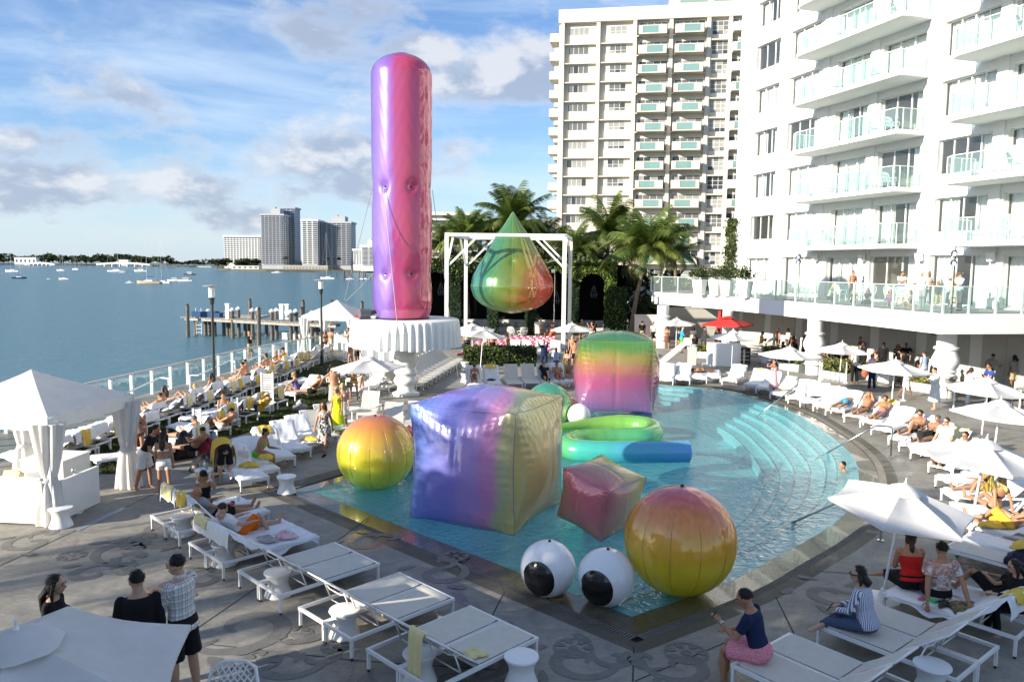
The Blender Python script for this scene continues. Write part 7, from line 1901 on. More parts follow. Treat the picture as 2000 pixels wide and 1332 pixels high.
def cmat(c):
    if c == '#': return cloth_pattern('plaid_cloth', 'plaid', (.72, .70, .68), (.22, .21, .24), (.04, .04, .06), .8)
    if c == '|': return cloth_pattern('striped_cloth', 'stripe', (.66, .68, .74), (.10, .13, .24))
    if c == '*': return cloth_pattern('floral_cloth', 'print', (.72, .70, .66), (.02, .02, .02), (.05, .04, .04))
    if c == '%': return cloth_pattern('printed_shirt', 'print', (.60, .55, .53), (.50, .26, .20), (.20, .18, .18), .45)
    if c == '&': return cloth_pattern('pink_print', 'print', (.68, .20, .27), (.74, .34, .38), (.62, .14, .2), 3)
    if c == '~': return cloth_pattern('olive_stripe', 'stripe', (.20, .12, .06), (.42, .38, .05), (.1, .1, .1), .35)
    return mat('cloth_' + {'w': 'white', 'k': 'black'}.get(c, 'tone%d' % ord(c)), CC[c], .85, var=.10, vscale=8, bump=.8, bscale=13, spec=.2)
HAIRM = lambda c: mat('hair_tone%d' % ord(c), CC[c], .5, var=.25, vscale=30, bump=.5, bscale=60, spec=.35)
V = Vector
POSES = dict(  # hz, torso pitch, head pitch, head yaw, legs (flex, splay, knee), arms (flex, abduct, elbow, inward)
    stand=(.915, 2, 5, 0, (4, 3, 5), (-3, 4, 3), (4, 9, 14, 10), (2, 9, 18, 10)),
    hold=(.915, 2, 14, 0, (5, 3, 6), (-3, 4, 3), (28, 8, 88, 35), (22, 8, 95, 40)),
    cross=(.915, -2, 5, 0, (4, 4, 5), (-3, 4, 3), (28, 10, 100, 70), (22, 10, 100, 75)),
    phone=(.915, -3, 0, 20, (6, 4, 8), (-4, 4, 3), (-5, 38, 20, 0), (60, 30, 135, 20)),
    shade=(.915, -2, -4, 0, (4, 4, 5), (-3, 4, 3), (95, 30, 125, 55), (85, 30, 130, 55)),
    hip=(.915, 1, 4, 0, (4, 5, 5), (-3, 5, 3), (-12, 42, 85, 60), (-12, 42, 85, 60)),
    reach=(.915, 8, 10, 0, (6, 4, 6), (-4, 4, 3), (10, 55, 25, 0), (40, 10, 60, 20)),
    walk=(.90, 3, 6, 0, (22, 2, 10), (-18, 2, 16), (-20, 9, 15, 5), (20, 9, 22, 5)),
    lean=(.90, 28, 25, 25, (8, 5, 8), (-8, 4, 8), (45, 8, 35, 15), (30, 8, 45, 15)),
    bend=(.88, 82, 70, 0, (4, 4, 2), (2, 4, 2), (88, 8, 15, 0), (80, 8, 15, 0)),
    sit=(.115, 12, 14, 0, (84, 9, 88), (86, 8, 84), (38, 8, 70, 10), (30, 8, 62, 10)),
    sitback=(.115, -8, 6, 0, (80, 12, 70), (82, 12, 74), (20, 20, 60, 20), (20, 20, 60, 20)),
    sitx=(.12, 14, 8, 0, (78, 44, 118), (80, 44, 116), (30, 8, 55, 25), (34, 8, 50, 25)),
    long=(.105, -6, 6, 0, (88, 6, 6), (92, 7, 14), (12, 12, 30, 10), (12, 14, 25, 10)),
    longk=(.105, 10, 12, 0, (118, 7, 92), (92, 7, 10), (62, 8, 40, 10), (30, 10, 30, 10)),
    propback=(.105, -24, 8, 0, (92, 8, 8), (112, 8, 60), (-42, 12, 6, 0), (-40, 14, 6, 0)),
    recl=(.11, -46, 22, 0, (88, 5, 4), (86, 6, 6), (18, 12, 48, 40), (14, 16, 30, 15)),
    reclk=(.11, -46, 24, 0, (128, 6, 88), (92, 6, 10), (18, 12, 48, 40), (14, 16, 30, 15)),
    reclh=(.11, -50, 15, 0, (92, 5, 6), (86, 8, 6), (150, 30, 130, 20), (150, 32, 130, 20)),
    squat=(.26, 28, 12, 0, (112, 14, 128), (112, 14, 124), (60, 12, 40, 10), (50, 12, 50, 10)),
    floor=(.11, 8, 6, 0, (112, 12, 108), (100, 20, 104), (40, 12, 50, 10), (-30, 20, 10, 0)),
    prone=(.13, 84, 20, 40, (8, 6, 2), (6, 6, 4), (150, 35, 100, 60), (150, 38, 105, 60)),
    supine=(.12, -86, -60, 0, (4, 5, 4), (4, 6, 4), (12, 14, 8, 0), (12, 14, 8, 0)))
BODIES = []
def rot(v, ax, d): return Matrix.Rotation(R(d), 3, ax) @ v
def fk(pose, s, o):
    hz, tp, hp, hy, lL, lR, aL, aR = pose; J = {}; prone = tp > 83.5 and hz < .5; sup = tp < -80
    J['u'] = u = rot(V((0, 0, 1)), 'X', -tp); J['f'] = f = rot(V((0, 1, 0)), 'X', -tp); J['P'] = P = V((0, 0, hz)); J['S'] = P + u * .47 * s; J['N'] = J['S'] + u * .075 * s
    hf = rot(rot(V((0, 1, 0)), 'X', -hp), 'Z', hy); hu = rot(rot(V((0, 0, 1)), 'X', -hp), 'Z', hy)
    if prone: hf = rot(V((.8, 0, -.6)), 'Z', hy); hu = V((0, 1, .1)).normalized()
    if sup: hf = V((0, .2, .98)); hu = V((0, -.98, .2))
    J['hf'], J['hu'] = hf.normalized(), hu.normalized(); J['H'] = J['N'] + (J['hu'] * .115 + J['hf'] * .02) * s
    base = 90 if prone else (-90 if sup else 0)
    for k, sd, (fl, sp, kn) in (('L', -1, lL), ('R', 1, lR)):
        h = P + V((sd * .092, 0, 0)) * s - u * .02 * s
        def dr(a, sp_=sp): return rot(rot(V((0, 0, -1)), 'X', a + (-base)), 'Y', -sd * sp_)
        if prone or sup: dr = lambda a, sp_=sp: rot(rot(V((0, 0, -1)), 'X', a - base), 'Z', sd * sp_ * (1 if prone else -1))
        td = dr(fl); K = h + td * .43 * s
        if o.get('x'):      # folded legs: the shins cross inwards on the seat
            sdv = V((-sd * .86, .05 + (.16 if sd > 0 else -.02), -.10)).normalized(); A = K + sdv * .40 * s; ft = V((-sd * .7, .5, -.25)).normalized()
        else:
            sdv = dr(fl - kn, sp * .5); A = K + sdv * .41 * s; ft = dr(fl - kn + (78 if not prone else 25), sp * .5 + 8 if hz > .5 else sp * .5)
        J[k + 'h'], J[k + 'k'], J[k + 'a'], J[k + 'f'] = h, K, A, ft.normalized()
    for k, sd, (fl, ab, el, inw) in (('L', -1, aL), ('R', 1, aR)):
        sh = J['S'] + V((sd * .178 * (o['w']), 0, 0)) * s - u * .02 * s
        def ad(a, b, i): 
            v = rot(V((0, 0, -1)), 'X', a); v = rot(v, 'Y', -sd * b); v = rot(v, 'Z', sd * i); return rot(v, 'X', -tp)
        E = sh + ad(fl, ab, 0) * .29 * s; fd = ad(fl + el, ab * .5, inw); W = E + fd * .25 * s; J[k + 's'], J[k + 'e'], J[k + 'w'], J[k + 'd'] = sh, E, W, fd
    return J
def torso(mb, J, s, fem, inf, a, b, n=14, hem=0.0):
    st = [(-.115, .085, .075, 0), (-.06, .155, .115, -.01), (.0, .168 + .006 * fem, .120, -.012), (.09, .155 - .010 * fem, .106, 0), (.19, .140 - .020 * fem, .098, .005), (.30, .158 - .014 * fem, .112 + .012 * fem, .008 + .008 * fem), (.38, .172 - .018 * fem, .110, .0), (.445, .165 - .018 * fem, .088, -.01), (.485, .110 - .008 * fem, .070, -.01), (.53, .060, .058, -.002), (.60, .055, .056, .008)]
    u, f, P = J['u'], J['f'], J['P']; x = V((1, 0, 0)); rings = []
    S = [t for t in st if a - .001 <= t[0] <= b + .001]
    for i, (t, rx, ry, off) in enumerate(S):
        e = inf + (hem if i == 0 else 0); rings.append([P + u * t * s + f * off * s + x * (math.cos(q) * (rx + e) * s) + f * (math.sin(q) * (ry + e) * s) for q in [2 * math.pi * j / n for j in range(n)]])
    mb.loft(rings)
def limb(mb, pts, rs, n=9):
    P = [V(p) for p in pts]; mb.tube(P, rs, n); 
    mb.ball(P[0], rs[0] * .98, 8, 6)
def person(pos, pose, face, spec, label, s=1.0, near=0, head=None, over=None, group=None, vox=None):
    """spec: 'sex skin top bottom hair extras' e.g. 'm a tee:n shorts:k short:B glasses'"""
    tk = spec.split(); fem = 1 if tk[0] == 'f' else 0; s = s * (.94 if fem else 1.0); big = 1.16 if 'big' in tk else 1.0; p = list(POSES[pose])
    if p[0] > .5: p[0] *= s
    else: p[0] *= 1.0
    if head: p[2], p[3] = head
    for k, v in (over or {}).items(): p[k] = v
    J = fk(p, s, {'w': (.88 if fem else 1.0) * (1.05 if big > 1 else 1), 'x': pose == 'sitx'}); t = thing('person', label, 'person', pos, R(face), group)
    if p[0] > .5:       # stand on the lower foot
        dz = min((J[k + 'a'] + J[k + 'f'] * 0).z for k in 'LR') - .075 * s; t.location.z -= dz
    m = MB(); lr = (.90 if fem else 1.0) * big; torso(m, J, s, fem, .015 * (big > 1), -.12, .61); hf, hu = J['hf'], J['hu']; hx = hf.cross(hu).normalized(); M = Matrix((hx, hf, hu)).transposed(); H = J['H']
    m.ball(H + hu * .012 * s, (.074 * s, .092 * s, .100 * s), 14, 10, M); m.ball(H + hf * .030 * s - hu * .055 * s, (.052 * s, .058 * s, .058 * s), 10, 8, M); m.ball(H + hf * .098 * s - hu * .018 * s, (.014 * s, .020 * s, .024 * s), 8, 6, M)
    for sd in (-1, 1): m.ball(H + hx * (sd * .076 * s) - hu * .01 * s - hf * .005 * s, (.010 * s, .020 * s, .030 * s), 8, 6, M)
    m.tube([J['S'] - J['u'] * .02, J['N'] + J['u'] * .02, H - hu * .03], [.062 * s, .054 * s, .052 * s], 10)
    for k in 'LR':
        sh, E, W, fd = J[k + 's'], J[k + 'e'], J[k + 'w'], J[k + 'd']; um = sh.lerp(E, .45); fm_ = E.lerp(W, .28)
        limb(m, [sh, um, E, fm_, W], [r * s * lr for r in (.056, .047, .038, .040, .027)])
        side = fd.cross(V((0, 0, 1))); side = side.normalized() if side.length > .05 else V((1, 0, 0)); nz = side.cross(fd)
        m.tube([W - fd * .01, W + fd * .045 * s, W + fd * .09 * s], [(.026 * s, .018 * s), (.038 * s, .017 * s), (.036 * s, .014 * s)], 8)
        fr_ = .0095 if near else .0115; sg = 1 if k == 'L' else -1
        for i, ln in enumerate((.066, .078, .072, .056)): 
            b = W + fd * .085 * s + side * ((i - 1.5) * .019 * s); c1 = b + fd * ln * .5 * s; m.tube([b - fd * .02, c1, c1 + (fd * .8 - nz * .55).normalized() * ln * .5 * s], [fr_ * s, fr_ * s * .95, fr_ * s * .75], 6)
        b = W + fd * .03 * s + side * (sg * .03 * s); m.tube([b, b + (fd * .6 + side * sg * .8) * .035 * s, b + (fd * 1.5 + side * sg * .9) * .045 * s], [.013 * s, .011 * s, .009 * s], 6)
        h, K, A, ft = J[k + 'h'], J[k + 'k'], J[k + 'a'], J[k + 'f']; sd_ = (A - K).normalized()
        limb(m, [h, h.lerp(K, .4), K, K.lerp(A, .30), K.lerp(A, .7), A], [r * s * lr for r in (.088, .076, .056, .056, .043, .036)], 10)
        m.tube([A - ft * .05 * s + sd_ * .045 * s, A + ft * .04 * s + sd_ * .035 * s, A + ft * .13 * s + sd_ * .055 * s, A + ft * .185 * s + sd_ * .060 * s], [(.030 * s, .030 * s), (.036 * s, .034 * s), (.042 * s, .020 * s), (.030 * s, .013 * s)], 8)
    if fem:
        for sd in (-1, 1): m.ball(J['P'] + J['u'] * .315 * s + V((sd * .068 * s, 0, 0)) + J['f'] * .095 * s, .060 * s, 10, 7)
    vx = vox or (.0095 if near == 2 else (.013 if near else .021))
    def fuse(mb, name, mm, v, parent=t):
        o = mb.build(name, mm, parent); md = o.modifiers.new('fuse', 'REMESH'); md.mode = 'VOXEL'; md.voxel_size = v; md.use_smooth_shade = True; BODIES.append(o); return o
    fuse(m, 'body', SKIN[tk[1]], vx)
    def sleeves(mb, frac, inf):
        for k in 'LR':
            sh, E, W = J[k + 's'], J[k + 'e'], J[k + 'w']
            if frac <= 1: limb(mb, [sh, sh.lerp(E, .5 * frac), sh.lerp(E, frac)], [(.060 + inf) * s * lr, (.054 + inf) * s * lr, (.052 + inf * 1.4) * s * lr])
            else: limb(mb, [sh, sh.lerp(E, .5), E, E.lerp(W, frac - 1)], [(.052 + inf) * s * lr, (.052 + inf) * s * lr, (.045 + inf) * s * lr, (.036 + inf) * s * lr])
    def legs(mb, frac, inf, hemr=.0):
        for k in 'LR':
            h, K, A = J[k + 'h'], J[k + 'k'], J[k + 'a']
            if frac <= 1: limb(mb, [h, h.lerp(K, .5 * frac), h.lerp(K, frac)], [(.088 + inf) * s * lr, (.080 + inf) * s * lr, (.070 + inf + hemr) * s * lr])
            else: limb(mb, [h, h.lerp(K, .5), K, K.lerp(A, .5), K.lerp(A, frac - 1)], [(.088 + inf) * s * lr, (.078 + inf) * s * lr, (.060 + inf) * s * lr, (.054 + inf) * s * lr, (.046 + inf + hemr) * s * lr])
    bi = .015 * (big > 1)
    for w_ in tk[2:]:
        kd, _, c = w_.partition(':'); m = MB(); u, f, P = J['u'], J['f'], J['P']
        if kd in ('tee', 'shirt', 'jacket', 'tank', 'sweater'):
            e = {'jacket': .024, 'shirt': .018, 'sweater': .018}.get(kd, .013) + bi; torso(m, J, s, fem, e, 0 if kd == 'tank' else -.06, .38 if kd == 'tank' and fem else (.445 if kd == 'tank' else .49), 16, .022 if kd == 'shirt' else .008)
            if kd == 'tank':
                for sd in (-1, 1): m.tube([P + u * .29 * s + V((sd * .085, 0, 0)) + f * .10 * s, P + u * .47 * s + V((sd * .085, 0, 0)) * s, P + u * .30 * s + V((sd * .06, 0, 0)) - f * .09 * s], .022 * s, 6)
            else: sleeves(m, {'tee': .62, 'shirt': .75}.get(kd, 1.9), min(e, .011)); kd == 'shirt' and m.tube([J['S'] + u * .005, J['N'] + u * .012], [.075 * s, .066 * s], 12)
            if fem: [m.ball(P + u * .315 * s + V((sd * .068 * s, 0, 0)) + f * .097 * s, .066 * s, 10, 7) for sd in (-1, 1)]
            fuse(m, {'tee': 'tee_shirt', 'tank': 'tank_top'}.get(kd, kd), cmat(c), vx * 1.15)
        elif kd in ('shorts', 'trunks', 'pants', 'briefs', 'bottom'):
            e = {'shorts': .020, 'pants': .016}.get(kd, .012) + bi; torso(m, J, s, fem, e, -.12, .0 if kd in ('briefs', 'bottom') else .09, 16)
            fr_ = {'shorts': .86, 'trunks': .42, 'pants': 1.97, 'briefs': .10, 'bottom': .06}[kd]; legs(m, fr_, e, .022 if kd == 'shorts' else .004); fuse(m, kd if kd != 'bottom' else 'bikini_bottom', cmat(c), vx * 1.15)
        elif kd == 'bra':
            for sd in (-1, 1): m.ball(P + u * .315 * s + V((sd * .068 * s, 0, 0)) + f * .104 * s, .058 * s, 10, 7)
            rg_ = []; 
            for t_ in (.285, .325): rg_.append([P + u * t_ * s + V((math.cos(q) * .150 * s, 0, 0)) + f * (math.sin(q) * .118 * s + .008) for q in [2 * math.pi * j / 18 for j in range(18)]])
            m.loft(rg_); [m.tube([P + u * .33 * s + V((sd * .075, 0, 0)) + f * .13 * s, P + u * .47 * s + V((sd * .07, 0, 0)), P + u * .32 * s + V((sd * .05, 0, 0)) - f * .115 * s], .008, 5) for sd in (-1, 1)]; m.build('bikini_top', cmat(c), t, smooth=R(50))
        elif kd in ('dress', 'maxi', 'robe', 'skirt', 'wrap', 'towel'):
            top_ = {'skirt': .09, 'wrap': .06, 'towel': .05}.get(kd, .445); 
            if kd != 'towel' or True: torso(m, J, s, fem, .014 + bi + (.03 if kd == 'robe' else 0), -.06, top_, 16)
            ln = {'maxi': .80, 'robe': .58, 'skirt': .38, 'wrap': .30, 'towel': .55}.get(kd, .50) * s
            if p[0] > .5:
                dn = V((0, 0, -1)); rg_ = []
                for i in range(7):
                    q_ = i / 6; c0 = P - u * .02 + dn * ln * q_; rr = .185 + {'maxi': .09, 'robe': .10, 'dress': .07}.get(kd, .04) * q_; rg_.append([c0 + V((math.cos(a) * rr * s * (1 + .05 * q_ * math.sin(7 * a)), math.sin(a) * rr * .78 * s * (1 + .05 * q_ * math.sin(7 * a)), 0)) for a in [2 * math.pi * j / 28 for j in range(28)]])
                m.loft(rg_)
            else: legs(m, min(1.0, ln / .45), .03, .02)
            if kd == 'robe': sleeves(m, 1.7, .03)
            fuse(m, {'maxi': 'long_dress', 'towel': 'towel_wrap'}.get(kd, kd), cmat(c), vx * 1.15)
        elif kd == 'shawl':
            def sh_(w_, v_):
                c0 = P + u * (.02 + .56 * v_) * s; a_ = math.pi * (w_ - .5) * 1.15; dr_ = max(0, abs(w_ - .5) - .33) / .17
                return c0 - f * (math.cos(a_) * .19 * s) + V((math.sin(a_) * (.26 + .04 * dr_) * s, .02 * math.sin(w_ * 40 + v_ * 5) * dr_, -dr_ * (.34 + .10 * math.sin(v_ * 9)) * s))
            m.grid(sh_, 40, 14); m.build('towel_shawl', cmat(c), t, smooth=True)
        elif kd in ('short', 'long', 'bun', 'bob', 'pony'):
            hm_ = HAIRM(c); m.ball(H + hu * .036 * s - hf * .016 * s, (.078 * s, .088 * s, .083 * s), 16, 12, M)
            if kd != 'short': m.ball(H - hf * .045 * s - hu * .035 * s, (.080 * s, .062 * s, .090 * s), 14, 10, M)
            if kd in ('long', 'pony', 'bob'):
                L = {'bob': .16, 'pony': .30}.get(kd, .34) * s; wv = .034 if kd == 'pony' else .072; b0 = H - hf * .06 * s - hu * .02 * s; dn = (V((0, 0, -1)) if pose not in ('prone', 'supine') else V((0, 0, -.4)))
                bk = J['S'] - J['f'] * .115 * s; m.tube([b0, b0.lerp(bk, .7) - hf * .03, b0 + dn * L * .75 - J['f'] * .085 * s, b0 + dn * L - J['f'] * .085 * s], [(wv * s, .045 * s), (wv * s * 1.1, .040 * s), (wv * s, .030 * s), (wv * .5 * s, .015 * s)], 10)
                if kd != 'pony': [m.tube([H + hx * (sd * .072 * s) + hu * .03 * s, H + hx * (sd * .082 * s) - hu * .09 * s - hf * .01, H + hx * (sd * .085 * s) - hu * .09 * s + dn * L * .30], [(.022 * s, .05 * s), (.022 * s, .045 * s), (.010 * s, .02 * s)], 8) for sd in (-1, 1)]
            if kd == 'bun': m.ball(H - hf * .08 * s + hu * .075 * s, .045 * s, 10, 8)
            if near:
                qh = random.Random(len(PJ)); o_ = m.build('hair', hm_, t, smooth=True); lk = MB()
                for _ in range(260):
                    d_ = V((qh.gauss(0, 1), qh.gauss(0, 1), qh.gauss(0, 1))).normalized()
                    if d_.z < -.25 or (d_.y > .55 and d_.z < .35): continue
                    c_ = H + hu * .036 * s - hf * .016 * s + M @ V((d_.x * .080, d_.y * .090, d_.z * .086)) * s; tg = M @ V((d_.x * .3, -.6 + d_.y * .2, d_.z * .3 - .5)); tg = (tg - (M @ d_) * tg.dot(M @ d_) * .75).normalized() * .030 * s; sd_ = (M @ d_).cross(tg).normalized() * .009 * s; lk.add([c_ - sd_, c_ + sd_, c_ + tg + (M @ d_) * .012 * s], [(0, 1, 2)])
                kind(lk.build('hair_locks', hm_, o_), 'stuff')
            else: m.build('hair', hm_, t, smooth=True)
        elif kd in ('cap', 'hat', 'visor'):
            a = H + hu * .045 * s; mm = cmat(c)
            if kd != 'visor': m.ball(a - hf * .006 * s, (.088 * s, .102 * s, .080 * s), 14, 10, M)
            def ring(r1, r2, dz): return [a + hx * (math.cos(q) * r1) + hf * (math.sin(q) * r2) + hu * dz for q in [2 * math.pi * j / 20 for j in range(20)]]
            if kd == 'hat': m.loft([ring(.09 * s, .105 * s, .008), ring(.155 * s, .175 * s, -.015), ring(.155 * s, .175 * s, -.009), ring(.09 * s, .105 * s, .014)])
            else: m.tube([a + hf * .05 * s, a + hf * .13 * s - hu * .006, a + hf * .175 * s - hu * .018], [(.075 * s, .010), (.072 * s, .008), (.045 * s, .006)], 10)
            m.build('hat' if kd == 'hat' else 'cap', mm, t, smooth=R(50))
        elif kd == 'glasses':
            m.tube([H + hf * .070 * s + hx * -.076 * s + hu * .012 * s, H + hf * .094 * s + hx * -.045 * s + hu * .010 * s, H + hf * .106 * s + hu * .012 * s, H + hf * .094 * s + hx * .045 * s + hu * .010 * s, H + hf * .070 * s + hx * .076 * s + hu * .012 * s], [(.017 * s, .008)] * 5, 8); [m.bar(H + hf * .07 * s + hx * (sd * .078 * s) + hu * .014 * s, H - hf * .02 * s + hx * (sd * .081 * s) + hu * .010 * s, .008, .010) for sd in (-1, 1)]; m.build('sunglasses', BLACK, t, smooth=R(50))
        elif kd == 'shoes':
            for k in 'LR': A, ft = J[k + 'a'], J[k + 'f']; sd_ = (J[k + 'a'] - J[k + 'k']).normalized(); m.tube([A - ft * .055 * s + sd_ * .045 * s, A + ft * .04 * s + sd_ * .04 * s, A + ft * .14 * s + sd_ * .056 * s, A + ft * .20 * s + sd_ * .062 * s], [(.038 * s, .036 * s), (.042 * s, .038 * s), (.046 * s, .026 * s), (.034 * s, .016 * s)], 9)
            m.build('shoes', cmat(c), t, smooth=R(50))
        elif kd == 'beard': m.ball(H + hf * .040 * s - hu * .062 * s, (.054 * s, .060 * s, .052 * s), 10, 8, M); m.build('beard', HAIRM(c), t, smooth=True)
    if near:
        m = MB(); [m.ball(H + hf * .086 * s + hx * (sd * .032 * s) + hu * .012 * s, (.012 * s, .008 * s, .007 * s), 8, 6, M) for sd in (-1, 1)]
        if 'glasses' not in tk: m.build('eyes', BLACK, t); m = MB(); [m.tube([H + hf * .086 * s + hx * (sd * .05 * s) + hu * .030 * s, H + hf * .094 * s + hx * (sd * .018 * s) + hu * .034 * s], .005, 5) for sd in (-1, 1)]; m.build('eyebrows', HAIRM('d'), t)
        m = MB(); m.ball(H + hf * .086 * s - hu * .060 * s, (.024 * s, .008 * s, .009 * s), 10, 6, M); m.build('lips', mat('lips', (.38, .12, .10), .4), t)
    t['J'] = 0; PJ[t.name] = J
    return t
PJ = {}
def jw(t, j): c, s_ = math.cos(t.rotation_euler.z), math.sin(t.rotation_euler.z); p = PJ[t.name][j] if isinstance(j, str) else j; return V((t.location.x + c * p.x - s_ * p.y, t.location.y + s_ * p.x + c * p.y, t.location.z + p.z))
# --- who stands, sits and lies where.  facing: 0 away from the camera, 90 to the left, 180 to the camera, 270 to the right
def P_(x, y, h, pose, face, spec, label, **k):
    return person(G(x, y, h), pose, face, spec, label, **k)
def P0_(x, y, pose, face, spec, label, **k): return P_(x, y, 0, pose, face, spec, label, **k)
def PY(x, ytop, Y, z, pose, face, spec, label, tall=1.75, **k):
    """placed by its distance instead, for feet that are hidden"""
    p = D(x, ytop, Y); return person(V((p.x, Y, z)), pose, face, spec, label, **k)
# near group at the lower left
PY(352, 1085, 9.35, 0, 'hold', 75, 'm a shirt:# shorts:k short:B shoes:k', 'man in a plaid shirt and black shorts talking at lower left', near=2, head=(8, 12), s=1.14)
PY(268, 1123, 9.0, 0, 'stand', 25, 'm a jacket:k pants:k short:B', 'man in a black jacket seen from behind at lower left', near=2, head=(6, 20), s=1.09)
PY(100, 1137, 9.0, 0, 'stand', 285, 'f a tee:k pants:k long:B', 'dark haired woman facing right, behind the corner parasol', near=2, head=(6, -8), s=1.13)
# right foreground
def on(t, y, x, pose, face, spec, label, **k): return person(loc2w(t, (x, y, .355)), pose, face, spec, label, **k)
m1 = person(loc2w(r1[0], (.02, .78, .36)), 'sit', rang - 90 + 18, 'm b tee:n shorts:& short:B', 'man in a navy tee and pink shorts sitting on the lounger end with a telephone', near=2, s=1.1, head=(22, 12), over={1: 16, 6: (40, 8, 100, 10), 7: (30, 10, 60, 10)})
w1 = person(loc2w(r2[0], (.0, .38, .37)), 'sitx', rang - 90 + 8, 'f a sweater:| pants:j bob:B glasses', 'black haired woman in a striped shirt sitting cross-legged on a lounger', near=2, s=1.14, head=(4, 38))
person(loc2w(r3[0], (.12, .72, .38)), 'sitx', rang - 90 - 45, 'f b big tank:r pants:k pony:d', 'woman in a red top with brown hair, seen from behind on the white lounger', near=2, s=1.12, head=(8, -30))
person(loc2w(r3[0], (.02, .26, .38)), 'propback', rang - 90 - 42, 'm b tee:% pants:k short:B', 'man in a printed shirt leaning back on one arm on the white lounger', near=2, s=1.08, over={1: -4, 6: (-30, 16, 6, 0)})
person(loc2w(r3[1], (.05, -.28, .39)), 'reclk', rang - 90, 'f b tee:k shorts:k long:B', 'woman in black lying back with raised bare knees at the right edge', near=1, over={4: (130, 6, 95), 5: (122, 9, 88)})
P_(1995, 1195, .37, 'sit', 80, 'f a jacket:k pants:k long:B', 'black haired figure in black at the right edge of the photo', near=1)
def phone(t, hand, label):
    p = jw(t, PJ[t.name][hand + 'w'] + PJ[t.name][hand + 'd'] * .11); m = MB(); m.box((0, 0, 0), (.07, .012, .14), rx=.5); tag(m.build('phone', BLACK, loc=p + V((0, 0, .03)), rz=t.rotation_euler.z), label, 'phone')
phone(m1, 'L', 'telephone in the hand of the man in pink shorts'); phone(w1, 'L', 'dark telephone held by the woman in the striped shirt')
m = MB(); w_ = PJ[m1.name]['Lw']; m.tube([w_ - PJ[m1.name]['Ld'] * .02, w_ + PJ[m1.name]['Ld'] * .01], .034, 12); o = m.build('wristwatch', STEEL, m1)
# near-left sunbathers
on(FT[1], -.10, 0, 'recl', FT[1].rotation_euler.z * 57.2958, 'm b shorts:k tee:g glasses', 'bald man in sunglasses and grey top on the second lounger', near=1, head=(18, 0))
on(FT[0], -.02, .10, 'sitback', FT[0].rotation_euler.z * 57.2958 - 100, 'f b tank:k bottom:k bob:h glasses cap:k', 'woman in a black cap and black tank top beside the bald man', near=1, over={0: .12, 6: (70, 10, 120, 30)})
on(FT[2], -.12, 0, 'recl', FT[2].rotation_euler.z * 57.2958, 'm a tee:w shorts:o short:d', 'man in a white tee and orange shorts lying with one knee up', near=1, over={4: (88, 4, 3), 5: (122, 10, 96)})
glass_cup(loc2w(FT[0], (.5, .55, .5)), 'clear cup held beside the woman in the black cap', GLASS, .13); glass_cup(loc2w(FT[1], (-.30, .45, .37)), 'red cup on the lounger edge by the bald man', mat('red_cup', (.5, .02, .03), .3), .13, .05)
# by the cabana
P0_(285, 955, 'lean', 270, 'm b tee:k shorts:w short:B', 'man in a black tee and white shorts bending towards the woman in the white bikini', near=1, head=(20, -10))
P0_(322, 972, 'stand', 10, 'f b bra:w trunks:w long:d', 'woman in a white bikini top and white shorts seen from behind', near=1)
P_(272, 905, 0, 'stand', 5, 'f b bra:m bottom:m bun:B', 'woman with dark tied hair and bikini behind the man in black', over={0: .75})
P0_(441, 945, 'bend', 30, 'f a shorts:k shawl:y short:B', 'person bending over under a yellow towel in black shorts', near=1)
P_(504, 893, .37, 'sit', 265, 'f b big bra:G bottom:G bun:B', 'woman in a bright green bikini sitting on a lounger end', near=1, over={1: 22})
heap(G(520, 895, .50), 'yellow towel on the lap of the woman in green', .2, .16, .12)
P0_(634, 886, 'walk', 172, 'f b dress:* long:d glasses shoes:k', 'woman walking in a black and white printed dress with a red belt', near=1)
P0_(660, 848, 'stand', 165, 'f b maxi:Y long:h glasses', 'woman in a long lime yellow dress', near=1)
P0_(670, 838, 'stand', 190, 'f a skirt:w bra:p long:h', 'woman in white close behind the lime yellow dress')
P0_(653, 800, 'reach', 10, 'm b towel:e short:d', 'bare backed man with a pale towel round his waist', near=1); P0_(646, 788, 'stand', 300, 'f b bra:k long:B bottom:k', 'black haired woman in front of the bare backed man')
P0_(489, 705, 'phone', 265, 'm b tee:k shorts:t short:h', 'man in a black tee telephoning at the railing')
# lawn
P_(580, 765, .36, 'longk', 95, 'f a tank:v bottom:v bun:h glasses', 'blonde woman in a violet patterned swimsuit on the lawn', near=1); P_(612, 767, .36, 'recl', 82, 'm b big trunks:k glasses', 'stout bald man in black trunks reclining on the lawn', near=1, over={1: -35})
P_(437, 812, .36, 'sit', 200, 'f b bra:c bottom:c bun:d', 'tanned woman in a teal bikini sitting upright on the lawn'); P_(436, 838, .36, 'reclk', 72, 'm b trunks:w cap:k', 'man in a dark cap lying with raised knee beside the yellow towel')
P_(508, 803, .36, 'reclk', 70, 'm b trunks:b tee:y hat:e', 'person in a straw hat and yellow tee lying on the lawn'); P_(362, 855, .36, 'recl', 75, 'm b trunks:k short:s tee:w', 'grey haired man in a white tee on the lawn'); P_(378, 880, .36, 'recl', 72, 'm b trunks:k short:B', 'tanned man with black hair lying behind the white bikini')
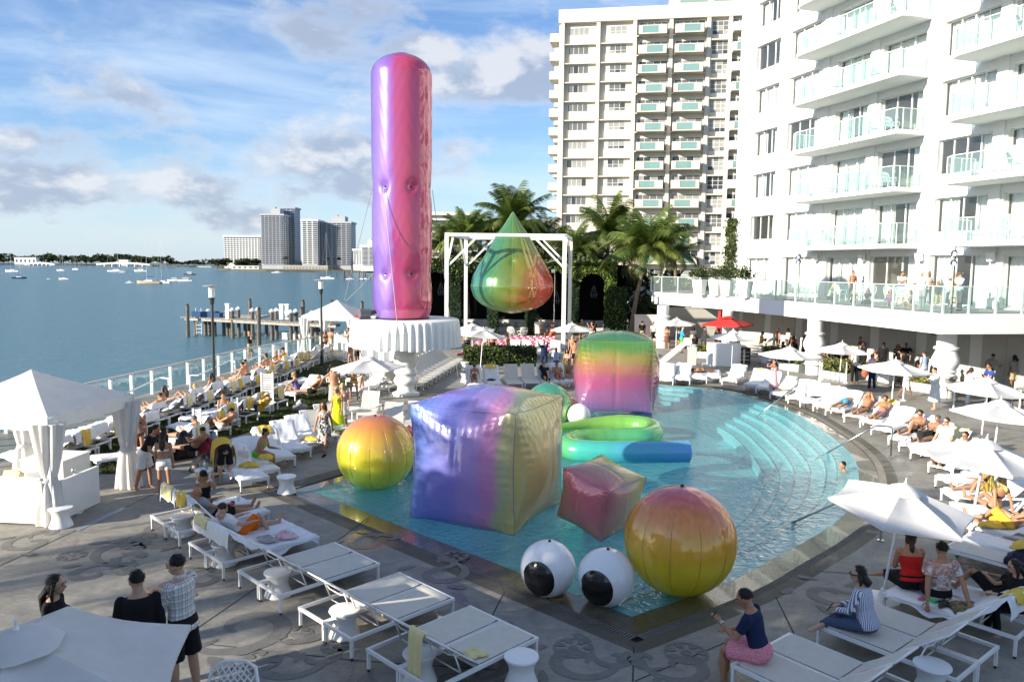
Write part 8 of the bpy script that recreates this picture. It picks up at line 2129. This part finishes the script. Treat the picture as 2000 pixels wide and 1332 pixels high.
# railing row
for i, pose, sp, lab, kw in ((7, 'recl', 'm b short:B trunks:k', 'dark haired man lying in the railing row beside the cabana roof', {}), (8, 'long', 'f b bra:p bottom:p long:d', 'long haired woman sitting in the railing row', {}), (10, 'reclk', 'f b bra:w bottom:k bob:h', 'woman with raised knees in the railing row', {}), (12, 'long', 'f b bra:k bottom:k long:B', 'black haired woman with her back turned in the railing row', {}),
                         (16, 'long', 'm b trunks:w short:B', 'broad backed man sitting in the railing row', dict(near=1)), (17, 'longk', 'm b trunks:k short:B', 'man leaning towards the broad backed man in the railing row', {}), (20, 'longk', 'm b trunks:k bun:B', 'man with tied dark hair sitting in the railing row', {}), (21, 'recl', 'm b trunks:k short:q', 'red haired man lying in the railing row', {}), (22, 'longk', 'f b bra:y bottom:y bun:h', 'blonde woman in yellow in the railing row', {}), (23, 'longk', 'm b tank:y trunks:k cap:k', 'person with a cap and a yellow towel in the railing row', {})):
    if i < len(WT): person(loc2w(WT[i], (0, -.05 if 'recl' in pose else .15, .36)), pose, math.degrees(WT[i].rotation_euler.z), sp, lab, **kw)
for x, Y, pose, f, sp, lab in ((634, 46.5, 'stand', 200, 'f b bottom:k bra:k long:B', 'woman in black at the left post of the far cabana'), (646, 47, 'stand', 150, 'm b shorts:e short:d', 'bare chested man standing in the far cabana'), (682, 47.2, 'hold', 110, 'm b shorts:s short:B', 'bare chested man in dark patterned shorts by the far cabana'), (684, 40, 'stand', 60, 'f b bra:e bottom:e long:B', 'long haired woman behind the near left parasol'), (697, 40.5, 'stand', 250, 'm b trunks:k cap:k', 'man in a black cap behind the near left parasol'), (706, 32.5, 'lean', 280, 'f b bra:w bottom:w long:d', 'woman bending under the near left parasol'), (690, 31, 'hip', 200, 'f b bottom:y bra:y long:h', 'woman in yellow behind the lime yellow dress')):
    PY(x, 640, Y, 0, pose, f, sp, lab)
# far row beyond the pool
def fr_on(i, pose, sp, lab, **k): person(loc2w(MT[i], (0, -.02, .36)), pose, math.degrees(MT[i].rotation_euler.z), sp, lab, **k)
fr_on(0, 'longk', 'f b bra:w bottom:w visor:k glasses bun:d', 'woman in a dark visor sitting on the first far lounger'); fr_on(4, 'reclk', 'm a tee:k shorts:k short:d shoes:k', 'man in black on a far lounger with an arm behind his head', over={7: (150, 30, 130, 20)}); fr_on(5, 'recl', 'm b trunks:q short:B', 'tanned bare chested man on a far lounger'); fr_on(6, 'longk', 'm b trunks:w short:B', 'man with raised knees on the last far lounger')
for x, y, Y, pose, f, sp, lab in ((1063, 0, 40.5, 'shade', 170, 'm b jacket:n pants:n short:s', 'man in a dark jacket raising his arm behind the far loungers'), (1088, 0, 41, 'sit', 10, 'm d tee:l pants:j short:B', 'person in a light blue shirt seen from behind past the far loungers'), (1110, 0, 41, 'sit', 160, 'f b bra:w bottom:k bob:B', 'dark haired seated woman behind the far loungers'), (1119, 0, 44, 'stand', 175, 'm b trunks:k short:d', 'bare chested man standing left of the pink cube'), (1124, 0, 40.5, 'stand', 5, 'm b trunks:k short:B', 'dark haired man half hidden by the pink cube'),
                                  (912, 0, 47.3, 'stand', 20, 'm a tee:e pants:k', 'man without visible head under the left hedge parasol'), (948, 0, 47.5, 'stand', 10, 'm a shirt:w pants:t short:s', 'man in a white shirt under the right hedge parasol'), (962, 0, 46, 'stand', 190, 'm b trunks:k short:d', 'bare shouldered man behind the hedge'), (991, 0, 46, 'stand', 240, 'f b bra:k bottom:k long:B', 'dark haired woman behind the hedge')):
    person(V(((x - 1000) / 1500 * Y, Y, .36 if pose == 'sit' else 0)), pose, f, sp, lab)
for x, Y, pose, f, sp, lab in ((1050, 57.5, 'stand', 160, 'm c tee:w shorts:w short:B', 'man in white before the dark arch'), (1056, 57.8, 'stand', 185, 'm b shirt:e shorts:t short:h', 'tall fair man beside the man in white at the arch'), (1079, 57.5, 'shade', 170, 'f b tank:w maxi:q bun:B', 'woman in a white top and red skirt at the arch'), (1136, 57, 'hip', 175, 'm b tee:O trunks:q', 'person in olive standing in the right arch'), (1156, 54, 'shade', 170, 'm b trunks:w short:d', 'bare chested man shading his eyes above the pink cube'), (1066, 57.2, 'squat', 200, 'f c tank:k shorts:k long:B', 'crouching dark haired figure at the arch'), (1190, 58, 'sit', 110, 'f c tee:w pants:k bun:B', 'person in white sitting at the vine grown pillar'), (1160, 63, 'sit', 180, 'm c tee:k pants:k short:B', 'dark figure on the banquette in the right arch'),
                              (1255, 55.5, 'stand', 5, 'm b tee:k shorts:t cap:k', 'man in a black tee and cap by the garden wall'), (1278, 54.8, 'stand', 8, 'm b tee:w shorts:k short:B', 'man in white carrying a black net bag by the garden wall'), (1304, 52.5, 'hold', 170, 'f b bra:e skirt:m long:d glasses', 'woman in sunglasses leaning at the far column'), (1328, 53.5, 'cross', 250, 'm b tee:g shorts:n hat:e', 'man in a straw hat and grey tee'), (1333, 50.4, 'hold', 270, 'm a shirt:c shorts:G shoes:k', 'bald man in a blue shirt and green shorts'), (1355, 52, 'stand', 160, 'f b tee:w pants:w bob:B', 'black haired woman in white at the far table'), (1359, 46.5, 'stand', 10, 'f b tee:k pants:l long:d', 'woman in jeans with long brown hair, seen from behind')):
    person(V(((x - 1000) / 1500 * Y, Y, .36 if pose == 'sit' else 0)), pose, f, sp, lab)
p = jw(bpy.data.objects[[k for k in PJ][-1]], 'P')
m = MB(); m.lathe([(.42, .74), (.43, .76), (.42, .78)], 18); m.lathe([(.05, 0), (.05, .74)], 8); m.lathe([(.44, .30), (.43, .775)], 18); q = (1346 - 1000) / 1500 * 52.5; tag(m.build('draped_table', TOWEL, loc=(q, 52.5, 0)), 'small draped table between the straw hat man and the woman in white', 'table')
m = MB(); m.ball((0, 0, 0), (.17, .10, .26), 10, 8); tag(m.build('net_bag', mat('net_bag_black', (.03, .03, .03), .8, var=.5, vscale=20, color2=(.3, .3, .3)), loc=((1285 - 1000) / 1500 * 54.7, 54.55, 1.08)), 'black net bag on the back of the man in white by the garden wall', 'bag')
# far right pool edge, right side
P_(1334, 722, .36, 'prone', 185, 'm b trunks:o short:B', 'prone dark haired sunbather with an orange towel', over={1: 80}); P_(1372, 728, .36, 'prone', 120, 'f b bottom:n bun:d', 'woman lying on her front in a dark bikini bottom at the far pool edge')
P0_(1510, 773, 'shade', 100, 'f b dress:p long:B', 'woman in a pale flowered dress taking a picture at the pool edge', near=1)
p = jw(bpy.data.objects[[k for k in PJ][-1]], 'H'); m = MB(); m.box((-.18, .02, 0), (.12, .12, .09)); m.tube([(-.22, .02, 0), (-.36, .03, 0)], .045, 10); tag(m.build('camera', BLACK, loc=p), 'black camera held up by the woman in the flowered dress', 'camera')
for x, Y, pose, f, sp, lab in ((1438, 46.5, 'sit', 200, 'f d tank:w skirt:w bun:B', 'barkeeper in white behind the white bar'), (1489, 47.5, 'hold', 250, 'm b tee:y pants:w short:B', 'man in a pale yellow tee by the leafy planter'), (1522, 50, 'stand', 100, 'm b trunks:k short:B', 'bare chested tanned man before the restaurant wall'), (1542, 50, 'stand', 95, 'm b tee:w pants:k short:B glasses', 'man in white with glasses before the restaurant wall'), (1556, 47, 'lean', 130, 'f c tank:k pants:k long:B', 'dark haired woman leaning at a table left of the turned column'), (1537, 46, 'sit', 90, 'm c tee:k pants:k short:B', 'seated guest in black behind the gold planter'),
                              (1622, 44, 'sit', 100, 'f b tank:k skirt:m bob:B', 'seated woman in black right of the turned column'), (1640, 41.8, 'stand', 10, 'm b tee:T pants:k', 'person in a teal shirt beside a planter'), (1654, 42, 'stand', 40, 'f b dress:m long:h', 'fair haired woman behind the parasol before the restaurant'), (1675, 37.5, 'stand', 30, 'm c shirt:w pants:k short:B', 'man in a white shirt and black trousers by the planter'), (1692, 41, 'hold', 100, 'm d tee:k pants:k short:B', 'dark figure at the cafe table'), (1710, 35.4, 'stand', 30, 'm b shirt:z pants:n short:B', 'man in a pink shirt with a terracotta bag'), (1730, 41, 'stand', 150, 'm d jacket:k pants:k short:B', 'man in black whose head shows over a parasol'),
                              (1758, 41.3, 'stand', 150, 'f b tee:k pants:k bob:B', 'black haired woman beside the man in the black printed tee'), (1774, 41, 'hip', 165, 'm c tee:k pants:k short:B', 'man in a black printed tee with a hand on his hip'), (1779, 33.4, 'walk', 250, 'f c bra:w skirt:w bun:B', 'woman in a white bikini top and white wrap walking left to right'), (1812, 36.6, 'stand', 20, 'm a shirt:l pants:w short:d', 'man in a light blue shirt by the near column'), (1836, 30.6, 'hold', 85, 'm a robe:w short:B', 'man in a long white robe beside the near column'),
                              (1902, 31.6, 'hold', 250, 'f b jacket:w pants:w long:d', 'brown haired woman in a white jacket'), (1942, 32, 'hold', 95, 'm b tee:b pants:k short:B glasses', 'man in a blue tee talking to the woman in white'), (1942, 36, 'reach', 280, 'm b tee:g pants:k short:B', 'man in grey opening the glass door'), (1990, 35.5, 'stand', 15, 'm c shirt:g shorts:t bob:B shoes:w', 'man in tan shorts at the right edge of the photo')):
    person(V(((x - 1000) / 1500 * Y, Y, .36 if pose == 'sit' else 0)), pose, f, sp, lab, near=1 if Y < 33 else 0)
for x, Y, pose, f, sp, lab in ((1606, 45, 'sit', 150, 'm b tee:w pants:k short:d', 'seated guest in white just right of the turned column'), (1668, 43, 'sit', 200, 'f c tank:o shorts:k long:B', 'seated guest in an orange top behind the clipped planter'), (1684, 44.5, 'stand', 80, 'm b tee:s pants:k short:B', 'man in a charcoal tee standing back by the grey wall'), (1716, 42.5, 'sit', 120, 'f b tank:w skirt:k long:d', 'seated woman in a white top at the cafe table'),
                              (1796, 39.5, 'sit', 220, 'm c tee:k pants:k short:B', 'seated guest in black left of the near column'), (1574, 46.5, 'stand', 200, 'f b dress:k bob:B', 'woman in a short black dress behind the turned column'), (1403, 50, 'stand', 120, 'm c tee:k pants:k short:B', 'barman in black between the two red parasols'), (1376, 55, 'stand', 200, 'f a dress:w long:h', 'woman in a white dress before the grey panelled wall')):
    person(V(((x - 1000) / 1500 * Y, Y, .36 if pose == 'sit' else 0)), pose, f, sp, lab)
m = MB(); m.ball((0, 0, 0), (.16, .10, .24), 10, 8); tag(m.build('shoulder_bag', mat('terracotta_leather', (.40, .11, .05), .6), loc=((1694 - 1000) / 1500 * 35.2, 35.1, .85)), 'terracotta bag at the side of the man in the pink shirt', 'bag')
# right arc sunbathers
def arc_on(i, pose, sp, lab, y=-.05, da=0, x=0, **k): person(loc2w(AT[i], (x, y, .37)), pose, math.degrees(AT[i].rotation_euler.z) + da, sp, lab, **k)
arc_on(11, 'prone', 'm b trunks:c short:d', 'man lying prone in bright blue shorts', .0, 180); arc_on(10, 'reclh', 'm b briefs:k', 'bald man in black briefs with his arms behind his head', near=1); arc_on(9, 'recl', 'm b briefs:b short:d', 'young man in blue trunks reclining', near=1)
arc_on(7, 'reclk', 'm b trunks:k short:B glasses', 'man in sunglasses lying with raised knee before the parasols', near=1); arc_on(6, 'recl', 'm b trunks:k short:s', 'grey haired man leaning behind the black handbag', -.2, near=1); arc_on(5, 'long', 'm a tee:w shorts:w short:d glasses', 'man in a white tee and sunglasses on the arc loungers', -.1, near=1); arc_on(4, 'long', 'm b pants:k tee:w short:B glasses', 'man in black trousers lying with his feet to the pool', .25, near=1, over={1: -30})
arc_on(2, 'longk', 'f b wrap:~ tank:~ long:h', 'fair haired woman in an olive striped wrap', .0, near=1); arc_on(1, 'propback', 'f b bra:k bottom:k bob:h', 'blonde woman in a black bikini twisted on her lounger', .15, -60, near=1); arc_on(0, 'reclk', 'f b bra:k towel:y long:d', 'woman wrapped in a yellow towel on her lounger', -.1, near=1); person(loc2w(AT[2], (.1, -.72, .37)), 'recl', math.degrees(AT[2].rotation_euler.z), 'f b bra:p bottom:p long:d', 'woman in a pink bikini at the right edge of the photo', near=1)
P_(1650, 960, -.62, 'floor', 100, 'm b trunks:k short:B', 'dark haired bather standing in the pool by the steps')
# terrace
for x, y, pose, f, sp, lab in ((1321, 567, 'shade', 185, 'f b tee:k pants:n bob:h', 'person taking a picture at the left end of the terrace'), (1615, 591, 'squat', 200, 'f b tee:w pants:k long:h', 'fair haired woman crouching on the terrace'), (1660, 588, 'stand', 190, 'm b pants:k short:B glasses', 'bare chested man standing on the terrace'), (1663, 593, 'floor', 170, 'f b tank:k shorts:k bun:d', 'woman with tied hair sitting on the terrace floor'), (1692, 596, 'floor', 120, 'f b tee:k pants:k long:B', 'black haired woman in black sitting on the terrace floor'), (1735, 599, 'floor', 150, 'f b tank:P shorts:k bob:d', 'person in a magenta top sitting on the terrace floor'),
                              (1755, 594, 'hold', 190, 'm b tee:w shorts:b short:B', 'man in a white tee and blue shorts on the terrace'), (1778, 602, 'floor', 80, 'f b tank:k bottom:k bob:B', 'woman in a black swimsuit leaning back on the terrace floor'), (1797, 604, 'reach', 110, 'm a shirt:w pants:g short:h', 'fair man in a white shirt at the terrace railing'), (1809, 597, 'stand', 170, 'm c tee:e pants:k short:B beard:B', 'bearded man behind the fair man on the terrace'), (1826, 598, 'sit', 165, 'm b jacket:n pants:t glasses', 'bald man in a navy jacket sitting on the terrace'), (1860, 606, 'shade', 130, 'm a tee:e shorts:e', 'man with raised hands at the terrace corner'), (1871, 608, 'hold', 95, 'm a shirt:l pants:s cap:s shoes:k', 'man in a light blue shirt and dark cap at the terrace corner'), (1968, 598, 'hip', 190, 'f c tank:k skirt:e long:B', 'woman in the terrace doorway')):
    p = G(x, y, TF); person(p + V((.25, .35, .008 + (.42 if pose == 'sit' else 0))), pose, f, sp, lab)
# fuse every figure into one skin
dg = bpy.context.evaluated_depsgraph_get()
for o in BODIES:
    me = bpy.data.meshes.new_from_object(o.evaluated_get(dg)); mts = list(o.data.materials); o.modifiers.clear(); o.data = me
    if not len(me.materials): [me.materials.append(x_) for x_ in mts]
    me.polygons.foreach_set('use_smooth', [True] * len(me.polygons)); me.update()
for o in SC.objects:
    for k_ in ('k', 'J'):
        if k_ in o: del o[k_]
